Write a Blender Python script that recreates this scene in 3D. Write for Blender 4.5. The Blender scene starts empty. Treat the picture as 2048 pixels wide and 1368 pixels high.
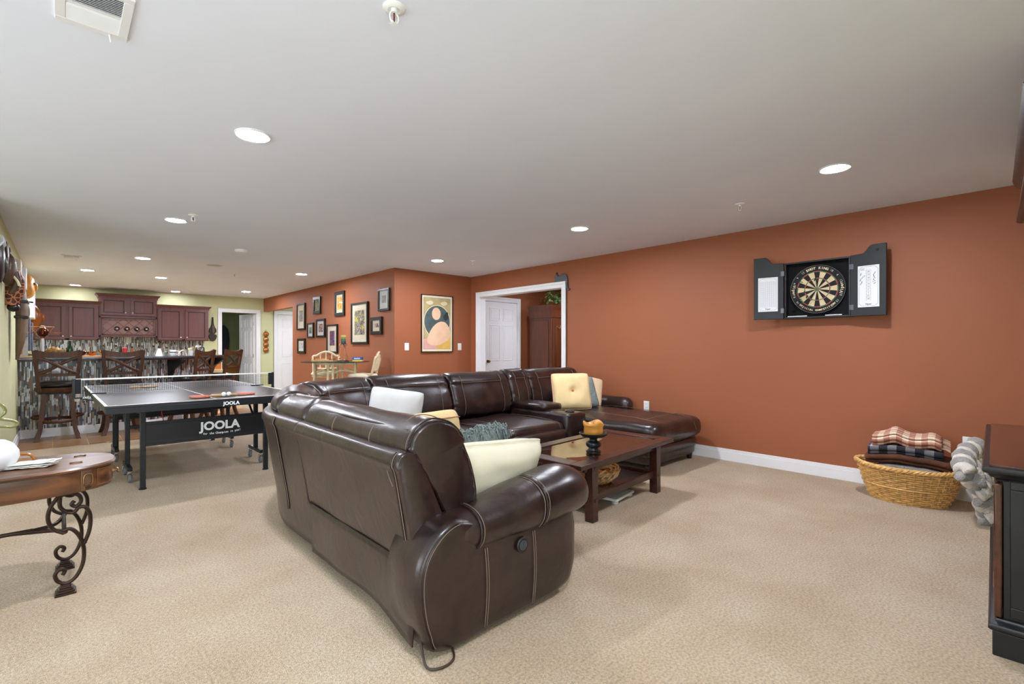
import bpy, bmesh, math, random
from mathutils import Vector, Matrix, noise
random.seed(7)
SC = bpy.context.scene
COL = SC.collection
PI = math.pi
# ------------------------------------------------------------------ camera
cam_d = bpy.data.cameras.new('camera')
cam_d.sensor_width = 36.0
cam_d.lens = 36.0 * 967.0 / 2048.0
cam_d.shift_y = 10.0 / 2048.0
cam_d.clip_start = 0.05
cam = bpy.data.objects.new('camera', cam_d)
COL.objects.link(cam)
cam.location = (0, 0, 1.22)
cam.rotation_euler = (PI / 2, 0, -math.atan(904 / 967))
SC.camera = cam
# ------------------------------------------------------------------ world (overcast daylight outside the added windows)
wd = bpy.data.worlds.new('daylight')
SC.world = wd
wd.use_nodes = True
wd.node_tree.nodes['Background'].inputs[0].default_value = (0.86, 0.93, 1.0, 1)
wd.node_tree.nodes['Background'].inputs[1].default_value = 5.2
# added window openings, out of view, act as portals for the daylight
def portal(loc, rot, sx, sy):
    l = bpy.data.lights.new('window_portal', 'AREA')
    l.shape = 'RECTANGLE'; l.size = sx; l.size_y = sy
    l.cycles.is_portal = True
    o = bpy.data.objects.new('window_portal', l); COL.objects.link(o)
    o.location = loc; o.rotation_euler = rot
portal((-0.9, -0.66, 1.10), (-PI / 2, 0, PI), 2.4, 2.0)
portal((-3.36, 2.6, 1.15), (0, -PI / 2, 0), 1.9, 3.4)
vs = SC.view_settings
vs.view_transform = 'Standard'
vs.look = 'None'
vs.exposure = 0.42
vs.gamma = 1.0
vs.use_curve_mapping = False
LAMP = 480.0           # radiance of the recessed lamps

# ------------------------------------------------------------------ helpers
def lin(h):
    if isinstance(h, str):
        h = h.lstrip('#')
        c = [int(h[i:i + 2], 16) / 255 for i in (0, 2, 4)]
        return tuple(((v + 0.055) / 1.055) ** 2.4 if v > 0.04045 else v / 12.92 for v in c) + (1,)
    return tuple(h) + (1,) if len(h) == 3 else tuple(h)
MATS = {}
def M(name, col='#808080', rough=0.5, metal=0.0, var=0.0, vscale=6.0, bump=0.0, bscale=80.0, coat=0.0,
      spec=0.5, emit=0.0, stretch=None, detail=3.0, sheen=0.0, col2=None):
    if name in MATS:
        return MATS[name]
    m = bpy.data.materials.new(name); MATS[name] = m
    m.use_nodes = True
    nt = m.node_tree; N = nt.nodes; L = nt.links
    b = N['Principled BSDF']
    c = lin(col)
    b.inputs['Base Color'].default_value = c
    b.inputs['Roughness'].default_value = rough
    b.inputs['Metallic'].default_value = metal
    b.inputs['Specular IOR Level'].default_value = spec
    b.inputs['Coat Weight'].default_value = coat
    b.inputs['Coat Roughness'].default_value = 0.15
    if sheen: b.inputs['Sheen Weight'].default_value = sheen
    if emit:
        b.inputs['Emission Color'].default_value = c
        b.inputs['Emission Strength'].default_value = emit
    tc = N.new('ShaderNodeTexCoord')
    mp = N.new('ShaderNodeMapping')
    L.new(tc.outputs['Object'], mp.inputs['Vector'])
    if stretch: mp.inputs['Scale'].default_value = stretch
    if var or col2:
        n = N.new('ShaderNodeTexNoise'); n.inputs['Scale'].default_value = vscale; n.inputs['Detail'].default_value = detail
        L.new(mp.outputs[0], n.inputs['Vector'])
        r = N.new('ShaderNodeValToRGB')
        r.color_ramp.elements[0].position = 0.3; r.color_ramp.elements[1].position = 0.7
        if col2:
            r.color_ramp.elements[0].color = c; r.color_ramp.elements[1].color = lin(col2)
        else:
            r.color_ramp.elements[0].color = tuple(max(0, v * (1 - var)) for v in c[:3]) + (1,)
            r.color_ramp.elements[1].color = tuple(min(1, v * (1 + var)) for v in c[:3]) + (1,)
        L.new(n.outputs['Fac'], r.inputs[0]); L.new(r.outputs[0], b.inputs['Base Color'])
    if bump:
        n2 = N.new('ShaderNodeTexNoise'); n2.inputs['Scale'].default_value = bscale; n2.inputs['Detail'].default_value = 4
        L.new(mp.outputs[0], n2.inputs['Vector'])
        bp = N.new('ShaderNodeBump'); bp.inputs['Strength'].default_value = bump; bp.inputs['Distance'].default_value = 0.01
        L.new(n2.outputs['Fac'], bp.inputs['Height']); L.new(bp.outputs[0], b.inputs['Normal'])
    return m
def glassy(name, tint=(0.9, 0.95, 0.95), gl=0.12, rough=0.02):
    if name in MATS: return MATS[name]
    m = bpy.data.materials.new(name); MATS[name] = m
    m.use_nodes = True
    nt = m.node_tree; N = nt.nodes; L = nt.links
    N.remove(N['Principled BSDF'])
    t = N.new('ShaderNodeBsdfTransparent'); t.inputs[0].default_value = tint + (1,)
    g = N.new('ShaderNodeBsdfGlossy'); g.inputs['Roughness'].default_value = rough
    lw = N.new('ShaderNodeLayerWeight'); lw.inputs[0].default_value = 0.5
    pw = N.new('ShaderNodeMath'); pw.operation = 'POWER'; pw.inputs[1].default_value = 4.5
    L.new(lw.outputs['Facing'], pw.inputs[0])
    mm = N.new('ShaderNodeMath'); mm.operation = 'MULTIPLY_ADD'
    mm.inputs[1].default_value = 0.85; mm.inputs[2].default_value = gl
    L.new(pw.outputs[0], mm.inputs[0])
    mx = N.new('ShaderNodeMixShader')
    L.new(mm.outputs[0], mx.inputs[0]); L.new(t.outputs[0], mx.inputs[1]); L.new(g.outputs[0], mx.inputs[2])
    L.new(mx.outputs[0], N['Material Output'].inputs[0])
    return m

def cr(pts, n=6, closed=True):
    """Catmull-Rom resampling of control points"""
    P = [Vector(p) for p in pts]; k = len(P); out = []
    rng = range(k) if closed else range(k - 1)
    for i in rng:
        if closed: a, b, c, d = P[i - 1], P[i], P[(i + 1) % k], P[(i + 2) % k]
        else: a, b, c, d = P[max(i - 1, 0)], P[i], P[i + 1], P[min(i + 2, k - 1)]
        for j in range(n):
            t = j / n
            out.append(0.5 * ((2 * b) + (c - a) * t + (2 * a - 5 * b + 4 * c - d) * t * t + (3 * b - a - 3 * c + d) * t ** 3))
    if not closed: out.append(P[-1])
    return out

class G:
    """collects geometry of ONE mesh object"""
    def __init__(s): s.bm = bmesh.new()
    def box(s, c, d, rot=None, mi=0):
        x, y, z = (v / 2 for v in d); vs = []
        R = rot if rot is not None else Matrix.Identity(3)
        for dx, dy, dz in ((-x, -y, -z), (x, -y, -z), (x, y, -z), (-x, y, -z), (-x, -y, z), (x, -y, z), (x, y, z), (-x, y, z)):
            vs.append(s.bm.verts.new(Vector(c) + R @ Vector((dx, dy, dz))))
        for f in ((0, 3, 2, 1), (4, 5, 6, 7), (0, 1, 5, 4), (1, 2, 6, 5), (2, 3, 7, 6), (3, 0, 4, 7)):
            s.bm.faces.new([vs[i] for i in f]).material_index = mi
        return s
    def bx(s, x0, x1, y0, y1, z0, z1, mi=0):
        return s.box(((x0 + x1) / 2, (y0 + y1) / 2, (z0 + z1) / 2), (abs(x1 - x0), abs(y1 - y0), abs(z1 - z0)), None, mi)
    def loft(s, rings, cap=True, closed=True, loop=False, mi=0):
        V = [[s.bm.verts.new(Vector(p)) for p in r] for r in rings]
        n = len(V[0]); m = len(V)
        for i in range(m if loop else m - 1):
            a, b = V[i], V[(i + 1) % m]
            for j in range(n if closed else n - 1):
                k = (j + 1) % n
                s.bm.faces.new((a[j], a[k], b[k], b[j])).material_index = mi
        if cap and closed and not loop:
            s.bm.faces.new(list(reversed(V[0]))).material_index = mi
            s.bm.faces.new(V[-1]).material_index = mi
        return s
    def tube(s, pts, r, seg=8, cap=True, flat=None, mi=0, up=None):
        P = [Vector(p) for p in pts]; n = len(P)
        rr = r if isinstance(r, (list, tuple)) else [r] * n
        rings = []; prev = None
        loop = n > 3 and (P[0] - P[-1]).length < 1e-6
        if loop: P = P[:-1]; rr = rr[:len(P)]; n -= 1
        for i in range(n):
            if loop: t = P[(i + 1) % n] - P[i - 1]
            else: t = P[min(i + 1, n - 1)] - P[max(i - 1, 0)]
            if t.length < 1e-9: t = Vector((0, 0, 1))
            t.normalize()
            if prev is None:
                u = Vector(up) if up else (Vector((0, 0, 1)) if abs(t.z) < 0.95 else Vector((1, 0, 0)))
            else: u = prev
            u = u - t * u.dot(t)
            if u.length < 1e-6: u = t.orthogonal()
            u.normalize(); prev = u; w = t.cross(u)
            fx, fy = flat if flat else (1, 1)
            rings.append([P[i] + (u * math.cos(2 * PI * k / seg) * fx + w * math.sin(2 * PI * k / seg) * fy) * rr[i] for k in range(seg)])
        return s.loft(rings, cap=cap, loop=loop, mi=mi)
    def cyl(s, p0, p1, r0, r1=None, seg=16, mi=0):
        return s.tube([p0, p1], [r0, r0 if r1 is None else r1], seg, mi=mi)
    def lathe(s, prof, c=(0, 0, 0), seg=24, cap=True, mi=0, sx=1, sy=1, R=None):
        c = Vector(c); rings = []
        for r, z in prof:
            ring = [Vector((r * sx * math.cos(2 * PI * k / seg), r * sy * math.sin(2 * PI * k / seg), z)) for k in range(seg)]
            rings.append([c + (R @ p if R else p) for p in ring])
        return s.loft(rings, cap=cap, mi=mi)
    def ball(s, c, r, seg=16, n=8, mi=0, R=None):
        rx, ry, rz = (r, r, r) if not isinstance(r, (tuple, list)) else r
        prof = [(max(math.sin(PI * i / n), 0.02), -math.cos(PI * i / n)) for i in range(n + 1)]
        c = Vector(c); rings = []
        for q, z in prof:
            ring = [Vector((q * rx * math.cos(2 * PI * k / seg), q * ry * math.sin(2 * PI * k / seg), z * rz)) for k in range(seg)]
            rings.append([c + (R @ p if R else p) for p in ring])
        return s.loft(rings, mi=mi)
    def prism(s, poly, d0, d1, f, mi=0):
        """extrude 2-D outline: f(a,b,d) -> point"""
        return s.loft([[f(a, b, d0) for a, b in poly], [f(a, b, d1) for a, b in poly]], mi=mi)
    def poly(s, pts, mi=0):
        s.bm.faces.new([s.bm.verts.new(Vector(p)) for p in pts]).material_index = mi
        return s
    def disp(s, amp, scale, seed=0.0):
        s.bm.normal_update()
        off = Vector((seed * 3.1, seed * 1.7, seed * 5.3))
        for v in s.bm.verts:
            v.co += v.normal * amp * noise.noise(v.co * scale + off)
        return s
    def xf(s, mtx):
        bmesh.ops.transform(s.bm, matrix=mtx, verts=s.bm.verts); return s
    def done(s, name, mat, parent=None, smooth=False, bevel=0.0, world=False, subd=0, kind=None, label=None, seg=2, ang=40):
        if world and parent is not None:
            s.xf((Matrix.Translation(parent.location) @ parent.rotation_euler.to_matrix().to_4x4()).inverted())
        bmesh.ops.recalc_face_normals(s.bm, faces=s.bm.faces)
        me = bpy.data.meshes.new(name); s.bm.to_mesh(me); s.bm.free()
        o = bpy.data.objects.new(name, me); COL.objects.link(o)
        for m in (mat if isinstance(mat, (list, tuple)) else [mat]): me.materials.append(m)
        if smooth:
            me.shade_smooth()
            if smooth != 'all': me.set_sharp_from_angle(angle=math.radians(ang))
        if bevel:
            b = o.modifiers.new('bevel', 'BEVEL'); b.width = bevel; b.segments = seg; b.limit_method = 'ANGLE'; b.angle_limit = math.radians(35)
            me.shade_smooth()
            me.set_sharp_from_angle(angle=math.radians(60))
        if subd:
            q = o.modifiers.new('subd', 'SUBSURF'); q.levels = subd; q.render_levels = subd; me.shade_smooth()
        if parent is not None: o.parent = parent
        if kind: o['kind'] = kind
        if label: o['label'] = label
        return o
def tag(o, label, cat, group=None):
    o['label'] = label; o['category'] = cat
    if group: o['group'] = group
    return o
def thing(name, label, cat, loc=(0, 0, 0), rz=0.0, group=None):
    o = bpy.data.objects.new(name, None); COL.objects.link(o)
    o.empty_display_size = 0.1
    o.location = loc; o.rotation_euler = (0, 0, rz)
    return tag(o, label, cat, group)
def dup(root, loc, rz, label=None, group=None):
    r = root.copy(); COL.objects.link(r); r.location = loc; r.rotation_euler = (0, 0, rz)
    if label: r['label'] = label
    if group: r['group'] = group
    for ch in list(root.children):
        c = ch.copy(); COL.objects.link(c); c.parent = r
        for g in ch.children:
            d = g.copy(); COL.objects.link(d); d.parent = c
    return r
def share(src, name, parent, loc=(0, 0, 0), rot=(0, 0, 0), scale=(1, 1, 1)):
    o = bpy.data.objects.new(name, src.data); COL.objects.link(o); o.parent = parent
    o.location = loc; o.rotation_euler = rot; o.scale = scale
    for m in src.modifiers:
        if m.type == 'BEVEL':
            b = o.modifiers.new('bevel', 'BEVEL'); b.width = m.width; b.segments = m.segments; b.limit_method = 'ANGLE'; b.angle_limit = m.angle_limit
    return o
def rotm(ax, a): return Matrix.Rotation(a, 3, ax)
def text_mesh(s, size, ext=0.0005, align='CENTER', bold=0.0, shear=0.0):
    c = bpy.data.curves.new('t', 'FONT'); c.body = s; c.size = size; c.extrude = ext; c.align_x = align; c.align_y = 'CENTER'
    c.offset = bold; c.shear = shear; c.resolution_u = 3
    o = bpy.data.objects.new('t', c); COL.objects.link(o)
    bpy.context.view_layer.update()
    me = bpy.data.meshes.new_from_object(o.evaluated_get(bpy.context.evaluated_depsgraph_get()))
    bpy.data.objects.remove(o); bpy.data.curves.remove(c)
    return me
def text_obj(name, items, mat, parent):
    """items: list of (string, size, matrix4, bold, shear); joined into one flat print"""
    bm = bmesh.new()
    for s, size, mtx, bold, sh in items:
        me = text_mesh(s, size, bold=bold, shear=sh); me.transform(mtx); bm.from_mesh(me); bpy.data.meshes.remove(me)
    me = bpy.data.meshes.new(name); bm.to_mesh(me); bm.free(); me.materials.append(mat)
    o = bpy.data.objects.new(name, me); COL.objects.link(o); o.parent = parent
    return o
def frame4(o, xa, ya):
    """matrix whose local x -> xa, y -> ya, origin o"""
    xa = Vector(xa).normalized(); ya = Vector(ya).normalized(); za = xa.cross(ya)
    m = Matrix((xa, ya, za)).transposed().to_4x4(); m.translation = Vector(o); return m

# ------------------------------------------------------------------ shared materials
m_ceil = M('ceiling_paint', '#eaeefa', 0.9, var=0.015, vscale=1.5, bump=0.03, bscale=120)
m_orange = M('terracotta_paint', '#9e5c3a', 0.62, var=0.03, vscale=1.2, bump=0.02, bscale=250)
m_green = M('sage_green_paint', '#cccca0', 0.8, var=0.02, vscale=1.2, bump=0.02, bscale=250)
m_dkgreen = M('dim_green_paint', '#8f9468', 0.8, var=0.03)  # darker green for the small room's walls
m_white = M('white_trim_paint', '#eeeef0', 0.4, var=0.01)
m_black = M('black_paint', '#17171a', 0.4)
m_bmetal = M('black_metal', '#26282c', 0.38, metal=0.3)
m_chrome = M('chrome', '#d8d8d8', 0.15, metal=1.0)
m_plastic = M('white_plastic', '#f2f2ee', 0.4)
m_dplastic = M('dark_plastic', '#1c1c1e', 0.45)
m_copper = M('copper', '#c07844', 0.22, metal=1.0)
m_brass = M('antique_brass', '#8a6a48', 0.35, metal=0.9)
m_paper = M('white_paper', '#f4f2ea', 0.8)

def carpet_mat():
    m = bpy.data.materials.new('beige_carpet'); m.use_nodes = True
    nt = m.node_tree; N = nt.nodes; L = nt.links; b = N['Principled BSDF']
    b.inputs['Roughness'].default_value = 0.95; b.inputs['Specular IOR Level'].default_value = 0.1
    b.inputs['Sheen Weight'].default_value = 0.15
    tc = N.new('ShaderNodeTexCoord')
    big = N.new('ShaderNodeTexNoise'); big.inputs['Scale'].default_value = 1.8; big.inputs['Detail'].default_value = 9; big.inputs['Roughness'].default_value = 0.62
    fine = N.new('ShaderNodeTexNoise'); fine.inputs['Scale'].default_value = 95; fine.inputs['Detail'].default_value = 3
    vor = N.new('ShaderNodeTexVoronoi'); vor.inputs['Scale'].default_value = 260
    for n in (big, fine, vor): L.new(tc.outputs['Object'], n.inputs['Vector'])
    r1 = N.new('ShaderNodeValToRGB'); r1.color_ramp.elements[0].position = 0.35; r1.color_ramp.elements[1].position = 0.7
    r1.color_ramp.elements[0].color = lin('#c6ad90'); r1.color_ramp.elements[1].color = lin('#d8c5aa')
    L.new(big.outputs['Fac'], r1.inputs[0])
    r2 = N.new('ShaderNodeValToRGB'); r2.color_ramp.elements[0].position = 0.3; r2.color_ramp.elements[1].position = 0.65
    r2.color_ramp.elements[0].color = (0.5, 0.48, 0.46, 1); r2.color_ramp.elements[1].color = (1, 1, 1, 1)
    L.new(fine.outputs['Fac'], r2.inputs[0])
    mx = N.new('ShaderNodeMix'); mx.data_type = 'RGBA'; mx.blend_type = 'MULTIPLY'; mx.inputs[0].default_value = 0.8
    L.new(r1.outputs[0], mx.inputs['A']); L.new(r2.outputs[0], mx.inputs['B'])
    L.new(mx.outputs['Result'], b.inputs['Base Color'])
    bp = N.new('ShaderNodeBump'); bp.inputs['Strength'].default_value = 0.7; bp.inputs['Distance'].default_value = 0.006
    L.new(vor.outputs['Distance'], bp.inputs['Height']); L.new(bp.outputs[0], b.inputs['Normal'])
    return m
m_carpet = carpet_mat()

def leather_mat():
    m = bpy.data.materials.new('brown_leather'); m.use_nodes = True
    nt = m.node_tree; N = nt.nodes; L = nt.links; b = N['Principled BSDF']
    b.inputs['Specular IOR Level'].default_value = 0.55
    b.inputs['Coat Weight'].default_value = 0.25; b.inputs['Coat Roughness'].default_value = 0.25
    tc = N.new('ShaderNodeTexCoord')
    n1 = N.new('ShaderNodeTexNoise'); n1.inputs['Scale'].default_value = 9; n1.inputs['Detail'].default_value = 5
    r = N.new('ShaderNodeValToRGB'); r.color_ramp.elements[0].position = 0.3; r.color_ramp.elements[1].position = 0.72
    r.color_ramp.elements[0].color = lin('#1c100e'); r.color_ramp.elements[1].color = lin('#34211e')
    L.new(tc.outputs['Object'], n1.inputs['Vector']); L.new(n1.outputs['Fac'], r.inputs[0]); L.new(r.outputs[0], b.inputs['Base Color'])
    r3 = N.new('ShaderNodeMapRange'); r3.inputs['To Min'].default_value = 0.24; r3.inputs['To Max'].default_value = 0.40
    L.new(n1.outputs['Fac'], r3.inputs['Value']); L.new(r3.outputs[0], b.inputs['Roughness'])
    v = N.new('ShaderNodeTexVoronoi'); v.inputs['Scale'].default_value = 220
    w = N.new('ShaderNodeTexNoise'); w.inputs['Scale'].default_value = 7; w.inputs['Detail'].default_value = 3; w.inputs['Distortion'].default_value = 1.2
    L.new(tc.outputs['Object'], v.inputs['Vector']); L.new(tc.outputs['Object'], w.inputs['Vector'])
    b1 = N.new('ShaderNodeBump'); b1.inputs['Strength'].default_value = 0.16; b1.inputs['Distance'].default_value = 0.02
    L.new(w.outputs['Fac'], b1.inputs['Height'])
    b2 = N.new('ShaderNodeBump'); b2.inputs['Strength'].default_value = 0.12; b2.inputs['Distance'].default_value = 0.002
    L.new(v.outputs['Distance'], b2.inputs['Height']); L.new(b1.outputs[0], b2.inputs['Normal']); L.new(b2.outputs[0], b.inputs['Normal'])
    return m
m_leather = leather_mat()

def wood(name, c1, c2, rough=0.35, axis='X', scale=6.0, coat=0.2, bump=0.03):
    if name in MATS: return MATS[name]
    m = bpy.data.materials.new(name); MATS[name] = m; m.use_nodes = True
    nt = m.node_tree; N = nt.nodes; L = nt.links; b = N['Principled BSDF']
    b.inputs['Roughness'].default_value = rough; b.inputs['Coat Weight'].default_value = coat; b.inputs['Coat Roughness'].default_value = 0.2
    tc = N.new('ShaderNodeTexCoord'); mp = N.new('ShaderNodeMapping')
    st = {'X': (0.6, 8, 8), 'Y': (8, 0.6, 8), 'Z': (8, 8, 0.6)}[axis]
    mp.inputs['Scale'].default_value = st
    n = N.new('ShaderNodeTexNoise'); n.inputs['Scale'].default_value = scale; n.inputs['Detail'].default_value = 6; n.inputs['Distortion'].default_value = 0.6
    r = N.new('ShaderNodeValToRGB'); r.color_ramp.elements[0].position = 0.32; r.color_ramp.elements[1].position = 0.7
    r.color_ramp.elements[0].color = lin(c1); r.color_ramp.elements[1].color = lin(c2)
    L.new(tc.outputs['Object'], mp.inputs[0]); L.new(mp.outputs[0], n.inputs['Vector']); L.new(n.outputs['Fac'], r.inputs[0]); L.new(r.outputs[0], b.inputs['Base Color'])
    if bump:
        bp = N.new('ShaderNodeBump'); bp.inputs['Strength'].default_value = bump * 5; bp.inputs['Distance'].default_value = 0.002
        L.new(n.outputs['Fac'], bp.inputs['Height']); L.new(bp.outputs[0], b.inputs['Normal'])
    return m
m_espresso = wood('espresso_wood', '#2a1410', '#43231a', 0.3, 'X')
m_stoolw = wood('dark_walnut_stool_wood', '#3d2111', '#56311a', 0.5, 'Z', coat=0.0)
m_cherry = wood('cherry_cabinet_wood', '#633d3c', '#6b4442', 0.42, 'Z', 4, coat=0.05)
m_drum = wood('worn_chestnut_wood', '#3f2616', '#7a4d2e', 0.38, 'X', 2.5, bump=0.02)
m_tilewood = wood('wood_look_tile', '#7a5638', '#a67c54', 0.35, 'X', 3.0, bump=0.01)
m_armoire = wood('cherry_armoire_wood', '#552a15', '#6b381e', 0.4, 'Z', 3)
m_iron = M('bronzed_iron', '#35231a', 0.42, metal=0.5, var=0.35, vscale=14, bump=0.15, bscale=60)
# ================================================================== STRUCTURE
H = 2.44
def struct(g, name, mat, **k):
    o = g.done(name, mat, None, **k); o['kind'] = 'structure'; return o
flo = struct(G().bx(-3.4, 8.4, -0.75, 17.0, -0.1, 0.0), 'floor', m_carpet)
struct(G().bx(-3.4, 8.4, -0.75, 17.0, H, H + 0.1), 'ceiling', m_ceil)
# terracotta long wall with the cased opening
struct(G().bx(5.25, 5.37, -0.75, 4.56, 0, H).bx(5.25, 5.37, 4.56, 6.42, 2.075, H).bx(5.25, 5.37, 6.42, 6.78, 0, H), 'wall_right', m_orange)
struct(G().bx(3.757, 5.25, 6.665, 6.785, 0, H), 'wall_poster', m_orange)
struct(G().bx(3.757, 3.877, 6.785, 11.12, 0, H).bx(3.757, 3.877, 11.12, 13.2, 2.11, H), 'wall_picture', m_orange)
struct(G().bx(-0.5, 2.83, 13.2, 13.32, 0, H).bx(2.83, 3.59, 13.2, 13.32, 2.06, H).bx(3.59, 6.2, 13.2, 13.32, 0, H), 'wall_far', m_green)
struct(G().bx(-0.5, -0.4, 5.7, 13.2, 0, H), 'wall_left', m_green)
struct(G().bx(-3.36, -0.5, 5.7, 5.8, 0, H), 'wall_alcove', m_green)
# unseen windows added for daylight: alcove (window_1), behind the camera (window_2, a patio door)
struct(G().bx(-3.42, -3.3, -0.75, 0.9, 0, H).bx(-3.42, -3.3, 4.3, 5.8, 0, H).bx(-3.42, -3.3, 0.9, 4.3, 0, 0.2).bx(-3.42, -3.3, 0.9, 4.3, 2.1, H), 'wall_window', m_green)
struct(G().bx(-3.3, -2.1, -0.72, -0.6, 0, H).bx(0.3, 5.25, -0.72, -0.6, 0, H).bx(-2.1, 0.3, -0.72, -0.6, 2.1, H).bx(-2.1, 0.3, -0.72, -0.6, 0, 0.1), 'wall_back', m_green)
m_pane = glassy('window_glass', (0.96, 0.98, 0.98), 0.03)
def window(n, x0, x1, z0, z1, div, plane, along):
    f = (lambda a, b, z: (a, b, z)) if along == 'x' else (lambda a, b, z: (b, a, z))
    g = G(); w = 0.06
    def bar(a0, a1, b0, b1):
        p, q = f(a0, plane - 0.03, b0), f(a1, plane + 0.03, b1)
        g.bx(p[0], q[0], p[1], q[1], b0, b1)
    bar(x0, x1, z0, z0 + w); bar(x0, x1, z1 - w, z1)
    for i in range(div + 1):
        c = x0 + (x1 - x0) * i / div
        bar(max(x0, c - w / 2), min(x1, c + w / 2), z0, z1)
    o = struct(g, 'window_%d' % n, m_white)
    for i in range(div):
        a, b = x0 + (x1 - x0) * i / div + 0.02, x0 + (x1 - x0) * (i + 1) / div - 0.02
        p, q = f(a, plane - 0.003, z0), f(b, plane + 0.003, z1)
        G().bx(p[0], q[0], p[1], q[1], z0 + 0.03, z1 - 0.03).done('pane', m_pane, o)
window(1, 0.9, 4.3, 0.2, 2.1, 3, -3.36, 'y')
window(2, -2.1, 0.3, 0.1, 2.1, 2, -0.66, 'x')
# room beyond the cased opening
struct(G().bx(5.37, 8.4, 6.74, 6.86, 0, H), 'wall_den_back', m_orange)
struct(G().bx(8.2, 8.32, 2.6, 6.74, 0, H), 'wall_den_side', m_orange)
struct(G().bx(5.37, 8.2, 2.5, 2.6, 0, H), 'wall_den_front', m_orange)
# hall behind the picture wall
struct(G().bx(6.1, 6.2, 6.9, 13.2, 0, H), 'wall_hall_side', m_green)
# small room behind the far wall
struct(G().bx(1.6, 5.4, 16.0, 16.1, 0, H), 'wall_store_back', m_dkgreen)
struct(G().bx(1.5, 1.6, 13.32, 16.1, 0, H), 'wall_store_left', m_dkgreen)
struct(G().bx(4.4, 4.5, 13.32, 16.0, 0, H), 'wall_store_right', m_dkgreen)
# baseboards
def baseboard(name, x0, x1, y0, y1):
    g = G().bx(x0, x1, y0, y1, 0, 0.095)
    if abs(x1 - x0) < abs(y1 - y0):
        s = 1 if x1 > 5 or x1 > 3.7 else -1
        if name.endswith('left'): g.bx(x0, x1 - 0.006, y0, y1, 0.095, 0.125)
        else: g.bx(x0 + 0.006, x1, y0, y1, 0.095, 0.125)
    else: g.bx(x0, x1, y0 + 0.006, y1, 0.095, 0.125)
    struct(g, name, m_white, bevel=0.003)
baseboard('baseboard_right', 5.232, 5.25, -0.6, 4.47)
baseboard('baseboard_poster', 3.757, 5.25, 6.647, 6.665)
baseboard('baseboard_picture', 3.739, 3.757, 6.647, 11.12)
baseboard('baseboard_left', -0.4, -0.382, 5.7, 9.03)
# casings
def casing(n, plane, a0, a1, top, along, face, w=0.085, th=0.02, depth=0.12):
    """flat trim around an opening, jamb lining included"""
    def B(g, aa, ab, p0, p1, z0, z1):
        if along == 'y': g.bx(p0, p1, aa, ab, z0, z1)
        else: g.bx(aa, ab, p0, p1, z0, z1)
    g = G(); s = face
    p, q = plane, plane + s * th
    for k, (ww, t2) in enumerate(((w, th), (w * 0.45, th * 1.5))):
        q = plane + s * t2
        B(g, a0 - w, a0 - w + ww, p, q, 0, top + w); B(g, a1 + w - ww, a1 + w, p, q, 0, top + w)
        B(g, a0 - w + 0.001, a1 + w - 0.001, p, q - s * 0.001, top + w - ww, top + w)
    r = plane - s * depth
    B(g, a0 - 0.015, a0 + 0.004, r, p + s * 0.004, 0, top); B(g, a1 - 0.004, a1 + 0.015, r, p + s * 0.004, 0, top)
    B(g, a0, a1, r, p + s * 0.004, top - 0.004, top + 0.015)
    struct(g, 'trim_%d' % n, m_white, bevel=0.003)
casing(1, 5.25, 4.565, 6.415, 2.07, 'y', -1)
casing(2, 13.2, 2.83, 3.59, 2.06, 'x', -1)
casing(3, 13.2, 4.08, 4.86, 2.06, 'x', -1, depth=0.0)
casing(4, 6.74, 5.60, 6.42, 2.06, 'x', -1, depth=0.0)
# six-panel doors
def door(n, w, h, loc, rz, handle_side):
    d = bpy.data.objects.new('door_%d' % n, None); COL.objects.link(d); d.location = loc; d.rotation_euler = (0, 0, rz)
    d['kind'] = 'structure'
    G().bx(0, w, -0.018, 0.018, 0.008, h).done('slab', m_white, d, bevel=0.002)
    cols = ((0.14 * w, 0.45 * w), (0.55 * w, 0.86 * w))
    rows = ((0.13, 0.80), (0.96, 1.62), (1.70, 1.93))
    for a, b in cols:
        for z0, z1 in rows:
            z0 *= h / 2.04; z1 *= h / 2.04
            g = G()
            for s in (-1, 1):
                y = s * 0.018
                # moulding frame and raised field
                for (x0, x1, q0, q1) in ((a, b, z0, z0 + 0.018), (a, b, z1 - 0.018, z1), (a, a + 0.018, z0 + 0.018, z1 - 0.018), (b - 0.018, b, z0 + 0.018, z1 - 0.018)):
                    g.bx(x0, x1, y - 0.001 * s, y + 0.007 * s, q0, q1)
                g.bx(a + 0.035, b - 0.035, y - 0.001 * s, y + 0.005 * s, z0 + 0.035, z1 - 0.035)
            g.done('panel', m_white, d, bevel=0.003)
    hx = w - 0.065 if handle_side > 0 else 0.065
    g = G()
    for s in (-1, 1):
        g.cyl((hx, s * 0.018, 0.96), (hx, s * 0.026, 0.96), 0.028)
        g.cyl((hx, s * 0.026, 0.96), (hx, s * 0.05, 0.96), 0.01)
        g.ball((hx, s * 0.062, 0.96), (0.026, 0.018, 0.026))
    g.done('handle', m_brass, d, smooth=True)
    g = G()
    for z in (0.25, 1.0, 1.8):
        g.cyl((w if handle_side < 0 else 0, 0.02, z - 0.045), (w if handle_side < 0 else 0, 0.02, z + 0.045), 0.008, seg=8)
    g.done('hinge', m_chrome, d, smooth=True)
    return d
door(1, 0.80, 2.05, (5.61, 6.735, 0), 0, -1)                              # white door beyond the opening
door(2, 0.75, 2.05, (3.572, 13.325, 0), math.radians(101), 1)             # far door standing ajar
door(3, 0.78, 2.05, (4.08, 13.195, 0), 0, 1)                               # hall door
door(4, 0.62, 2.05, (3.02, 15.2, 0), math.radians(80), 1)                # closet door inside the small room

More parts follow.
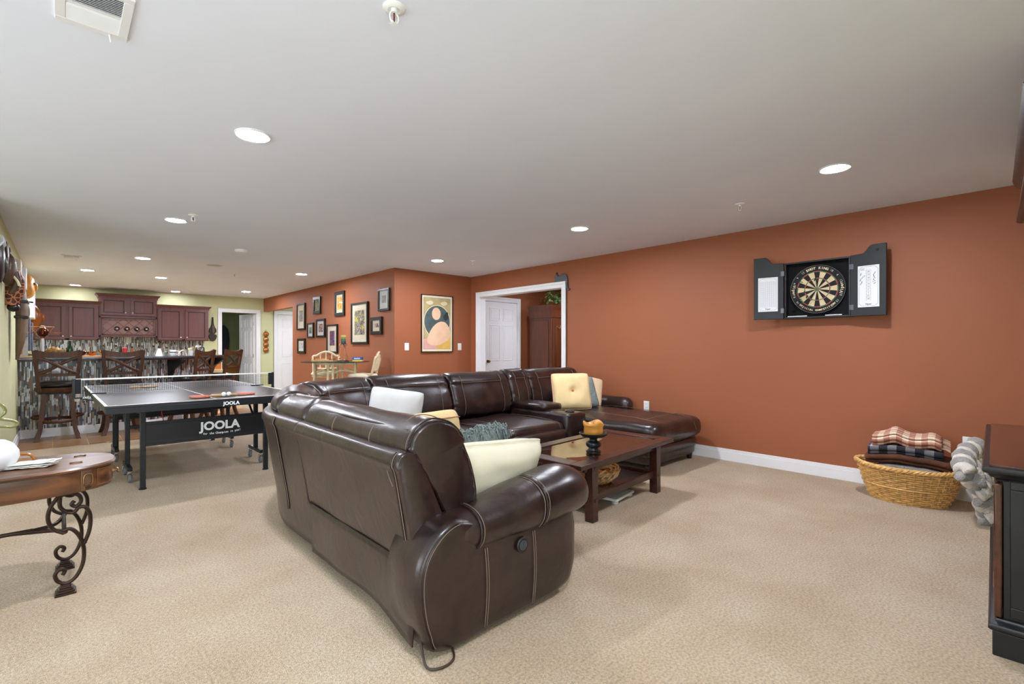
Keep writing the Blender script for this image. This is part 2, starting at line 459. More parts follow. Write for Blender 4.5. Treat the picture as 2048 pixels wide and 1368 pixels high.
# tile floor before the bar, each tile a piece
tb = struct(G().bx(-0.4, 2.7, 8.03, 13.2, 0.0, 0.004), 'floor_tiled', M('grout', '#c2a47e', 0.9, var=0.1))
t0 = None
k = 0
tw, tl = 0.33, 0.52
for i in range(10):
    for j in range(10):
        x0 = -0.4 + i * tw + 0.01; y0 = 8.035 + j * tl
        x1 = min(x0 + tw - 0.008, 2.697)
        if x1 - x0 < 0.05 or y0 + tl > 13.2: continue
        cx = (x0 + x1) / 2; cy = y0 + tl / 2
        if cy > 9.1 and (cx < 1.2 or cy - 9.1 > (cx - 1.0)): continue    # hidden behind the bar
        if x1 - x0 < tw - 0.02:
            G().bx(x0, x1, y0, y0 + tl - 0.008, 0.0, 0.009).done('tile', m_tilewood, tb, bevel=0.0015, seg=1); continue
        if t0 is None:
            t0 = G().box((0, 0, 0.0045), (tw - 0.008, tl - 0.008, 0.009)).done('tile', m_tilewood, tb, bevel=0.0015, seg=1)
            t0.location = (cx, cy, 0)
        else: share(t0, 'tile', tb, (cx, cy, 0), (0, 0, PI * ((i + j) % 2)))

# ================================================================== CEILING FITTINGS
m_lamp = M('lamp_lens', '#eef3ff', 0.5, emit=LAMP)
def downlight(m_lamp=m_lamp):
    t = thing('recessed_light', 'x', 'light', (0, 0, H))
    G().lathe([(0.094, 0.0), (0.094, -0.004), (0.088, -0.009), (0.078, -0.007), (0.075, 0.0)], seg=40).done('trim_ring', m_white, t, smooth=True)
    G().lathe([(0.0745, -0.001), (0.0745, -0.0055), (0.02, -0.0065)], seg=40).done('lens', m_lamp, t, smooth=True)
    return t
dl = downlight(); dl_dim = downlight(M('dim_lamp_lens', '#eef3ff', 0.5, emit=LAMP * 0.22))
LIGHTS = [((0.811, 3.05), 'largest lit recessed ceiling light, over the open carpet left of the sofa'),
          ((0.814, 5.60), 'lit recessed ceiling light beside a sprinkler over the ping-pong table near end'),
          ((0.831, 8.30), 'lit recessed ceiling light above the carpet edge before the bar stools'),
          ((0.318, 10.19), 'lit recessed ceiling light nearest the left green wall over the bar'),
          ((1.295, 10.41), 'lit recessed ceiling light over the middle of the bar'),
          ((2.948, 8.305), 'lit recessed ceiling light over the glass dinette by the picture wall'),
          ((2.987, 11.757), 'lit recessed ceiling light in front of the far white doorway'),
          ((3.889, 5.70), 'lit recessed ceiling light in front of the poster wall'),
          ((3.907, 3.162), 'lit recessed ceiling light above the coffee table and chaise'),
          ((3.859, 0.904), 'lit recessed ceiling light in front of the dartboard cabinet'),
          ((1.855, 12.80), 'lit recessed ceiling light above the right pair of cherry cabinets'),
          ((0.217, 12.80), 'lit recessed ceiling light above the left pair of cherry cabinets'),
          ((0.811, 0.45), 'recessed ceiling light directly over the camera end of the room'),
          ((6.9, 4.9), 'recessed ceiling light in the den beyond the cased opening'),  # unseen lamp added to light the den
          ((6.15, 5.75), 'recessed ceiling light just inside the den, before its white door'),  # second unseen lamp, added to brighten the den door and walls
          ((3.0, 14.5), 'recessed ceiling light in the dim room behind the far door'),  # unseen dim lamp added so the small room is not black
          ((5.0, 11.9), 'recessed ceiling light in the hall behind the picture wall')]
for i, ((x, y), lb) in enumerate(LIGHTS):
    if i == 0: dl.location = (x, y, H); dl['label'] = lb; dl['group'] = 'recessed ceiling lights'
    elif y == 14.5: dl_dim.location = (x, y, H); dl_dim['label'] = lb; dl_dim['group'] = 'recessed ceiling lights'
    else: dup(dl_dim if y in (12.80, 5.75) else dl, (x, y, H), 0, lb, 'recessed ceiling lights')
def sprinkler():
    t = thing('fire_sprinkler', 'x', 'sprinkler', (0, 0, H), 0, 'ceiling sprinklers')
    G().lathe([(0.04, 0), (0.04, -0.003), (0.034, -0.008), (0.022, -0.010), (0.018, -0.004)], seg=28).done('escutcheon', m_plastic, t, smooth=True)
    g = G().cyl((0, 0, 0), (0, 0, -0.02), 0.012)
    for s in (-1, 1): g.tube(cr([(s * 0.008, 0, -0.016), (s * 0.017, 0, -0.03), (s * 0.014, 0, -0.048), (0, 0, -0.056)], 4, False), 0.0032, 6)
    g.done('frame_arms', m_plastic, t, smooth=True)
    G().cyl((0, 0, -0.018), (0, 0, -0.052), 0.003).done('glass_bulb', M('sprinkler_bulb', '#6a2020', 0.2), t, smooth=True)
    g = G().cyl((0, 0, -0.056), (0, 0, -0.058), 0.008)
    for k in range(8):
        a = k * PI / 4; g.box((math.cos(a) * 0.011, math.sin(a) * 0.011, -0.057), (0.010, 0.004, 0.0015), rotm('Z', a))
    g.done('deflector', m_plastic, t)
    return t
sp = sprinkler()
for i, ((x, y), lb) in enumerate([((0.878, 1.56), 'white ceiling sprinkler head nearest the viewer, beside the vent'),
        ((0.90, 5.28), 'white ceiling sprinkler head touching a lit ceiling light over the ping-pong table'),
        ((4.238, 1.685), 'white ceiling sprinkler head between the two right-hand ceiling lights'),
        ((4.25, 5.362), 'white ceiling sprinkler head above the cased opening corner'),
        ((2.116, 9.0), 'white ceiling sprinkler head past the ping-pong table, before the bar'),
        ((2.05, 12.3), 'tiny white ceiling sprinkler head by the right cherry cabinet')]):
    if i == 0: sp.location = (x, y, H); sp['label'] = lb
    else: dup(sp, (x, y, H), 0.4 * i, lb)
tag(G().lathe([(0.075, 0), (0.075, -0.012), (0.062, -0.03), (0.03, -0.034)], (1.668, 6.766, H), 32).done('smoke_detector', m_plastic, None, smooth=True),
    'small round white smoke detector on the ceiling past the ping-pong table', 'smoke detector')
t = thing('ceiling_speaker', 'flat round white in-ceiling speaker grille beyond the smoke detector', 'speaker', (1.679, 8.278, H))
G().lathe([(0.115, 0), (0.115, -0.005), (0.107, -0.007), (0.105, -0.003)], seg=40).done('rim', m_white, t, smooth=True)
G().lathe([(0.104, -0.001), (0.104, -0.004), (0.02, -0.005)], seg=40).done('grille', M('speaker_grille', '#c9c9c9', 0.8, bump=0.5, bscale=900), t, smooth=True)
def vent(loc, w, l, n, lb, rz=0):
    t = thing('ceiling_vent', lb, 'vent', loc, rz, 'ceiling vents')
    g = G(); b = 0.03
    for (x0, x1, y0, y1) in ((-w / 2, w / 2, -l / 2, -l / 2 + b), (-w / 2, w / 2, l / 2 - b, l / 2), (-w / 2, -w / 2 + b, -l / 2 + b, l / 2 - b), (w / 2 - b, w / 2, -l / 2 + b, l / 2 - b)):
        g.bx(x0, x1, y0, y1, -0.008, 0)
    g.done('frame', m_white, t, bevel=0.002)
    G().bx(-w / 2 + b, w / 2 - b, -l / 2 + b, l / 2 - b, -0.001, -0.0005).done('duct', M('dark_duct', '#3a3a3c', 0.9), t)
    s0 = None
    m = n
    for i in range(m):
        y = -l / 2 + b + (l - 2 * b) * (i + 0.5) / m
        if abs(i - m / 2 + 0.5) < 0.6: continue
        an = 0.7 if i < m / 2 else -0.7
        if s0 is None:
            s0 = G().box((0, 0, 0), (w - 2 * b, (l - 2 * b) / m * 0.85, 0.0012)).done('slat', m_white, t); s0.location = (0, y, -0.005); s0.rotation_euler = (an, 0, 0)
        else: share(s0, 'slat', t, (0, y, -0.005), (an, 0, 0))
    G().box((0, 0, -0.004), (w - 2 * b, 0.012, 0.004)).done('divider', m_white, t)
    G().cyl((0.05, l / 2 - b * 0.6, -0.008), (0.055, l / 2 - b * 0.2, -0.03), 0.003, seg=6).done('damper_lever', m_plastic, t)
vent((0.09, 2.30, H), 0.21, 0.31, 22, 'large white slatted ceiling vent at the near left corner of the ceiling')
vent((0.11, 8.82, H), 0.21, 0.30, 12, 'small white slatted ceiling vent far off by the left green wall', 0)
# ================================================================== BAR
MOS = [M('mosaic_silver', '#c4c7cc', 0.2, metal=0.3), M('mosaic_pale_glass', '#d9dde2', 0.08, spec=0.8), M('mosaic_slate', '#5a5e66', 0.15),
       M('mosaic_brown', '#4a362c', 0.2), M('mosaic_tan', '#9b826c', 0.35), M('mosaic_grey', '#85878c', 0.25)]
def mosaic(g, L, z0, z1, f, lo, seed):
    """vertical stick mosaic; f(a, d, z) maps run, outward depth, height"""
    rnd = random.Random(seed); a = 0.0
    while a < L - 0.006:
        w = rnd.choice((0.011, 0.014, 0.017, 0.021)); b = min(a + w, L); z = z0 - rnd.random() * 0.06
        while z < z1:
            h = rnd.choice((0.035, 0.06, 0.09, 0.13)); q0, q1 = max(z, z0), min(z + h, z1)
            if q1 - q0 > 0.006:
                d = 0.004 + rnd.random() * 0.004
                t = (q0 - z0) / (z1 - z0)
                wts = (3, 3, 3, 1 + 3 * (1 - t) * lo, 1 + 4 * (1 - t) * lo, 3)
                mi = rnd.choices(range(6), wts)[0]
                e = 0.0009
                P = [f(a + e, d, q0 + e), f(b - e, d, q0 + e), f(b - e, d, q1 - e), f(a + e, d, q1 - e)]
                Q = [f(a + e, 0, q0 + e), f(b - e, 0, q0 + e), f(b - e, 0, q1 - e), f(a + e, 0, q1 - e)]
                V = [g.bm.verts.new(p) for p in P]; W = [g.bm.verts.new(p) for p in Q]
                for fc in ((V[0], V[1], V[2], V[3]), (W[0], W[1], V[1], V[0]), (W[1], W[2], V[2], V[1]), (W[2], W[3], V[3], V[2]), (W[3], W[0], V[0], V[3])):
                    g.bm.faces.new(fc).material_index = mi
            z += h
        a = b
B0, B1, B2 = Vector((-0.398, 9.05)), Vector((1.05, 9.05)), Vector((2.01, 10.07))
BD = (B2 - B1).normalized(); BN = Vector((BD.y, -BD.x))
bar = thing('home_bar', 'bar counter faced with grey and brown stick mosaic, dark wood edge, before cherry cabinets', 'bar', (0.3, 9.05, 0))
def offs(d):
    """bar front line pushed outwards by d"""
    k = math.tan(math.acos(BD.x) / 2)
    return [(B0.x, B0.y - d), (B1.x + d * k, B1.y - d), tuple(B2 + BN * d)]
def band(d_out, d_in, z0, z1, ext=0.0):
    o, i = offs(d_out), offs(-d_in)
    e = BD * ext
    poly = [o[0], o[1], tuple(Vector(o[2]) + e), tuple(Vector(i[2]) + e), i[1], i[0]]
    return G().prism(poly, z0, z1, lambda a, b, d: Vector((a, b, d)))
band(0.0, 0.12, 0.0, 1.03).done('body', M('grout_grey', '#8d8a86', 0.9), bar, world=True)
g = G()
mosaic(g, (B1 - B0).length, 0.125, 1.03, lambda a, d, z: Vector((B0.x + a, B0.y - d, z)), 1, 3)
mosaic(g, (B2 - B1).length, 0.125, 1.03, lambda a, d, z: Vector((*(B1 + BD * a + BN * d), z)), 1, 4)
mosaic(g, 0.12, 0.125, 1.03, lambda a, d, z: Vector((*(B2 - BN * a + BD * d), z)), 1, 5)
g.done('mosaic_tiles', MOS, bar, world=True, kind='stuff')
band(0.016, 0.0, 0.0, 0.125, 0.016).done('baseboard', m_white, bar, world=True, bevel=0.004)
m_ctop = M('granite_counter', '#5c5f66', 0.15, var=0.35, vscale=60, detail=6)
band(0.21, 0.26, 1.05, 1.08, 0.05).done('countertop', m_ctop, bar, world=True, bevel=0.006)
band(0.20, 0.25, 1.028, 1.05, 0.04).done('counter_edge', m_espresso, bar, world=True, bevel=0.004)
for s in (0.30, 1.33):
    base = B1 + BD * s
    out = [(0.0, 1.03), (0.24, 1.03), (0.24, 0.985), (0.20, 0.965), (0.155, 0.925), (0.10, 0.90), (0.065, 0.86), (0.045, 0.79), (0.02, 0.74), (0.0, 0.72)]
    G().prism(out, -0.04, 0.04, lambda a, b, d, base=base: Vector((*(base + BN * (a + 0.004) + BD * d), b))).done('corbel', m_black, bar, world=True, bevel=0.004)
t = thing('wall_outlet', 'ivory outlet plate set in the bar mosaic under the net clamp', 'outlet', (0.165, 9.042, 0.52))
def outlet_parts(t, n=(0, -1), m=m_plastic, sock=True):
    # plate in local xz plane facing -y
    G().box((0, 0, 0), (0.075, 0.008, 0.118)).done('cover_plate', m, t, bevel=0.003)
    if sock:
        for z in (-0.022, 0.022):
            g = G().cyl((0, -0.003, z), (0, -0.006, z), 0.017)
            o = g.done('socket', m, t, smooth=True)
            G().bx(-0.008, -0.005, -0.0065, -0.0055, z - 0.004, z + 0.006).bx(0.005, 0.008, -0.0065, -0.0055, z - 0.004, z + 0.006).done('slot', m_dplastic, o)
    else:
        G().box((0, -0.005, 0), (0.032, 0.006, 0.064)).done('rocker', m, t, bevel=0.002)
outlet_parts(t, m=M('ivory_plastic', '#e6dccb', 0.45))
# backsplash on the far wall
bs = bpy.data.objects['wall_far']
g = G(); mosaic(g, 2.84, 0.92, 1.46, lambda a, d, z: Vector((-0.38 + a, 13.2 - d, z)), 0.0, 9)
g.done('mosaic_backsplash', MOS, bs, kind='stuff')

# upper cabinets
def cab_door(t, x0, x1, z0, z1, yf, knob):
    w = 0.052
    g = G()
    for (a, b, c, d) in ((x0, x1, z0, z0 + w), (x0, x1, z1 - w, z1), (x0, x0 + w, z0 + w, z1 - w), (x1 - w, x1, z0 + w, z1 - w)):
        g.bx(a, b, yf - 0.02, yf, c, d)
    d = g.done('door', m_cherry, t, bevel=0.003)
    e = 0.015; g = G()
    for (a, b, c, q) in ((x0 + w, x1 - w, z0 + w, z0 + w + e), (x0 + w, x1 - w, z1 - w - e, z1 - w), (x0 + w, x0 + w + e, z0 + w + e, z1 - w - e), (x1 - w - e, x1 - w, z0 + w + e, z1 - w - e)):
        g.bx(a, b, yf - 0.009, yf, c, q)
    g.done('panel_bead', M('dark_cherry_glaze', '#37191a', 0.5), d)
    G().bx(x0 + w, x1 - w, yf - 0.006, yf - 0.001, z0 + w, z1 - w).done('door_panel', m_cherry, d)
    kx = x1 - 0.03 if knob > 0 else x0 + 0.03
    G().lathe([(0.005, 0), (0.005, 0.012), (0.013, 0.018), (0.012, 0.026), (0.003, 0.029)], (kx, yf - 0.02, z0 + 0.06), 14, R=rotm('X', PI / 2)).done('knob', M('brushed_nickel', '#e6e0d8', 0.35, metal=0.5), d, smooth=True)
def crown(t, x0, x1, z, yf, back):
    prof = [(0.0, -0.03), (0.012, -0.03), (0.014, 0.0), (0.03, 0.02), (0.05, 0.045), (0.055, 0.06), (0.0, 0.06)]
    g = G()
    rings = []
    for (px, py, sx, sy) in ((x0, back, -1, 0), (x0, yf, -1, -1), (x1, yf, 1, -1), (x1, back, 1, 0)):
        rings.append([Vector((px + sx * a, py + sy * a, z + b)) for a, b in prof])
    g.loft(rings); g.done('crown_moulding', m_cherry, t, smooth=True, ang=30)
def upper(name, label, x0, x1, z0, z1, dz0):
    yf, yb = 12.87, 13.2
    t = thing(name, label, 'cabinet', ((x0 + x1) / 2, 13.03, z0)); L = -Vector(t.location)
    ox, oy, oz = L
    a0, a1, f, b, c0, c1 = x0 + ox, x1 + ox, yf + oy, yb + oy, z0 + oz, z1 + oz
    g = G()
    if dz0 > z0:      # open box below for the bottles
        zs = dz0 + oz - 0.04
        g.bx(a0, a1, f + 0.02, b, zs, c1).bx(a0, a1, b - 0.012, b, c0, zs).bx(a0, a0 + 0.018, f + 0.02, b - 0.012, c0, zs).bx(a1 - 0.018, a1, f + 0.02, b - 0.012, c0, zs).bx(a0 + 0.018, a1 - 0.018, f + 0.02, b - 0.012, c0, c0 + 0.018)
    else: g.bx(a0, a1, f + 0.02, b, c0, c1)
    g.bx(a0, a0 + 0.03, f, f + 0.02, c0, c1).bx(a1 - 0.03, a1, f, f + 0.02, c0, c1).bx(a0, a1, f, f + 0.02, c1 - 0.03, c1).bx(a0, a1, f, f + 0.02, c0, c0 + 0.03)
    m = (a0 + a1) / 2
    g.bx(m - 0.035, m + 0.035, f, f + 0.02, dz0 + oz, c1)
    if dz0 > z0: g.bx(a0, a1, f, f + 0.02, dz0 + oz - 0.04, dz0 + oz)
    g.done('body', m_cherry, t, bevel=0.002)
    cab_door(t, a0 + 0.018, m - 0.028, dz0 + oz + 0.012, c1 - 0.02, f, 1)
    cab_door(t, m + 0.028, a1 - 0.018, dz0 + oz + 0.012, c1 - 0.02, f, -1)
    crown(t, a0, a1, c1, f, b)
    return t, (a0, a1, f, b, c0, c1)
upper('wall_cabinet', 'left cherry wall cabinet with two recessed-panel doors above the bar', -0.375, 0.572, 1.36, 2.08, 1.36)
upper('wall_cabinet', 'right cherry wall cabinet with two recessed-panel doors next to the dark carved wall hanging', 1.538, 2.49, 1.36, 2.08, 1.36)
wc, (a0, a1, f, b, c0, c1) = upper('wine_cabinet', 'taller middle cherry cabinet with two small doors over a lattice wine rack', 0.576, 1.534, 1.43, 2.255, 1.86)
G().bx(a0 + 0.02, a1 - 0.02, f + 0.045, f + 0.055, c0 + 0.02, c0 + 0.385).done('rack_back', M('rack_inner_wood', '#a5827c', 0.6), wc)
rx0, rx1, rz0, rz1 = a0 + 0.045, a1 - 0.045, c0 + 0.045, c0 + 0.38
for (p0, p1, q0, q1) in ((rx0, rx1, rz0, rz0 + 0.022), (rx0, rx1, rz1 - 0.022, rz1), (rx0, rx0 + 0.022, rz0, rz1), (rx1 - 0.022, rx1, rz0, rz1)):
    G().bx(p0, p1, f - 0.016, f, q0, q1).done('rack_frame', m_cherry, wc, bevel=0.002)
hh = rz1 - rz0 - 0.04; st = 0.175
for s in (-1, 1):
    for k in range(-2, 7):
        xb = rx0 + 0.02 + k * st
        # clip the diagonal to the frame
        pts = []
        for q in range(41):
            z = q / 40 * hh; x = xb + (z if s > 0 else hh - z)
            if rx0 + 0.02 < x < rx1 - 0.02: pts.append((x, z))
        if len(pts) < 4: continue
        (x_a, z_a), (x_b, z_b) = pts[0], pts[-1]
        L = math.hypot(x_b - x_a, z_b - z_a)
        G().box(((x_a + x_b) / 2, f - 0.008 + s * 0.002, rz0 + 0.02 + (z_a + z_b) / 2), (L, 0.012, 0.012), rotm('Y', -math.atan2(z_b - z_a, x_b - x_a))).done('lattice_bar', m_cherry, wc)
for i, x in enumerate((0.862, 1.025, 1.19, 1.35)):
    t = thing('wine_bottle', 'dark wine bottle with pale capsule, number %s from the left in the lattice wine rack' % ('one', 'two', 'three', 'four')[i], 'bottle', (x, 12.862, 1.60), 0, 'bottles in the wine rack')
    g = G().lathe([(0.012, 0.0), (0.014, 0.01), (0.014, 0.06), (0.036, 0.10), (0.037, 0.28), (0.03, 0.285)], (0, -0.005, 0), 18, R=rotm('X', -PI / 2))
    g.done('glass', M('dark_bottle_glass', '#16100c', 0.1), t, smooth=True)
    G().cyl((0, -0.010, 0), (0, 0.035, 0), 0.0155).done('capsule', M('gold_capsule', '#d8b79a', 0.35, metal=0.4), t, smooth=True)
    G().lathe([(0.012, 0), (0.05, 0.0), (0.05, 0.004), (0.012, 0.004)], (0, 0.046, 0), 20, cap=False, R=rotm('X', -PI / 2)).done('rack_hole_ring', M('rack_hole', '#1a0f0d', 0.7), t, smooth=True)

# ------------------------------------------------------------------ bar stools
def make_stool():
    t = thing('bar_stool', 'x', 'stool')
    G().lathe([(0.19, 0.685), (0.215, 0.70), (0.222, 0.722), (0.20, 0.75), (0.12, 0.768), (0.02, 0.772)], seg=32).done('seat_cushion', M('black_vinyl', '#17120f', 0.3), t, smooth='all')
    G().lathe([(0.12, 0.615), (0.2, 0.62), (0.225, 0.65), (0.225, 0.685), (0.1, 0.69)], seg=32).done('seat_ring', m_stoolw, t, smooth=True)
    G().lathe([(0.15, 0.60), (0.19, 0.60), (0.19, 0.617), (0.15, 0.617)], seg=24).done('swivel_plate', m_bmetal, t, smooth=True)
    for sx in (-1, 1):
        for sy in (-1, 1):
            pts = cr([(sx * 0.12, sy * 0.12, 0.61), (sx * 0.145, sy * 0.145, 0.42), (sx * 0.155, sy * 0.155, 0.25), (sx * 0.175, sy * 0.175, 0.1), (sx * 0.205, sy * 0.205, 0.0)], 4, False)
            rings = []
            for i, p in enumerate(pts):
                w = 0.027 - 0.006 * i / len(pts)
                rings.append([p + Vector((dx * w, dy * w, 0)) for dx, dy in ((-1, -1), (1, -1), (1, 1), (-1, 1))])
            G().loft(rings).done('leg', m_stoolw, t, smooth=True)
    # curved footrest ring (two rails pairs)
    for k in range(4):
        a0 = k * PI / 2 + PI / 4
        pts = []
        for i in range(9):
            a = a0 + (i / 8) * PI / 2
            r = 0.215 + 0.035 * math.sin(i / 8 * PI)
            pts.append((r * math.cos(a), r * math.sin(a), 0.25 + (0.05 if k % 2 else 0)))
        G().tube(pts, 0.02, 6, flat=(1.0, 0.6)).done('footrest', m_stoolw, t, smooth=True)
    def bp(x, z):   # curved back plane
        tt = (z - 0.66) / 0.5
        return -0.195 - 0.075 * tt - 0.02 * (1 - (x / 0.22) ** 2)
    for sx in (-1, 1):
        rings = []
        for i in range(8):
            z = 0.64 + 0.53 * i / 7; x = sx * (0.175 + 0.045 * i / 7); y = bp(x, z)
            rings.append([(x - 0.02, y - 0.015, z), (x + 0.02, y - 0.015, z), (x + 0.02, y + 0.015, z), (x - 0.02, y + 0.015, z)])
        G().loft(rings).done('back_post', m_stoolw, t, smooth=True)
    def rail(name, zf, h, w):
        rings = []
        for i in range(11):
            x = -w + 2 * w * i / 10; z0 = zf(x); y = bp(x, z0)
            rings.append([(x, y - 0.011, z0), (x, y + 0.011, z0), (x, y + 0.011, z0 + h(x)), (x, y - 0.011, z0 + h(x))])
        G().loft(rings).done(name, m_stoolw, t, smooth=True)
    rail('top_rail', lambda x: 1.075 + 0.012 * (x / 0.2) ** 2, lambda x: 0.068 + 0.022 * (x / 0.2) ** 2, 0.215)
    rail('lower_rail', lambda x: 0.835, lambda x: 0.038, 0.192)
    for s in (-1, 1):
        pts = []
        for i in range(11):
            u = -1 + 2 * i / 10; x = u * 0.19; z = 0.975 + s * (0.10 * u + 0.02 * u * (u * u - 1) * -1.6); pts.append((x, bp(x, z) + s * 0.006, z))
        G().tube(pts, 0.021, 6, flat=(0.95, 0.5)).done('cross_brace', m_stoolw, t, smooth=True)
    return t
st0 = make_stool()
BSG = 'dark wood X-back bar stools'
st0.location = (-0.02, 8.80, 0.005); st0['group'] = BSG; st0['label'] = 'dark wood X-back bar stool nearest the left green wall'
dup(st0, (0.63, 8.82, 0.005), 0.05, 'dark wood X-back bar stool behind the net, second from the left wall', BSG)
dup(st0, (1.50, 9.12, 0.005), math.radians(46), 'dark wood X-back bar stool turned sideways at the angled bar by the black corbel', BSG)
dup(st0, (2.02, 9.62, 0.005), math.radians(44), 'dark wood X-back bar stool at the far bar end, before the far doorway', BSG)

# ------------------------------------------------------------------ things on the bar counter
CZ = 1.08
def lathe_thing(name, label, cat, x, y, prof, mat, group='things on the bar counter', cap=None, seg=18, z=CZ):
    """prof in metres; optional cap (profile, material, part name)"""
    if cap is None:
        o = G().lathe(prof, seg=seg).done(name, mat, None, smooth=True); o.location = (x, y, z)
        return tag(o, label, cat, group)
    t = thing(name, label, cat, (x, y, z), 0, group)
    G().lathe(prof, seg=seg).done('body', mat, t, smooth=True)
    for (p, m, nm) in cap: G().lathe(p, seg=seg).done(nm, m, t, smooth=True)
    return t
m_cglass = glassy('clear_glass', (0.86, 0.9, 0.9), 0.15)
m_gbottle = M('green_bottle_glass', '#16301c', 0.08)
# copper orrery-like ornament
t = thing('copper_ornament', 'copper wire star ornament holding a dark ball on a pale stem', 'ornament', (-0.17, 9.0, CZ))
G().cyl((0, 0, 0), (0, 0, 0.255), 0.016, 0.016).done('stem', M('pale_stem', '#c3c3c6', 0.3), t, smooth=True)
G().lathe([(0.06, 0), (0.06, 0.012), (0.018, 0.02)]).done('base', m_copper, t, smooth=True)
G().ball((0, 0, 0.335), 0.066, 20, 12).done('ball', M('dark_copper_ball', '#4a1f12', 0.12, metal=0.6), t, smooth=True)
G().lathe([(0.028, 0.39), (0.03, 0.41), (0.015, 0.425)]).done('cap', M('pale_cap', '#e9d7c4', 0.3), t, smooth=True)
for k in range(3):
    a = 0.6 + k * 2 * PI / 3; b2 = a + 2 * PI / 3
    e = (0.135 * math.cos(a), 0.135 * math.sin(a), 0.41); e2 = (0.135 * math.cos(b2), 0.135 * math.sin(b2), 0.41)
    G().cyl((0, 0, 0.24), e, 0.0045, seg=6).done('wire', m_copper, t); G().cyl(e, e2, 0.0045, seg=6).done('wire', m_copper, t)
G().cyl((-0.19, 0.05, 0.33), (0.19, -0.05, 0.33), 0.005, seg=6).done('crossbar', m_copper, t)
t = thing('metal_box', 'tall grey brushed metal box standing on the bar against the left wall', 'box', (-0.345, 9.0, CZ))
G().box((0, 0, 0.135), (0.075, 0.05, 0.27)).done('body', M('brushed_steel', '#a8abac', 0.4, metal=0.6, var=0.08, vscale=30), t, bevel=0.004)
G().box((-0.02, -0.026, 0.225), (0.02, 0.003, 0.012)).done('label_plate', m_plastic, t)
o = G().bx(-0.07, 0.07, -0.06, 0.05, 0, 0.016).done('serving_board', wood('oak_board', '#b98548', '#d7a768', 0.45, 'X'), None, bevel=0.004); o.location = (-0.315, 8.91, CZ)
tag(o, 'small oak board lying on the bar under the metal box', 'board')
m_wick = M('dark_wicker', '#8a6a3c', 0.8, var=0.4, vscale=40, bump=0.8, bscale=60)
t = thing('wicker_bowl', 'brown wicker bowl filled with dried pods behind the copper ornament', 'bowl', (-0.06, 9.16, CZ + 0.004))
g = G()
for k in range(6):
    z = 0.01 + k * 0.016; r = 0.085 + 0.03 * math.sin(k / 5 * PI / 2)
    g.tube([(r * math.cos(a * PI / 10), r * math.sin(a * PI / 10), z + 0.004 * (-1) ** a) for a in range(20)] + [(r, 0, z + 0.004)], 0.009, 6)
g.done('woven_side', m_wick, t, smooth=True)
G().lathe([(0.09, 0.0), (0.09, 0.01), (0.01, 0.012)]).done('base', m_wick, t)
for k in range(7):
    a = k * 0.9; G().ball((0.05 * math.cos(a), 0.05 * math.sin(a), 0.095 + 0.012 * (k % 3)), (0.03, 0.024, 0.024), 10, 6, R=rotm('Z', a)).done('pod', M('dried_pod', '#b98a50', 0.7, var=0.3, vscale=20), t, smooth=True)
g = G(); rings = []
for i in range(9):
    u = i / 8; rings.append([Vector((-0.06 + 0.12 * v, -0.05 + 0.1 * u, 0.012 + 0.03 * (1 - u) * (1 - abs(v - 0.3)) + 0.006 * math.sin(9 * v + 4 * u))) for v in [j / 8 for j in range(9)]])
g.loft(rings, closed=False); o = g.done('folded_cloth', M('cream_cloth', '#efe4c6', 0.9), None, smooth=True); o.modifiers.new('s', 'SOLIDIFY').thickness = 0.012
o.location = (-0.27, 9.12, CZ + 0.02); tag(o, 'crumpled cream cloth on the bar beside the wicker bowl', 'cloth')
lathe_thing('wine_bottle', 'dark green glass bottle standing behind the first bar stool', 'bottle', 0.10, 9.22, [(0.036, 0), (0.038, 0.01), (0.038, 0.11), (0.014, 0.17), (0.014, 0.215), (0.01, 0.22)], m_gbottle,
            cap=[([(0.0155, 0.19), (0.0155, 0.225), (0.005, 0.227)], m_dplastic, 'foil_cap')])
cb = [(0.025, 0), (0.05, 0.008), (0.068, 0.035), (0.07, 0.055), (0.065, 0.06), (0.064, 0.045), (0.03, 0.012)]
lathe_thing('copper_bowl', 'larger dark copper bowl on the wooden bar tray', 'bowl', 0.205, 9.0, cb, M('dark_copper', '#5a2713', 0.2, metal=0.9), z=CZ + 0.022)
lathe_thing('copper_bowl', 'small shiny orange copper bowl beside the dark copper bowl', 'bowl', 0.325, 8.98, [(r * 0.72, z * 0.9) for r, z in cb], m_copper, z=CZ + 0.022)
o = G().bx(-0.26, 0.26, -0.1, 0.1, 0, 0.022).done('wooden_tray', wood('pine_tray', '#c07f3e', '#dda262', 0.45, 'X'), None, bevel=0.004); o.location = (0.36, 8.99, CZ)
tag(o, 'long light wood tray board on the bar between the two left stools', 'tray')
lathe_thing('goblet', 'small gold goblet on the wooden tray', 'goblet', 0.42, 9.0, [(0.025, 0), (0.005, 0.008), (0.005, 0.03), (0.03, 0.045), (0.032, 0.075), (0.028, 0.07)], M('gold_metal', '#c9a262', 0.25, metal=1.0), z=CZ + 0.022)
lathe_thing('glass_tumbler', 'clear glass tumbler beside the gold goblet', 'glass', 0.36, 9.04, [(0.02, 0), (0.024, 0.06), (0.022, 0.06), (0.018, 0.006)], m_cglass, z=CZ + 0.022)
def bottle(name, label, x, y, r, h, mat, capm, neck=0.45):
    return lathe_thing(name, label, 'bottle', x, y, [(r * 0.95, 0), (r, 0.006), (r, h * 0.6), (r * neck, h * 0.78), (r * neck, h * 0.86)], mat,
                       cap=[([(r * neck * 1.15, h * 0.83), (r * neck * 1.15, h), (0.003, h)], capm, 'cap')])
m_red = M('red_glaze', '#a3161f', 0.3)
bottle('liquor_bottle', 'clear liquor bottle with black cap right of the wooden tray', 0.60, 9.15, 0.026, 0.17, m_cglass, m_dplastic)
bottle('liquor_bottle', 'dark liquor bottle beside the red jar', 0.66, 9.2, 0.024, 0.15, m_gbottle, m_dplastic)
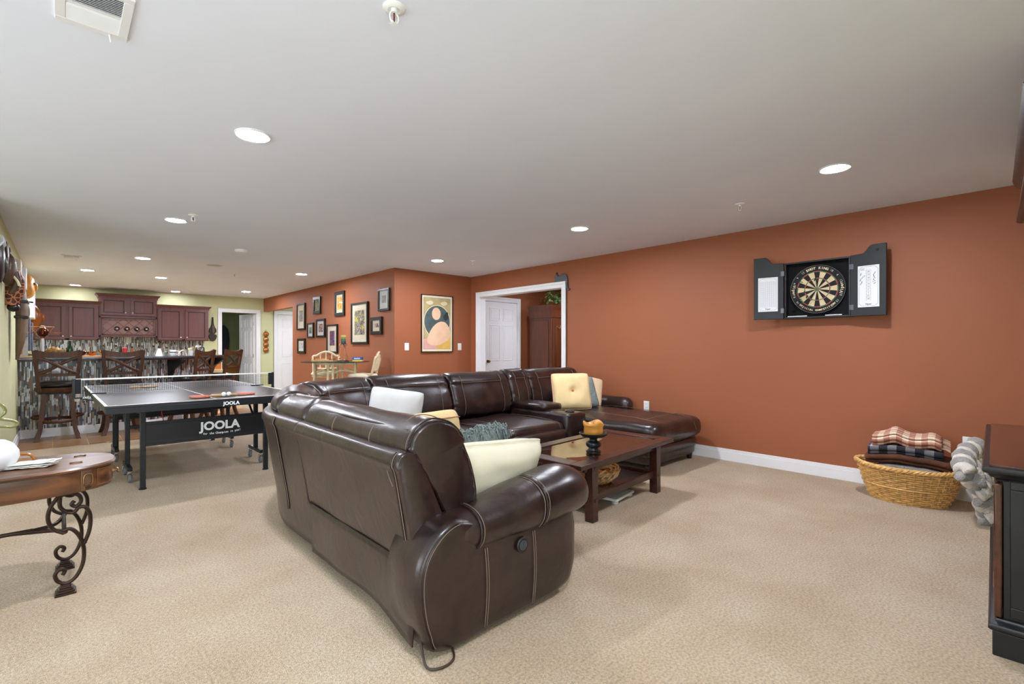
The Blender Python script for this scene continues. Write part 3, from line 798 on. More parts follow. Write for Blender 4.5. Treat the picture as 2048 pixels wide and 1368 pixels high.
lathe_thing('red_jar', 'small bright red jar on the bar behind the second stool', 'jar', 0.70, 9.14, [(0.026, 0), (0.03, 0.01), (0.03, 0.12), (0.022, 0.13), (0.01, 0.134)], m_red)
bottle('liquor_bottle', 'amber liquor bottle with black cap left of the tall black-capped bottle', 0.79, 9.2, 0.026, 0.15, M('amber_glass', '#8a5a2a', 0.1), m_dplastic)
bottle('liquor_bottle', 'tall clear bottle with black cap behind the second bar stool', 0.87, 9.16, 0.027, 0.17, m_cglass, m_dplastic)
bottle('liquor_bottle', 'black-capped clear bottle just left of the white decanter', 1.05, 9.18, 0.026, 0.165, m_cglass, m_dplastic)
lathe_thing('decanter', 'white cone-shaped decanter with dark stopper right of the second stool', 'decanter', 1.11, 9.1, [(0.05, 0), (0.052, 0.01), (0.036, 0.06), (0.02, 0.105), (0.02, 0.118)], m_plastic,
            cap=[([(0.017, 0.115), (0.02, 0.14), (0.012, 0.16), (0.004, 0.165)], m_dplastic, 'stopper')])
lathe_thing('glass_tumbler', 'clear tumbler right of the white decanter', 'glass', 1.19, 9.06, [(0.026, 0), (0.03, 0.06), (0.028, 0.06), (0.022, 0.006)], m_cglass)
bottle('liquor_bottle', 'dark-capped clear bottle between the decanter and the white mug', 1.22, 9.25, 0.03, 0.14, m_cglass, M('brown_cap', '#3a2410', 0.4))
t = lathe_thing('mug', 'round white mug with small dark print on the bar', 'mug', 1.30, 9.20, [(0.028, 0), (0.042, 0.02), (0.045, 0.055), (0.038, 0.095), (0.034, 0.095), (0.04, 0.055), (0.03, 0.01)], m_plastic,
            cap=[([(0.0455, 0.05), (0.0455, 0.065)], m_dplastic, 'printed_band')])
G().tube(cr([(0.04, 0, 0.08), (0.075, 0, 0.07), (0.075, 0, 0.035), (0.042, 0, 0.025)], 4, False), 0.006, 6).done('handle', m_plastic, t, smooth=True)
lathe_thing('orange_jar', 'small orange jar behind the white ring on the bar', 'jar', 1.325, 9.33, [(0.03, 0), (0.035, 0.01), (0.035, 0.06), (0.03, 0.075), (0.01, 0.08)], M('orange_glaze', '#d8601c', 0.3))
g = G().tube([(0.085 * math.cos(a * PI / 16), 0, 0.0 + 0.085 * math.sin(a * PI / 16)) for a in range(17)], 0.010, 8)
o = g.done('arch_ornament', M('cream_ceramic', '#eadcc0', 0.4), None, smooth=True); o.location = (1.44, 9.30, CZ); o.rotation_euler = (0, 0, 0.75)
tag(o, 'cream arch-shaped ornament standing on the bar near the corbel', 'ornament')
lathe_thing('cup', 'grey ceramic cup left of the white tapered cup on the bar', 'cup', 1.52, 9.50, [(0.025, 0), (0.034, 0.09), (0.031, 0.09), (0.022, 0.006)], M('grey_glaze', '#8d8a88', 0.4))
lathe_thing('cup', 'white tapered cup near the coffee press on the bar', 'cup', 1.60, 9.58, [(0.026, 0), (0.04, 0.08), (0.037, 0.08), (0.022, 0.006)], m_plastic)
t = thing('coffee_press', 'glass coffee press with chrome dome lid at the angled bar end', 'coffee press', (1.71, 9.62, CZ), 0, 'things on the bar counter')
G().lathe([(0.055, 0.0), (0.058, 0.02), (0.055, 0.022)]).done('base', wood('press_base', '#c89a5e', '#dcb47c', 0.4), t, smooth=True)
G().lathe([(0.048, 0.02), (0.05, 0.03), (0.05, 0.13), (0.048, 0.13)]).done('carafe', m_cglass, t, smooth=True)
G().lathe([(0.046, 0.022), (0.046, 0.075), (0.01, 0.076)]).done('coffee', M('coffee_liquid', '#1d0f08', 0.2), t, smooth=True)
G().lathe([(0.053, 0.128), (0.054, 0.138), (0.04, 0.16), (0.012, 0.17), (0.008, 0.185), (0.012, 0.195), (0.004, 0.2)]).done('lid', m_chrome, t, smooth=True)
G().tube(cr([(0.05, 0, 0.13), (0.085, 0, 0.125), (0.085, 0, 0.04), (0.05, 0, 0.03)], 4, False), 0.007, 6).done('handle', m_dplastic, t, smooth=True)
lathe_thing('jar', 'cream canister beside the coffee press', 'jar', 1.62, 9.72, [(0.038, 0), (0.04, 0.01), (0.04, 0.12), (0.03, 0.125)], M('cream_jar', '#e6d6b4', 0.5))
# fire-red picture behind the far bar end
t = thing('floor_crate', 'cream crate with a red and orange canvas on it, beside the far bar end', 'crate', (2.22, 10.75, 0.010))
G().bx(-0.09, 0.09, -0.1, 0.1, 0, 0.78).done('crate_body', M('cream_box', '#dcc79c', 0.7), t, bevel=0.006)
G().bx(-0.06, 0.06, -0.08, -0.065, 0.781, 0.98).done('canvas', M('red_orange_canvas', '#b52a14', 0.6, col2='#e28a2a', vscale=6), t)

# ------------------------------------------------------------------ far wall ornaments
m_dkwood = M('carved_dark_wood', '#2e2119', 0.55, var=0.3, vscale=18)
t = thing('carved_wall_hanging', 'dark carved wooden wall hanging with long spike beside the right cabinet', 'wall decor', (2.635, 13.17, 1.36))
out = [(0, 0), (0.05, 0.015), (0.07, 0.06), (0.085, 0.11), (0.07, 0.16), (0.045, 0.15), (0.035, 0.17), (0.075, 0.215), (0.075, 0.27), (0.04, 0.34), (0.02, 0.40), (0.012, 0.56), (0.0, 0.57)]
prof = out + [(-a, b) for a, b in reversed(out[1:-1])]
G().prism(prof, -0.02, 0.028, lambda a, b, d: Vector((a, d, b))).done('carved_plaque', m_dkwood, t, bevel=0.006)
G().ball((0, -0.02, 0.27), (0.03, 0.025, 0.1), 12, 8).done('boss', M('carved_highlight', '#5b4a3a', 0.5), t, smooth=True)  # boss in a lighter brown than the plaque
t = thing('sun_wall_hanging', 'vertical chain of four copper sun discs hung between the two far doors', 'wall decor', (3.80, 13.17, 1.06))
for k in range(4):
    z = 0.08 + k * 0.135
    g = G().lathe([(0.055, 0), (0.06, 0.006), (0.05, 0.02), (0.02, 0.032), (0.004, 0.034)], (0, 0.0, z), 20, R=rotm('X', PI / 2))
    for q in range(12):
        a = q * PI / 6; g.box((0.064 * math.cos(a), -0.004, z + 0.064 * math.sin(a)), (0.018, 0.006, 0.014), rotm('Y', -a))
    g.done('sun_disc', M('warm_copper', '#b5713c', 0.3, metal=0.8), t, smooth=True)
G().tube([(-0.02, 0, 0.55), (0, 0, 0.60), (0.02, 0, 0.55)], 0.004, 6).done('hanger', m_brass, t)
# things in the small dim room behind the far door
t = thing('low_cabinet', 'low honey-wood cabinet inside the dim room behind the far doorway', 'cabinet', (3.1, 15.7, 0))
G().bx(-0.6, 0.6, -0.25, 0.25, 0, 0.72).done('body', wood('honey_wood', '#9a5f26', '#bd8038', 0.4), t, bevel=0.005)
for s in (-1, 1): G().bx(s * 0.3 - 0.27, s * 0.3 + 0.27, -0.265, -0.25, 0.06, 0.66).done('door', wood('honey_wood', '#9a5f26', '#bd8038', 0.4), t, bevel=0.004)
t = thing('hanging_coat', 'dark coat hanging in the dim room beside the far open door', 'coat', (3.42, 15.9, 0.95))
g = G(); rings = []
for i in range(9):
    u = i / 8; w = 0.12 + 0.05 * math.sin(u * PI) - (0.07 if u > 0.9 else 0)
    rings.append([Vector((w * math.cos(a * PI / 8) * (1 + 0.1 * math.sin(3 * a)), 0.06 * math.sin(a * PI / 8), u * 0.9)) for a in range(16)])
g.loft(rings).done('coat_body', M('charcoal_cloth', '#2b2f36', 0.9), t, smooth=True)
G().tube(cr([(0, 0.02, 0.9), (0, 0.02, 0.96), (0.02, 0.05, 0.97), (0.02, 0.1, 0.93)], 4, False), 0.005, 6).done('hook', m_chrome, t)
# ================================================================== PING-PONG TABLE
pa = math.radians(1.0)
PC = Vector((0.99, 6.25, 0))
pt = thing('ping_pong_table', 'charcoal ping-pong table on black wheeled frame with white lines and net', 'table', PC, pa)
m_ptop = M('charcoal_table_top', '#2c2a2e', 0.3, var=0.05, vscale=3)
HW, HL, TZ = 0.7625, 1.37, 0.76
for s in (-1, 1):
    y0, y1 = (0.004, HL) if s > 0 else (-HL, -0.004)
    half = G().bx(-HW, HW, y0, y1, TZ - 0.018, TZ).done('tabletop', m_ptop, pt, bevel=0.002)
    g = G(); e = 0.02; z0, z1 = TZ, TZ + 0.0012
    ye0, ye1 = (HL - e, HL) if s > 0 else (-HL, -HL + e)
    g.bx(-HW, HW, ye0, ye1, z0, z1).bx(-HW, -HW + e, y0, y1, z0, z1).bx(HW - e, HW, y0, y1, z0, z1).bx(-0.003, 0.003, y0, y1, z0, z1)
    g.done('white_line', M('court_white', '#f3efe6', 0.5), half)
    ap = G().bx(-HW + 0.004, HW - 0.004, s * HL - s * 0.035, s * HL - s * 0.003, TZ - 0.068, TZ - 0.018)
    for sx in (-1, 1): ap.bx(sx * (HW - 0.03), sx * (HW - 0.004), y0 + 0.01, y1 - 0.01, TZ - 0.06, TZ - 0.018)
    apo = ap.done('apron', m_bmetal, pt, bevel=0.004)
    # outer legs with brand panel between them
    yl = s * 1.05
    for sx in (-1, 1):
        lg = G().bx(sx * 0.49 - 0.02, sx * 0.49 + 0.02, yl - 0.02, yl + 0.02, 0.01, TZ - 0.02).done('leg', m_bmetal, pt, bevel=0.004)
        G().lathe([(0.028, 0), (0.028, 0.008), (0.014, 0.014)], (sx * 0.49, yl, 0), 14).done('foot_pad', m_dplastic, lg, smooth=True)
        wl = G().bx(sx * 0.545 - 0.019, sx * 0.545 + 0.019, s * 0.55 - 0.02, s * 0.55 + 0.02, 0.13, TZ - 0.02).done('wheel_leg', m_bmetal, pt, bevel=0.004)
        G().bx(sx * 0.545 - 0.018, sx * 0.545 + 0.018, s * 0.55 - 0.2, s * 0.55 + 0.2, 0.105, 0.14).done('foot_bar', m_bmetal, wl, bevel=0.004)
        for q in (-1, 1):
            cx, cy = sx * 0.545, s * 0.55 + q * 0.18
            g = G().cyl((cx, cy, 0.105), (cx, cy, 0.085), 0.014)
            for d in (-1, 1): g.box((cx + d * 0.017, cy + 0.012, 0.062), (0.003, 0.032, 0.055))
            g.box((cx, cy + 0.008, 0.088), (0.037, 0.04, 0.004))
            g.done('caster_fork', m_chrome, wl, bevel=0.001)
            G().lathe([(0.012, -0.011), (0.036, -0.012), (0.04, -0.008), (0.04, 0.008), (0.036, 0.012), (0.012, 0.011)], (cx, cy + 0.018, 0.04), 20, R=rotm('Y', PI / 2)).done('caster_wheel', M('grey_rubber', '#6f7377', 0.6), wl, smooth=True)
        # folding brace
        G().cyl((sx * 0.545, s * 0.55, 0.42), (sx * 0.545, s * 0.16, TZ - 0.06), 0.012, seg=8).done('brace', m_bmetal, pt)
        G().cyl((sx * 0.51, s * 0.57, 0.62), (sx * 0.49, yl, 0.66), 0.010, seg=8).done('brace', m_bmetal, pt)
    G().bx(-0.545, 0.545, s * 0.55 - 0.016, s * 0.55 + 0.016, 0.46, 0.49).done('crossbar', m_bmetal, pt, bevel=0.003)
    yp = yl - 0.008 * (1 if s < 0 else -1)
    pn = G().bx(-0.48, 0.48, yp - 0.010, yp + 0.010, 0.365, 0.575).done('brand_panel', M('black_panel', '#1d1e21', 0.4), pt, bevel=0.004)
    G().bx(-0.48, 0.48, yp - 0.013, yp + 0.013, 0.548, 0.555).bx(-0.48, 0.48, yp - 0.013, yp + 0.013, 0.385, 0.392).done('panel_rib', m_bmetal, pn, bevel=0.002)
    if s < 0:
        def lay(x, z, y=yp - 0.0135): return frame4((x, y, z), (1, 0, 0), (0, 0, 1))
        it = [('JOOLA', 0.105, lay(0.09, 0.487), 0.004, 0.0)]
        tg = 'for the Champion in you!'
        for i, ch in enumerate(tg):
            u = (i / (len(tg) - 1) - 0.5) * 2
            if ch != ' ':
                m = lay(0.105 + u * 0.15, 0.419 + 0.010 * u * u * (1 if u > 0 else 0.3) ) @ Matrix.Rotation(0.10 * u, 4, 'Z')
                it.append((ch, 0.026, m, 0.0006, 0))
        text_obj('brand_lettering', it, M('lettering_white', '#f4f4f4', 0.5), pn)
        text_obj('brand_lettering', [('JOOLA', 0.042, frame4((0.11, -HL + 0.0025, TZ - 0.043), (1, 0, 0), (0, 0, 1)), 0.0016, 0)], MATS['lettering_white'], apo)
# red safety pull cord
G().tube(cr([(-0.3, -0.6, 0.72), (-0.29, -0.57, 0.6), (-0.27, -0.55, 0.5), (-0.26, -0.51, 0.36)], 4, False), 0.004, 6).done('pull_cord', M('red_cord', '#b3242c', 0.6), pt)
G().tube([(-0.42, -0.55, 0.47), (-0.40, -0.47, 0.46), (-0.26, -0.49, 0.33)], 0.013, 8).done('latch_arm', m_bmetal, pt, smooth=True)
# net set
for sx in (-1, 1):
    x = sx * 0.895
    ps = G().bx(x - 0.012, x + 0.012, -0.012, 0.012, TZ - 0.03, TZ + 0.155).done('net_post', m_bmetal, pt, bevel=0.003)
    g = G().box((sx * 0.80, 0, TZ - 0.03), (0.22, 0.03, 0.014)).box((sx * 0.72, 0, TZ + 0.006), (0.13, 0.035, 0.01)).box((sx * 0.78, 0, TZ - 0.055), (0.14, 0.022, 0.012), rotm('Y', -sx * 0.25))
    g.done('clamp', m_bmetal, ps, bevel=0.002)
    G().bx(x - sx * 0.012 - 0.04 * (sx > 0), x - sx * 0.012 + 0.04 * (sx < 0), -0.005, 0.005, TZ + 0.01, TZ + 0.15).done('net_sleeve', M('net_black', '#15161a', 0.8), ps)
    text_obj('clamp_lettering', [('JOOLA', 0.02, frame4((sx * 0.80, -0.0155, TZ - 0.03), (1, 0, 0), (0, 0, 1)), 0.0008, 0)], MATS['lettering_white'], ps)
g = G()
n = 92
for i in range(n + 1):
    x = -0.85 + 1.70 * i / n; g.box((x, 0, TZ + 0.075), (0.0018, 0.0018, 0.135))
for k in range(9): g.box((0, 0, TZ + 0.012 + k * 0.0155), (1.70, 0.0018, 0.0018))
g.done('net_mesh', MATS['net_black'], pt, kind='stuff')
G().bx(-0.88, 0.88, -0.004, 0.004, TZ + 0.14, TZ + 0.155).done('net_tape', MATS['court_white'], pt)
def paddle(label, x, y, rz, col, z=TZ):
    R = Matrix.Rotation(pa, 3, 'Z'); p = R @ Vector((x, y, 0)) + PC + Vector((0, 0, z + 0.0015))
    t = thing('ping_pong_paddle', label, 'paddle', p, rz, 'ping-pong paddles')
    o = []
    for i in range(28):
        a = -PI / 2 + 0.35 + (2 * PI - 0.7) * i / 27; o.append((0.075 * math.cos(a), 0.08 * math.sin(a) + 0.08))
    G().prism([(0.013, -0.10), (0.015, -0.02)] + o + [(-0.015, -0.02), (-0.013, -0.10)], 0.006, 0.012, lambda a, b, d: Vector((a, b, d))).done('blade', wood('paddle_wood', '#c9a068', '#e2c08c', 0.5, 'Y'), t)
    for z0, z1 in ((0.003, 0.006), (0.012, 0.015)):
        G().prism(o, z0, z1, lambda a, b, d: Vector((a, b, d))).done('rubber', M('red_rubber' if col else 'tan_rubber', '#c23a2c' if col else '#b08a58', 0.5), t)
    G().bx(-0.0145, 0.0145, -0.10, -0.01, 0.0, 0.022).done('handle', MATS['paddle_wood'], t, bevel=0.005)
paddle('red ping-pong paddle with its blade to the left of the ball', 0.0, -1.10, math.radians(90), 1)
paddle('red ping-pong paddle with its blade to the right of the ball', 0.225, -1.09, math.radians(-80), 1)
paddle('tan ping-pong paddle lying on the far half behind the net', -0.31, 0.62, math.radians(-95), 0)
p = Matrix.Rotation(pa, 3, 'Z') @ Vector((0.10, -1.15, 0)) + PC + Vector((0, 0, TZ + 0.0215))
for k, (dx, lb) in enumerate(((0, 'white ping-pong ball resting between the two red paddles'), (0.042, 'second white ping-pong ball touching the right paddle handle'))):
    o = G().ball((0, 0, 0), 0.02, 16, 10).done('ping_pong_ball', m_plastic, None, smooth='all'); o.location = p + Vector((dx, 0.004 * k, 0)); tag(o, lb, 'ball', 'ping-pong balls')
# ================================================================== SECTIONAL SOFA
sofa = thing('sectional_sofa', 'large dark brown leather reclining sectional sofa with chaise and rolled arm', 'sofa', (2.4, 3.0, 0))
m_thread = M('seam_thread', '#77645a', 0.6)
m_pipe = M('leather_piping', '#241612', 0.4)
def dn(g, name, mat=m_leather, **k): return g.done(name, mat, sofa, world=True, smooth='all', **k)
def run_ends(a0, a1, r, q, n=10):
    """positions along the run with end scale factors"""
    out = []
    for i in range(6):
        th = i / 5 * PI / 2; out.append((a0 + r * (1 - math.cos(th)) * 1.0, 1 - q * (1 - math.sin(th))))
    for i in range(1, n): out.append((a0 + r + (a1 - a0 - 2 * r) * i / n, 1.0))
    for i in range(6):
        th = (5 - i) / 5 * PI / 2; out.append((a1 - r * (1 - math.cos(th)), 1 - q * (1 - math.sin(th))))
    return out
XA, YB = 0.97, 4.42           # outer back lines of the two runs
CC = Vector((2.09, 3.30)); CRD = 1.12
def fr_left(y): return Vector((XA, y)), Vector((1, 0))
def fr_rear(x): return Vector((x, YB)), Vector((0, -1))
def fr_arc(t):                # t = 0..1 around the corner
    a = PI - t * PI / 2; d = Vector((math.cos(a), math.sin(a)))
    return CC + d * CRD, -d
def sweep(prof, fr, a0, a1, r=0.05, q=0.2, n=10, dz=0.0, rs=5):
    P = cr(prof, rs); c = sum((Vector(p) for p in P), Vector((0, 0))) / len(P); g = G(); rings = []
    for a, s in run_ends(a0, a1, r, q, n):
        o, d = fr(a)
        rings.append([Vector((*(o + d * (c.x + (p.x - c.x) * s)), c.y + (p.y - c.y) * s + dz)) for p in P])
    return g.loft(rings)
SHELL = [(0.13, 0.035), (0.085, 0.30), (0.02, 0.68), (0.0, 0.745), (0.02, 0.79), (0.07, 0.795), (0.105, 0.76), (0.235, 0.47), (0.33, 0.25), (0.33, 0.035)]
BACKC = [(0.115, 0.73), (0.055, 0.80), (0.085, 0.875), (0.16, 0.915), (0.255, 0.895), (0.322, 0.835), (0.332, 0.79), (0.375, 0.69), (0.402, 0.57), (0.385, 0.485), (0.32, 0.45), (0.255, 0.475), (0.185, 0.60)]
def wrinkle(g, fr, a0, a1, amp=0.010, seed=0):
    """pinched leather folds gathering at both ends of a cushion"""
    g.bm.normal_update(); L = a1 - a0; o0, d0 = fr(a0)
    for v in g.bm.verts:
        n = noise.noise(v.co * 4 + Vector((seed, 0, seed))) * 0.014
        # closeness to an end
        p = Vector((v.co.x, v.co.y)); o1, d1 = fr(a1)
        t0 = (p - o0).length; t1 = (p - o1).length
        e0 = abs((p - o0).dot(Vector((d0.y, -d0.x)))); e1 = abs((p - o1).dot(Vector((d1.y, -d1.x))))
        e = min(e0, e1); w = math.exp(-(e / 0.09) ** 2)
        f = noise.noise(Vector((v.co.z * 34 + e * 9, seed + 7, 2.0)))
        v.co += v.normal * (n + w * amp * f)
    return g
def seam(fr, pts, name='seam_stitch', r=0.0022, par=None, mat=None):
    """pts: list of (a, d, z)"""
    g = G(); P = []
    for a, d, z in pts:
        o, dd = fr(a); P.append(Vector((*(o + dd * d), z)))
    return dn(g.tube(P, r, 6), name, mat or m_thread)
def back_cushion(fr, a0, a1, dz, seed, n=14, r=0.05, q=0.16, seams=True):
    g = sweep(BACKC, fr, a0, a1, r, q, n, dz, 6); wrinkle(g, fr, a0, a1, 0.013, seed)
    dn(g, 'back_cushion')
    if seams:
        m = 0.13 if a1 - a0 > 0.5 else 0.08
        m = m if a1 > a0 else -m
        P = cr(BACKC, 6)
        front = P[26:58]
        for a in (a0 + m * (a1 - a0) / abs(a1 - a0) * 1.0, a1 - m):
            seam(fr, [(a, p.x + 0.010, p.y + dz + 0.002) for p in front])
        seam(fr, [(a0 + m + (a1 - a0 - 2 * m) * i / 12, 0.342, 0.815 + dz) for i in range(13)])
# ---- near recliner (faces +X)
g = sweep(SHELL, fr_left, 1.70, 2.845, 0.03, 0.03, 16, 0, 6); g.disp(0.006, 3.0, 1); dn(g, 'back_frame')
# upper corner leather patch and stitched edges
P = cr(SHELL, 6)
seam(fr_left, [(1.735, p.x - 0.004, p.y) for p in P[3:26]])
seam(fr_left, [(1.745, p.x - 0.004, p.y) for p in P[3:26]], 'seam_piping', 0.004, mat=m_pipe)
seam(fr_left, [(1.745 + 0.09 * math.sin(u * PI / 2), 0.012 - 0.02 * 0 + 0.075 * (1 - math.cos(u * PI / 2)) * 0.3 - 0.006, 0.66 + 0.135 * u) for u in [i / 10 for i in range(11)]])
# loose lower flap on the back
g = G(); rings = []
for i in range(25):
    y = 1.655 + (2.83 - 1.655) * i / 24; f = 1 - i / 24
    row = []
    for j in range(9):
        z = 0.33 - (0.28 + 0.012 * math.sin(5 * y)) * j / 8
        x = 1.044 + 0.004 * j - (0.016 + 0.045 * f ** 3) * (j / 8) ** 0.7 + 0.007 * math.sin(9 * y + 2) * (j / 8)
        row.append(Vector((x, y, z)))
    rings.append(row)
g.loft(rings, closed=False); o = dn(g, 'back_flap'); o.modifiers.new('thick', 'SOLIDIFY').thickness = 0.006
back_cushion(fr_left, 1.70, 2.84, 0.0, 3, 20, 0.055, 0.10, seams=False)
PB = cr(BACKC, 6)
for a, rr, mt, nm in ((1.712, 0.004, m_pipe, 'seam_piping'), (1.722, 0.002, m_thread, 'seam_stitch'), (1.80, 0.0022, m_thread, 'seam_stitch')):
    ring = PB[14:62] if a > 1.75 else PB[6:66]
    s = 0.965 if a < 1.75 else 1.0
    c = sum((Vector(p) for p in PB), Vector((0, 0))) / len(PB)
    seam(fr_left, [(a, c.x + (p.x - c.x) * s * 1.055, c.y + (p.y - c.y) * s * 1.055) for p in ring], nm, rr, mat=mt)
seam(fr_left, [(1.76 + 1.04 * i / 20, 0.090, 0.872) for i in range(21)], 'seam_piping', 0.006, mat=m_pipe)
for y in (2.02, 2.42): seam(fr_left, [(y, p.x - 0.014, p.y) for p in PB[5:12]])
# seat, front panel
def pad(x0, x1, y0, y1, z0, z1, puff=0.02, r=0.05, name='seat_cushion', seed=0, nx=16, ny=16, amp=0.012):
    g = G(); rings = []
    def S(t): return math.copysign(abs(t) ** 0.45, t)
    cx, cy, cz = (x0 + x1) / 2, (y0 + y1) / 2, (z0 + z1) / 2; hx, hy, hz = (x1 - x0) / 2, (y1 - y0) / 2, (z1 - z0) / 2
    nu, nv = 40, 14
    for j in range(nv + 1):
        ph = -PI / 2 + PI * j / nv; cph, sph = max(math.cos(ph), 1e-3), math.sin(ph)
        row = []
        ck = abs(cph) ** 0.35
        for i in range(nu):
            th = 2 * PI * i / nu; c, s_ = math.cos(th), math.sin(th)
            row.append(Vector((cx + hx * math.copysign(abs(c) ** 0.28, c) * ck, cy + hy * math.copysign(abs(s_) ** 0.28, s_) * ck, cz + hz * math.copysign(abs(sph) ** 0.6, sph))))
        rings.append(row)
    g.loft(rings)
    # flatten poles into a domed top
    g.bm.normal_update()
    for v in g.bm.verts:
        v.co += v.normal * amp * noise.noise(v.co * 5 + Vector((seed, seed, 0)))
    return dn(g, name)
def slab(x0, x1, y0, y1, z0, z1, name, bev=0.04, mat=None, dome=0.015, seed=0, amp=0.006):
    """upholstered block: bevelled, subdivided and slightly domed"""
    g = G(); nx, ny = max(3, int((x1 - x0) / 0.07)), max(3, int((y1 - y0) / 0.07))
    lv = [(z0, bev * 0.6), (z0 + bev * 0.5, bev * 0.12), (z0 + bev, 0.0), (z1 - bev, 0.0), (z1 - bev * 0.45, bev * 0.12), (z1 - bev * 0.12, bev * 0.45), (z1, bev)]
    def loop(i):
        out = []
        for (ax, ay, bx_, by_, n) in ((x0, y0, x1, y0, nx), (x1, y0, x1, y1, ny), (x1, y1, x0, y1, nx), (x0, y1, x0, y0, ny)):
            for k in range(n): out.append((ax + (bx_ - ax) * k / n, ay + (by_ - ay) * k / n))
        # soften plan corners
        R = min(bev * 1.2, (x1 - x0) / 3, (y1 - y0) / 3); res = []
        for x, y in out:
            qx = max(x0 + R - x, 0, x - (x1 - R)); qy = max(y0 + R - y, 0, y - (y1 - R))
            if qx > 0 and qy > 0:
                l = math.hypot(qx, qy); cx = x0 + R if x < (x0 + x1) / 2 else x1 - R; cy = y0 + R if y < (y0 + y1) / 2 else y1 - R
                x = cx + (x - cx) / l * min(R, l); y = cy + (y - cy) / l * min(R, l)
            res.append((x, y))
        return res
    base = loop(0); cx, cy = (x0 + x1) / 2, (y0 + y1) / 2; rings = []
    for z, ins in lv:
        fx = 1 - ins / ((x1 - x0) / 2); fy = 1 - ins / ((y1 - y0) / 2)
        rings.append([Vector((cx + (x - cx) * fx, cy + (y - cy) * fy, z)) for x, y in base])
    for k in (0.8, 0.6, 0.4, 0.2, 0.02):
        fx = (1 - bev / ((x1 - x0) / 2)) * k; fy = (1 - bev / ((y1 - y0) / 2)) * k
        rings.append([Vector((cx + (x - cx) * fx, cy + (y - cy) * fy, z1 + dome * (1 - k * k))) for x, y in base])
    g.loft(rings); g.disp(amp, 5, seed)
    return dn(g, name, mat or m_leather)
slab(1.27, 1.99, 1.84, 2.84, 0.22, 0.46, 'seat_cushion', 0.06, seed=2)
slab(1.30, 1.95, 1.80, 2.84, 0.03, 0.24, 'seat_base', 0.02)
slab(1.90, 2.03, 1.86, 2.82, 0.10, 0.40, 'footrest', 0.05, seed=4)
# outer side panel (faces -Y)
out = cr([(1.09, 0.015), (1.015, 0.11), (0.985, 0.27), (1.0, 0.39), (1.065, 0.475), (1.15, 0.515), (1.24, 0.50), (1.34, 0.44), (1.6, 0.42), (1.86, 0.42), (1.915, 0.36), (1.925, 0.24), (1.90, 0.10), (1.82, 0.03), (1.45, 0.015)], 6)
c = sum(out, Vector((0, 0))) / len(out); g = G(); rings = []
for y, s in ((1.565, 0.02), (1.562, 0.45), (1.562, 0.75), (1.566, 0.9), (1.574, 0.96), (1.59, 0.99), (1.61, 1.0), (1.70, 1.0), (1.82, 0.985), (1.835, 0.96)):
    rings.append([Vector((c.x + (p.x - c.x) * s, y, c.y + (p.y - c.y) * s)) for p in out])
g.loft(rings); g.disp(0.006, 5, 6); dn(g, 'side_panel')
# stitched seams of the side panel
def sp_y(x, z): return 1.5555
for x in (1.30, 1.312, 1.585, 1.597):
    dn(G().tube([(x + 0.012 * math.sin(3 * t), 1.5572 - 0.001 * math.sin(t * PI), 0.045 + 0.33 * t) for t in [i / 10 for i in range(11)]], 0.0018, 6), 'seam_stitch', m_thread)
dn(G().tube([Vector((c.x + (p.x - c.x) * 0.965, 1.5725, c.y + (p.y - c.y) * 0.965)) for p in out[2:32]], 0.003, 6), 'seam_piping', m_pipe)
dn(G().tube([Vector((c.x + (p.x - c.x) * 0.945, 1.5665, c.y + (p.y - c.y) * 0.945)) for p in out[2:32]], 0.0016, 6), 'seam_stitch', m_thread)
# rolled armrest
ax = [(1.175, 0.452, 0.10, 0.045), (1.20, 0.45, 0.125, 0.066), (1.28, 0.44, 0.14, 0.088), (1.42, 0.442, 0.147, 0.10), (1.6, 0.46, 0.152, 0.113), (1.78, 0.475, 0.155, 0.124), (1.90, 0.478, 0.153, 0.126), (1.98, 0.472, 0.14, 0.115), (2.025, 0.466, 0.11, 0.088), (2.045, 0.462, 0.055, 0.045), (2.048, 0.46, 0.01, 0.01)]
A = cr([(a, b, cc_) for a, b, cc_, _ in ax], 5, False); Bh = cr([(a, d) for a, _, _, d in ax], 5, False); g = G(); rings = []
for p, h in zip(A, Bh):
    rings.append([Vector((p.x, 1.685 + p.z * math.cos(2 * PI * k / 28), p.y + h.y * math.copysign(abs(math.sin(2 * PI * k / 28)) ** 0.85, math.sin(2 * PI * k / 28)))) for k in range(28)])
g.loft(rings); g.disp(0.008, 6, 3); dn(g, 'armrest')
def arm_ring(x, r=0.0022, m=None, nm='seam_stitch', k0=6, k1=23):
    i = min(range(len(A)), key=lambda j: abs(A[j].x - x)); p, h = A[i], Bh[i]
    dn(G().tube([Vector((x + 0.012 * math.sin(2 * PI * k / 28), 1.685 + (p.z + 0.006) * math.cos(2 * PI * k / 28), p.y + (h.y + 0.006) * math.copysign(abs(math.sin(2 * PI * k / 28)) ** 0.85, math.sin(2 * PI * k / 28)))) for k in range(k0, k1)], r, 6), nm, m or m_thread)
arm_ring(1.27, 0.0045, m_pipe, 'seam_piping'); arm_ring(1.285, 0.002); arm_ring(1.64, 0.002); arm_ring(1.655, 0.0045, m_pipe, 'seam_piping'); arm_ring(1.67, 0.002)
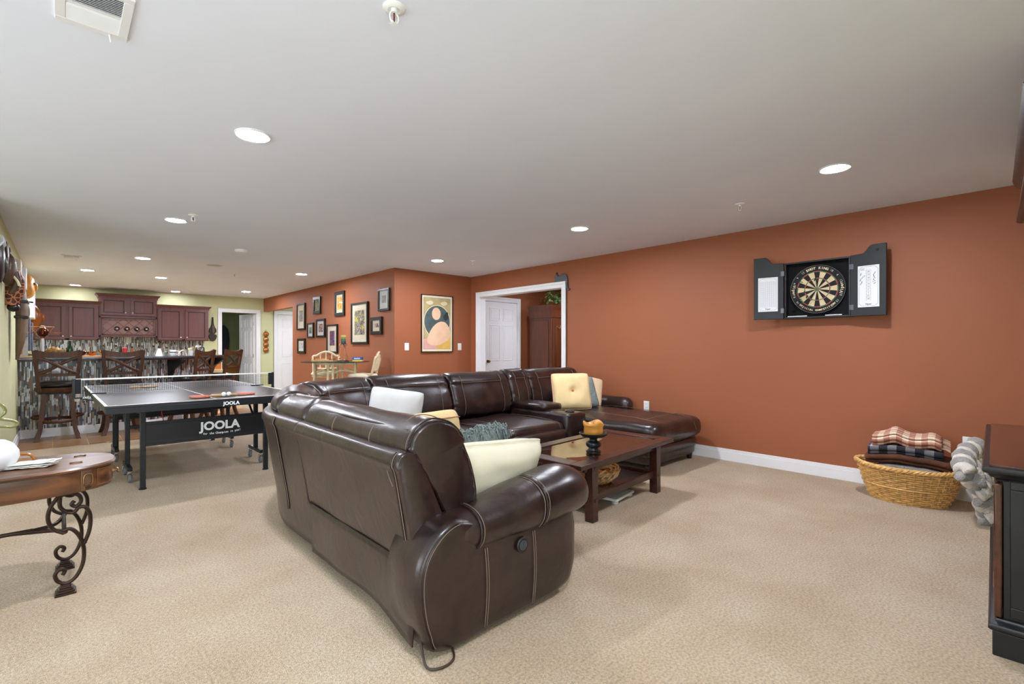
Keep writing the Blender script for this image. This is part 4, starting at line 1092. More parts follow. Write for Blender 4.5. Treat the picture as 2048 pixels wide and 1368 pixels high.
# power button
o = dn(G().lathe([(0.034, 0), (0.034, 0.008), (0.026, 0.012), (0.024, 0.008)], (1.515, 1.557, 0.333), 24, R=rotm('X', PI / 2)), 'recline_button', m_dplastic)
G().lathe([(0.023, 0), (0.023, 0.010), (0.02, 0.011), (0.004, 0.012)], (1.515, 1.555, 0.333), 24, R=rotm('X', PI / 2)).box((1.515, 1.543, 0.333), (0.004, 0.003, 0.034)).xf(Matrix.Translation(-Vector(sofa.location))).done('button_face', M('button_grey', '#3a3d42', 0.35), o, smooth=True)
dn(G().tube(cr([(1.05, 1.66, 0.10), (1.02, 1.60, 0.05), (1.01, 1.545, 0.012), (1.06, 1.515, 0.008), (1.12, 1.53, 0.008), (1.16, 1.60, 0.008)], 6, False), 0.005, 8), 'power_cord', M('brown_cord', '#3a2a20', 0.5))
# ---- corner wedge
def wedge_fr(a):              # a: metres of run; straight part then arc, then rear
    L1 = CC.y - 2.845; arc = CRD * PI / 2
    if a < L1: return fr_left(2.845 + a)
    if a < L1 + arc: return fr_arc((a - L1) / arc)
    return fr_rear(CC.x + (a - L1 - arc))
L1 = CC.y - 2.845; ARC = CRD * PI / 2; LW = L1 + ARC
g = sweep(SHELL, wedge_fr, 0.005, LW, 0.02, 0.02, 34, 0, 6); g.disp(0.004, 3, 2); dn(g, 'corner_frame')
PS = cr(SHELL, 6)
for a in (0.36, 0.38): seam(wedge_fr, [(a, p.x - 0.005, p.y) for p in PS[4:24]], r=0.0025)
seam(wedge_fr, [(0.37, p.x - 0.004, p.y) for p in PS[4:24]], 'seam_piping', 0.006, mat=m_pipe)
back_cushion(wedge_fr, 0.015, 0.52, 0.0, 5, 10, 0.06, 0.16)
back_cushion(wedge_fr, 0.53, L1 + ARC * 0.5, 0.015, 6, 16, 0.06, 0.16)
back_cushion(wedge_fr, L1 + ARC * 0.5 + 0.01, LW - 0.005, 0.025, 8, 16, 0.06, 0.16)
def plan_pad(poly, z0, z1, name, bev=0.05, dome=0.01, seed=0):
    P = cr(poly, 3); n = len(P); c = sum(P, Vector((0, 0))) / n; g = G(); rings = []
    for z, s in ((z0, 0.97), (z0 + bev * 0.5, 0.995), (z0 + bev, 1.0), (z1 - bev, 1.0), (z1 - bev * 0.4, 0.99), (z1 - bev * 0.1, 0.965), (z1, 0.93), (z1 + dome * 0.5, 0.7), (z1 + dome, 0.4), (z1 + dome, 0.03)):
        rings.append([Vector((*(c + (p - c) * s), z)) for p in P])
    g.loft(rings); g.disp(0.008, 5, seed); return dn(g, name)
R2 = CRD - 0.30
arcp = [tuple(CC + Vector((math.cos(PI - t * PI / 2), math.sin(PI - t * PI / 2))) * R2) for t in (0.1, 0.35, 0.65, 0.9)]
plan_pad([(1.27, 2.87), (1.27, 3.15)] + arcp + [(2.05, 4.12), (2.08, 3.9), (2.08, 3.45), (2.02, 3.25), (1.98, 3.1), (1.95, 2.87), (1.6, 2.86)], 0.20, 0.46, 'seat_cushion', seed=9)
plan_pad([(1.3, 2.9), (1.32, 3.3), (1.6, 3.95), (2.05, 4.1), (2.06, 3.45), (1.95, 3.2), (1.93, 2.9)], 0.03, 0.24, 'seat_base')
# ---- two armless recliners, console and chaise (face -Y)
for i, (x0, x1) in enumerate(((2.10, 2.94), (2.955, 3.775))):
    g = sweep(SHELL, fr_rear, x0 - 0.01, x1, 0.02, 0.02, 10, 0, 6); dn(g, 'back_frame')
    back_cushion(fr_rear, x0 + 0.005, x1 - 0.005, 0.03, 11 + i, 14, 0.06, 0.18)
    slab(x0 + 0.005, x1 - 0.005, 3.22, 4.12, 0.22, 0.465, 'seat_cushion', 0.065, seed=12 + i, dome=0.02, amp=0.012)
    slab(x0 + 0.01, x1 - 0.01, 3.24, 4.12, 0.05, 0.26, 'seat_base', 0.02)
    slab(x0 + 0.02, x1 - 0.02, 3.17, 3.27, 0.09, 0.39, 'footrest', 0.045, seed=15 + i)
    for xx in (x0 + 0.1, x1 - 0.1): dn(G().tube([(xx, 3.215 - 0.002, 0.40), (xx, 3.24, 0.452), (xx, 3.35, 0.474), (xx, 3.6, 0.482), (xx, 3.95, 0.478)], 0.002, 6), 'seam_stitch', m_thread)
g = sweep(SHELL, fr_rear, 3.78, 4.105, 0.02, 0.02, 6, 0, 6); dn(g, 'back_frame')
back_cushion(fr_rear, 3.785, 4.10, 0.045, 17, 8, 0.06, 0.2)
slab(3.785, 4.10, 3.22, 4.12, 0.04, 0.53, 'console_body', 0.03, amp=0.003)
slab(3.79, 4.095, 3.55, 4.10, 0.525, 0.60, 'console_lid', 0.03, seed=19)
for yy in (3.32, 3.45):
    dn(G().lathe([(0.048, 0.532), (0.052, 0.54), (0.046, 0.544), (0.043, 0.536), (0.04, 0.50)], (3.94, yy, 0.0), 22, cap=False), 'cup_holder', M('cup_steel', '#3c3c40', 0.25, metal=0.8))
g = sweep(SHELL, fr_rear, 4.11, 5.10, 0.02, 0.02, 10, 0, 6); dn(g, 'back_frame')
back_cushion(fr_rear, 4.115, 5.06, 0.035, 21, 14, 0.07, 0.2)
slab(4.115, 5.125, 2.42, 4.12, 0.265, 0.47, 'chaise_cushion', 0.075, seed=23, dome=0.03, amp=0.014)
slab(4.15, 5.10, 2.50, 4.12, 0.06, 0.285, 'chaise_base', 0.03, seed=24)
slab(4.14, 5.11, 2.485, 2.60, 0.13, 0.25, 'chaise_apron', 0.04, seed=25)
for xx in (4.32, 4.92): dn(G().tube([(xx, 2.405, 0.34), (xx, 2.43, 0.43), (xx, 2.50, 0.477), (xx, 2.8, 0.498), (xx, 3.3, 0.508), (xx, 3.9, 0.49)], 0.002, 6), 'seam_stitch', m_thread)
dn(G().tube([(4.3 + 0.62 * i / 8, 2.62, 0.497 + 0.006 * math.sin(i / 8 * PI)) for i in range(9)], 0.002, 6), 'seam_stitch', m_thread)
# chaise outer arm
rings = []; g = G()
for y, s in ((3.33, 0.05), (3.335, 0.5), (3.36, 0.85), (3.42, 1.0), (3.8, 1.0), (4.15, 1.0)):
    rings.append([Vector((5.12 + 0.085 * s * math.cos(2 * PI * k / 20), y, 0.50 + 0.10 * s * math.sin(2 * PI * k / 20))) for k in range(20)])
g.loft(rings); dn(g, 'armrest')
slab(5.07, 5.17, 3.40, 4.15, 0.06, 0.45, 'side_panel', 0.02)
for x, y in ((4.2, 2.55), (5.05, 2.55), (4.2, 4.0), (5.05, 4.0), (2.3, 4.1), (3.5, 4.1)):
    dn(G().lathe([(0.025, 0), (0.032, 0.065), (0.02, 0.07)], (x, y, 0), 12), 'foot', m_black)

# ------------------------------------------------------------------ cushions
def pillow_geo(w, h, t, seed=0, n=18, pin=0.05, dimple=0.0):
    g = G(); top = []; bot = []
    for j in range(n + 1):
        v = -1 + 2 * j / n; ra = []; rb = []
        for i in range(n + 1):
            u = -1 + 2 * i / n
            k = ((1 - u ** 4) * (1 - v ** 4)); k = max(k, 0) ** 0.5
            x = u * w / 2 * (1 - pin * (1 - v * v) * abs(u) ** 3); y = v * h / 2 * (1 - pin * (1 - u * u) * abs(v) ** 3)
            rc = 1 - 0.075 * (u * v) ** 4; x *= rc; y *= rc
            k *= 1 - dimple * math.exp(-((u * u + v * v) / 0.03))
            nz = 0.06 * noise.noise(Vector((u * 2 + seed, v * 2, seed)))
            ra.append(Vector((x, y, t / 2 * k * (1 + nz * 3)))); rb.append(Vector((x, y, -t / 2 * k * (1 - nz * 3))))
        top.append(ra); bot.append(rb)
    V = [[g.bm.verts.new(p) for p in r] for r in top]; W = []
    for j, r in enumerate(bot):
        W.append([V[j][i] if (j in (0, n) or i in (0, n)) else g.bm.verts.new(p) for i, p in enumerate(r)])
    for S in (V, W):
        for j in range(n):
            for i in range(n):
                try: g.bm.faces.new((S[j][i], S[j][i + 1], S[j + 1][i + 1], S[j + 1][i]))
                except ValueError: pass
    return g, [top[0][i] for i in range(n + 1)] + [top[j][n] for j in range(1, n + 1)] + [top[n][i] for i in range(n - 1, -1, -1)] + [top[j][0] for j in range(n - 1, -1, -1)]
def pillow(name, label, c, ux, uy, w, h, t, mat, pipe=None, seed=0, piper=0.006, button=None, stripe=None):
    th = thing(name, label, 'pillow', c, 0, 'throw pillows on the sectional')
    F = frame4((0, 0, 0), ux, Vector(uy) - Vector(ux).normalized() * Vector(uy).dot(Vector(ux).normalized()))
    g, edge = pillow_geo(w, h, t, seed, 28, dimple=0.45 if button else 0.0)
    g.xf(F).done('cover', mat, th, smooth='all')
    if pipe: G().tube([F @ p for p in edge], piper, 8).done('piping', pipe, th, smooth=True)
    if button:
        for s in (-1, 1):
            o = G().ball(F @ Vector((0, 0, s * (t / 2 * 0.62))), 0.016, 12, 8).done('button', button, th, smooth=True)
    if stripe:
        for q in stripe:
            pts = []
            for i in range(25):
                u = -0.97 + 1.94 * i / 24; k = max((1 - u ** 4) * (1 - q ** 4), 0) ** 0.5
                pts.append(F @ Vector((u * w / 2 * 0.99, q * h / 2, t / 2 * k * 1.04 + 0.002)))
            G().tube(pts, 0.007, 6, flat=(0.4, 1)).done('stripe', M('red_stripe', '#c4735c', 0.8), th, smooth=True)
    return th, F
m_cream = M('cream_linen', '#e6dec6', 0.9, var=0.03, bump=0.25, bscale=400)
m_yel = M('pale_yellow_cotton', '#ecd09a', 0.9, var=0.04, vscale=10, bump=0.25, bscale=300)
m_pgrey = M('light_grey_cotton', '#d9d8d6', 0.85, var=0.03, bump=0.2, bscale=300)
m_shag = M('slate_shag', '#7e8a88', 0.95, var=0.25, vscale=60, bump=0.6, bscale=120)
m_peach = M('cream_peach_cotton', '#eed2aa', 0.9, var=0.03, bump=0.2, bscale=300)
pillow('throw_pillow', 'big cream linen pillow leaning on the near rolled arm of the sofa', (1.62, 1.90, 0.545), (1, 0.03, -0.07), (0.07, -0.34, 1), 0.64, 0.42, 0.20, m_cream, m_cream, 1, 0.007)
th, F = pillow('throw_pillow', 'slate grey shaggy fringed pillow between the big cream and the yellow striped pillow', (1.78, 2.24, 0.565), (1, 0.1, 0.0), (0.1, -0.25, 1), 0.46, 0.34, 0.14, m_shag, None, 2)
g = G(); rnd = random.Random(5)
for k in range(260):
    u = rnd.uniform(-0.24, 0.24); v = 0.165 + rnd.uniform(-0.045, 0.012); s = rnd.choice((-1, 1)); dz = rnd.uniform(-0.03, 0.03)
    p0 = Vector((u, v, dz)); p1 = p0 + Vector((rnd.uniform(-0.012, 0.012), rnd.uniform(0.0, 0.02), s * 0.02)); p2 = p1 + Vector((rnd.uniform(-0.02, 0.02), -rnd.uniform(0.02, 0.05), s * 0.02))
    g.tube([p0, p1, p2], [0.004, 0.005, 0.003], 5)
g.xf(F).done('fringe', m_shag, th, smooth=True, kind='stuff')
pillow('throw_pillow', 'pale yellow pillow with a red stripe lying before the corner seat', (1.70, 2.62, 0.63), (0.97, 0.1, 0.0), (-0.25, 0.25, 1), 0.60, 0.36, 0.17, m_yel, None, 3, stripe=(0.62,))
th, F = pillow('throw_pillow', 'light grey pillow with black piping leaning in the sofa corner', (1.86, 3.30, 0.70), (0.66, -0.45, -0.12), (-0.10, 0.28, 1), 0.42, 0.42, 0.16, m_pgrey, m_black, 4, 0.006)
for u in (-0.03, 0.03, 0.09): G().ball(F @ Vector((u, -0.06, 0.079)), 0.011, 10, 6).done('button', M('horn_button', '#6b5a3a', 0.4), th, smooth=True)
G().tube([F @ Vector((-0.19 + 0.38 * i / 12, -0.065, 0.002 + 0.08 * max(1 - (abs(-0.9 + 1.8 * i / 12)) ** 4, 0) ** 0.5)) for i in range(13)], 0.002, 6).done('flap_seam', m_thread, th)
pillow('throw_pillow', 'square pale yellow tufted pillow with centre button on the chaise', (4.30, 3.60, 0.71), (0.86, -0.5, 0.0), (0.14, 0.3, 1), 0.47, 0.44, 0.15, m_yel, M('pink_piping', '#dba58c', 0.8), 5, 0.005, button=M('rust_button', '#c27a44', 0.7))
pillow('throw_pillow', 'slate grey shaggy pillow wedged between the two pale pillows on the chaise', (4.62, 3.72, 0.655), (0.8, -0.6, 0.15), (0.25, 0.35, 1), 0.40, 0.40, 0.13, m_shag, None, 6)
pillow('throw_pillow', 'cream peach pillow at the chaise end against the small arm', (4.82, 3.78, 0.67), (0.8, -0.5, -0.2), (0.0, 0.4, 1), 0.42, 0.40, 0.13, m_peach, None, 7)
# ================================================================== COFFEE TABLE
ct = thing('coffee_table', 'espresso wood coffee table with glass inset top and lower shelf', 'table', (3.17, 2.40, 0), math.radians(3.5))
CW, CD, CT = 0.685, 0.345, 0.432
for (x0, x1, y0, y1) in ((-CW, CW, -CD, -CD + 0.10), (-CW, CW, CD - 0.10, CD), (-CW, -CW + 0.12, -CD + 0.10, CD - 0.10), (CW - 0.12, CW, -CD + 0.10, CD - 0.10)):
    G().bx(x0, x1, y0, y1, CT - 0.032, CT).done('top_rail', m_espresso, ct, bevel=0.004)
G().bx(-CW + 0.125, CW - 0.125, -CD + 0.105, CD - 0.105, CT - 0.014, CT - 0.006).done('glass_inset', glassy('bronze_glass', (0.62, 0.47, 0.34), 0.16, 0.01), ct)
for s in (-1, 1):
    G().bx(-CW + 0.12, CW - 0.12, s * (CD - 0.10) - 0.006, s * (CD - 0.10) + 0.006, CT - 0.03, CT - 0.015).done('glass_ledge', m_espresso, ct)
    G().bx(-0.56, 0.56, s * 0.275 - 0.012, s * 0.275 + 0.012, CT - 0.078, CT - 0.032).done('apron', m_espresso, ct, bevel=0.003)
    G().bx(s * 0.47 - 0.012, s * 0.47 + 0.012, -0.275, 0.275, CT - 0.078, CT - 0.032).done('apron', m_espresso, ct, bevel=0.003)
    for q in (-1, 1):
        lg = G().bx(s * 0.47 - 0.034, s * 0.47 + 0.034, q * 0.28 - 0.034, q * 0.28 + 0.034, 0, CT - 0.032).done('leg', m_espresso, ct, bevel=0.004)
        g = G()
        for z in (0.15, 0.385): g.box((s * 0.47, q * (0.28 + 0.035), z), (0.024, 0.006, 0.02)).box((s * (0.47 + 0.035), q * 0.28, z), (0.006, 0.024, 0.02))
        g.done('tenon_peg', m_espresso, lg)
    G().bx(-0.47, 0.47, s * 0.27 - 0.011, s * 0.27 + 0.011, 0.125, 0.175).done('shelf_rail', m_espresso, ct, bevel=0.003)
    G().bx(s * 0.46 - 0.011, s * 0.46 + 0.011, -0.26, 0.26, 0.125, 0.175).done('shelf_rail', m_espresso, ct, bevel=0.003)
G().bx(-0.45, 0.45, -0.26, 0.26, 0.14, 0.158).done('lower_shelf', wood('shelf_wood', '#22100c', '#331a14', 0.18, 'X', coat=0.5), ct)
t = thing('candle_holder', 'black turned pedestal candle holder on the coffee table', 'candle holder', (2.92, 2.23, CT))
m_satin = M('satin_black_wood', '#17181b', 0.32)
G().lathe([(0.055, 0), (0.055, 0.012), (0.04, 0.018), (0.034, 0.035), (0.052, 0.045), (0.056, 0.055), (0.056, 0.068), (0.05, 0.078), (0.03, 0.088), (0.026, 0.10), (0.04, 0.112), (0.06, 0.118)], seg=32).done('pedestal', m_satin, t, smooth=True)
G().lathe([(0.05, 0.115), (0.085, 0.12), (0.103, 0.135), (0.107, 0.146), (0.103, 0.147), (0.095, 0.136), (0.01, 0.133)], seg=36).done('dish', m_satin, t, smooth=True)
t = thing('pillar_candle', 'thick burnt amber pillar candle on the black holder', 'candle', (2.92, 2.23, CT + 0.134))
g = G(); rings = []
for r, z in ((0.06, 0), (0.072, 0.004), (0.071, 0.03), (0.070, 0.055), (0.076, 0.068), (0.079, 0.08), (0.073, 0.092), (0.066, 0.088), (0.05, 0.078), (0.02, 0.07)):
    rings.append([Vector((r * math.cos(2 * PI * k / 36), r * math.sin(2 * PI * k / 36), z + (0.011 * math.sin(3 * 2 * PI * k / 36 + 1) * (z > 0.075)))) for k in range(36)])
wx = M('amber_wax', '#cf8f3a', 0.4, var=0.15, vscale=14); wx.node_tree.nodes['Principled BSDF'].inputs['Subsurface Weight'].default_value = 0.25
wx.node_tree.nodes['Principled BSDF'].inputs['Subsurface Radius'].default_value = (0.03, 0.012, 0.004)
g.loft(rings).done('wax', wx, t, smooth='all')
G().cyl((0, 0, 0.07), (0.003, 0, 0.088), 0.002, seg=6).done('wick', m_black, t)
t = thing('twig_basket', 'round pale twig basket with a stub handle on the coffee table shelf', 'basket', (3.10, 2.36, 0.158))
m_twig = M('peeled_willow', '#c8a878', 0.7, var=0.3, vscale=40, bump=0.4, bscale=90); m_twig2 = M('warm_willow', '#a9723c', 0.7, var=0.3, vscale=40)
rnd = random.Random(3)
for k in range(7):
    z = 0.014 + 0.016 * k; r = 0.125 + 0.011 * k; g = G()
    for q in range(2):
        ph = rnd.random() * 6
        g.tube([((r + 0.007 * math.sin(9 * a + ph + q * PI)) * math.cos(a), (r + 0.007 * math.sin(9 * a + ph + q * PI)) * math.sin(a), z + 0.005 * math.sin(9 * a + ph + q * PI / 2)) for a in [2 * PI * i / 54 for i in range(55)]][:-1] + [((r + 0.007 * math.sin(ph + q * PI)), 0, z + 0.005 * math.sin(ph + q * PI / 2))], 0.0065, 6)
    g.done('woven_band', m_twig if k % 3 else m_twig2, t, smooth=True)
g = G()
for k in range(20):
    a = 2 * PI * k / 20; g.tube([(0.12 * math.cos(a), 0.12 * math.sin(a), 0.005), (0.185 * math.cos(a), 0.185 * math.sin(a), 0.06), (0.20 * math.cos(a + 0.25), 0.20 * math.sin(a + 0.25), 0.105), (0.185 * math.cos(a + 0.5), 0.185 * math.sin(a + 0.5), 0.125)], 0.006, 5)
g.done('wrapped_rim', m_twig, t, smooth=True)
G().lathe([(0.13, 0.002), (0.135, 0.012), (0.02, 0.014)], seg=24).done('base', m_twig2, t)
G().tube([(0.13, 0.10, 0.10), (0.135, 0.115, 0.14), (0.145, 0.12, 0.17)], [0.012, 0.010, 0.008], 8).done('handle_stub', m_twig, t, smooth=True)
t = thing('bathroom_scale', 'flat white scale on the carpet under the coffee table', 'scale', (3.27, 2.34, 0), 0.15)
G().bx(-0.16, 0.16, -0.15, 0.15, 0.02, 0.042).done('platform', m_plastic, t, bevel=0.012, seg=4)
for sx in (-1, 1):
    for sy in (-1, 1): G().lathe([(0.025, 0), (0.028, 0.012), (0.022, 0.022)], (sx * 0.125, sy * 0.115, 0), 14).done('foot', M('pale_grey_plastic', '#c9ced2', 0.4), t, smooth=True)
G().box((0, 0.09, 0.0425), (0.08, 0.035, 0.002)).done('display', M('lcd', '#8f9a94', 0.2), t)

# ================================================================== OVAL DRUM TABLE
dt = thing('oval_table', 'oval worn chestnut drum table on scrolled iron legs', 'table', (-0.38, 3.45, 0))
EA, EB, TZ2 = 0.60, 0.272, 0.62
def sc_(v): return math.copysign(abs(v) ** 0.7, v)
def ell(s, z, n=80): return [Vector((EA * s[0] * sc_(math.cos(2 * PI * k / n)), EB * s[1] * sc_(math.sin(2 * PI * k / n)), z)) for k in range(n)]
def es(ins): return ((EA - ins) / EA, (EB - ins) / EB)
G().loft([ell(es(0.012), TZ2 - 0.022), ell(es(0.0), TZ2 - 0.018), ell(es(-0.004), TZ2 - 0.008), ell(es(0.004), TZ2), ell(es(0.14), TZ2 + 0.0005)]).done('tabletop', m_drum, dt, smooth=True)
G().loft([ell(es(0.012), TZ2 - 0.125), ell(es(0.008), TZ2 - 0.118), ell(es(0.014), TZ2 - 0.02)]).done('apron', m_drum, dt, smooth=True)
m_leath2 = M('aged_strap', '#7a5a46', 0.4, metal=0.3, var=0.2, vscale=20)
def ep(a, off=0.0): return Vector(((EA - 0.010 + off) * sc_(math.cos(a)), (EB - 0.010 + off) * sc_(math.sin(a)), 0))
def strap(a, w, z0, z1, off, name, mat, par):
    rings = []
    for k in range(7):
        aa = a - w / 2 + w * k / 6; p, q = ep(aa, off), ep(aa, 0.0)
        rings.append([p + Vector((0, 0, z0)), p + Vector((0, 0, z1)), q + Vector((0, 0, z1)), q + Vector((0, 0, z0))])
    return G().loft(rings).done(name, mat, par, bevel=0.001)
sa = -0.74
st = strap(sa, 0.13, TZ2 - 0.122, TZ2 - 0.02, 0.004, 'metal_strap', m_leath2, dt)
def on_face(a, u, z, off=0.008):
    p = ep(a, off); tdir = (ep(a + 0.02) - ep(a - 0.02)).normalized(); return p + tdir * u + Vector((0, 0, z))
G().tube(cr([on_face(sa, -0.018, TZ2 - 0.09), on_face(sa, -0.019, TZ2 - 0.055), on_face(sa, -0.010, TZ2 - 0.042), on_face(sa, 0.010, TZ2 - 0.042), on_face(sa, 0.019, TZ2 - 0.055), on_face(sa, 0.018, TZ2 - 0.09), on_face(sa, 0, TZ2 - 0.094)], 4), 0.0035, 6).done('buckle', m_brass, st, smooth=True)
strap(sa, 0.09, TZ2 - 0.118, TZ2 - 0.104, 0.008, 'buckle_keeper', m_brass, st)
dw = strap(-0.36, 0.46, TZ2 - 0.108, TZ2 - 0.03, 0.004, 'drawer', m_drum, dt)
fr = []
for (z0, z1) in ((TZ2 - 0.111, TZ2 - 0.107), (TZ2 - 0.031, TZ2 - 0.027)): strap(-0.36, 0.48, z0, z1, 0.006, 'drawer_edge', m_leath2, dw)
ha = -0.12
G().tube([on_face(ha, -0.02, TZ2 - 0.06), on_face(ha, -0.022, TZ2 - 0.06, 0.02), on_face(ha, -0.014, TZ2 - 0.075, 0.024), on_face(ha, 0.014, TZ2 - 0.075, 0.024), on_face(ha, 0.022, TZ2 - 0.06, 0.02), on_face(ha, 0.02, TZ2 - 0.06)], 0.004, 6).done('pull', m_brass, dw, smooth=True)
for s in (-1, 1): G().cyl(on_face(ha, s * 0.02, TZ2 - 0.06, 0.0), on_face(ha, s * 0.02, TZ2 - 0.06, 0.012), 0.012, seg=6).done('pull_rosette', m_brass, dw)
for (x, y) in ((0.46, 0.10), (0.44, -0.09)):
    g = G().tube([(x - 0.025, y, TZ2 + 0.003), (x, y, TZ2 + 0.006), (x + 0.025, y, TZ2 + 0.003)], 0.003, 6).ball((x - 0.02, y, TZ2 + 0.004), 0.005, 8, 6).ball((x + 0.02, y, TZ2 + 0.004), 0.005, 8, 6)
    g.done('top_hinge', m_brass, dt, smooth=True)
def px2(pts, s=1): return [((x - 130) * 0.0025 * s, (1190 - y) * 0.00252) for x, y in pts]
CUR = [[(120, 998), (108, 1018), (105, 1040), (112, 1060), (128, 1072)],
       [(118, 1000), (134, 995), (149, 1001), (153, 1014), (146, 1023), (139, 1018), (143, 1012)],
       [(122, 1000), (122, 1018), (130, 1030), (142, 1034), (150, 1026), (160, 1028), (167, 1046), (166, 1074), (158, 1100)],
       [(126, 1066), (138, 1066), (150, 1082), (157, 1108), (156, 1138), (146, 1162), (132, 1171), (119, 1164), (115, 1150), (122, 1141), (129, 1146), (126, 1153)]]
for q in (1, -1):
    for sy in (-1, 1):
        x0 = 0.40 * q; y0 = sy * 0.185; g = G()
        for c_ in CUR:
            P = cr([(x0 + q * a, y0, b) for a, b in px2(c_)], 6, False); g.tube(P, 0.0105, 8, flat=(1.0, 0.85), up=(0, 1, 0))
        lg = g.done('leg', m_iron, dt, smooth=True)
        gf = G()
        for k, (w, z) in enumerate(((0.042, 0), (0.036, 0.010), (0.030, 0.019), (0.023, 0.028), (0.018, 0.036))): gf.box((x0, y0, z + 0.005), (w * 1.9, w * 1.9, 0.010))
        gf.done('foot', m_iron, lg, bevel=0.002)
    g = G().tube([(0.40 * q - 0.005 * q, -0.185, 0.30), (0.395 * q, 0, 0.29), (0.40 * q - 0.005 * q, 0.185, 0.30)], 0.009, 8)
    for sy in (-1, 1): g.tube(cr([(0.40 * q, sy * 0.175, 0.30), (0.36 * q, sy * 0.06, 0.285), (0.27 * q, sy * 0.012, 0.285), (0.2 * q, 0, 0.29)], 4, False), 0.010, 8)
    g.done('stretcher_fork', m_iron, dt, smooth=True)
G().tube([(-0.28, 0, 0.29), (0.28, 0, 0.29)], 0.010, 8).done('stretcher', m_iron, dt, smooth=True)
o = G().lathe([(0.05, 0), (0.075, 0.02), (0.09, 0.06), (0.088, 0.09), (0.07, 0.125), (0.04, 0.145), (0.005, 0.15)], seg=36).done('white_orb', M('matte_white_ceramic', '#e4e4e6', 0.6), None, smooth='all')
o.location = (-0.235, 3.42, TZ2 + 0.0008); tag(o, 'smooth white egg-shaped orb on the oval table, cut by the photo edge', 'vase')
t = thing('round_trivet', 'round brown wooden board on the oval table in front of the white orb', 'board', (-0.33, 3.275, TZ2 + 0.001))
G().lathe([(0.085, 0), (0.09, 0.006), (0.09, 0.018), (0.085, 0.022), (0.02, 0.023)], seg=36).done('disc', wood('board_brown', '#7d4d2c', '#9d6a40', 0.45, 'X'), t, smooth=True)
G().lathe([(0.012, 0.023), (0.012, 0.03), (0.004, 0.032)], seg=14).done('peg', m_brass, t, smooth=True)
# stack of folded napkins
m_nap = M('printed_napkin', '#efece6', 0.85, col2='#a8a49e', vscale=22, detail=5); m_nap.node_tree.nodes['Color Ramp'].color_ramp.elements[0].position = 0.52
for k in range(3):
    g = G(); rings = []
    for i in range(11):
        u = i / 10; rings.append([Vector((-0.08 + 0.16 * v + 0.02 * u, -0.05 + 0.10 * u, 0.0035 + 0.004 * noise.noise(Vector((4 * u, 5 * v, k * 9.0))))) for v in [j / 14 for j in range(15)]])
    g.loft(rings, closed=False); o = g.done('paper_napkin', m_nap, None, smooth=True); o.modifiers.new('thick', 'SOLIDIFY').thickness = 0.003
    o.location = (-0.11 + 0.006 * k, 3.40 - 0.004 * k, TZ2 + 0.0055 + 0.0075 * k); o.rotation_euler = (0, 0, -0.28 + 0.05 * k)
    tag(o, ('bottom', 'middle', 'top')[k] + ' printed white napkin of the stack on the oval table', 'napkin', 'napkins on the oval table')
# bentwood tray behind the orb
t = thing('bentwood_tray', 'small bentwood tray with a curved honey handle behind the white orb', 'tray', (-0.24, 3.585, TZ2 + 0.001), -0.25)
m_bent = wood('honey_bentwood', '#8a4d1c', '#b5742f', 0.28, 'X')
G().lathe([(0.9, 0), (1.0, 0.003), (1.0, 0.012), (0.1, 0.012)], seg=36, sx=0.15, sy=0.055).done('tray_base', m_bent, t, smooth=True)
G().tube(cr([(-0.15, 0, 0.01), (-0.135, 0, 0.032), (-0.07, 0, 0.042), (0.0, 0, 0.046), (0.08, 0, 0.045), (0.13, 0, 0.038), (0.15, 0, 0.008)], 6, False), 0.010, 8, flat=(0.7, 1.2)).done('handle', m_bent, t, smooth=True)
# green-gold metal hook stand by the wall
t = thing('metal_stand', 'pale green-gold bent metal rod stand before the left green wall', 'stand', (-0.37, 5.60, 0))
m_rod = M('green_gold_metal', '#a9ab78', 0.3, metal=0.6)
G().tube(cr([(-0.13, -0.10, 0.60), (-0.10, -0.08, 0.74), (-0.03, -0.05, 0.785), (0.03, -0.03, 0.76), (0.05, -0.02, 0.70), (0.02, -0.03, 0.655), (0.09, 0.0, 0.625), (0.12, 0.02, 0.60), (0.09, 0.0, 0.575), (0.0, -0.03, 0.58), (-0.04, -0.06, 0.45), (-0.05, -0.06, 0.30), (-0.05, -0.06, 0.012)], 5, False), 0.011, 8).done('bent_rod', m_rod, t, smooth=True)
G().tube([(-0.05 + 0.035 * math.cos(a), -0.06 + 0.035 * math.sin(a), 0.40) for a in [2 * PI * i / 16 for i in range(17)]][:-1] + [(-0.015, -0.06, 0.40)], 0.007, 6).done('ring', m_rod, t, smooth=True)
G().lathe([(0.08, 0), (0.08, 0.008), (0.02, 0.016)], (-0.05, -0.06, 0), 20).done('base', m_rod, t, smooth=True)

# ================================================================== MEDIA CONSOLE with crowned hutch
mc = thing('media_console', 'black media console with brown top and tall dark crowned hutch at the right edge', 'console', (2.70, 0.10, 0), math.radians(2.0))
m_blk = M('worn_black_paint', '#1c1d20', 0.38, var=0.25, vscale=9); m_btop = wood('brown_console_top', '#3a1d12', '#5a3222', 0.25, 'X', 2.0, coat=0.4)
LC, DC = 1.44, 0.52
G().bx(0, LC, -DC, 0, 0, 0.10).done('plinth', m_blk, mc, bevel=0.004)
def mould(z, prof, name, mat, x0=0.0, x1=LC, y0=-DC, y1=0.0):
    rings = []
    for (px, py, sx, sy) in ((x0, y0, -1, 0), (x0, y1, -1, 1), (x1, y1, 1, 1), (x1, y0, 1, 0)):
        rings.append([Vector((px + sx * a, py + sy * a, z + b)) for a, b in prof])
    return G().loft(rings).done(name, mat, mc, smooth=True, ang=50)
mould(0.10, [(-0.03, 0.0), (0.004, 0.0), (0.012, 0.008), (0.012, 0.02), (0.004, 0.028), (-0.006, 0.034), (-0.012, 0.046), (-0.03, 0.05)], 'base_moulding', m_blk)
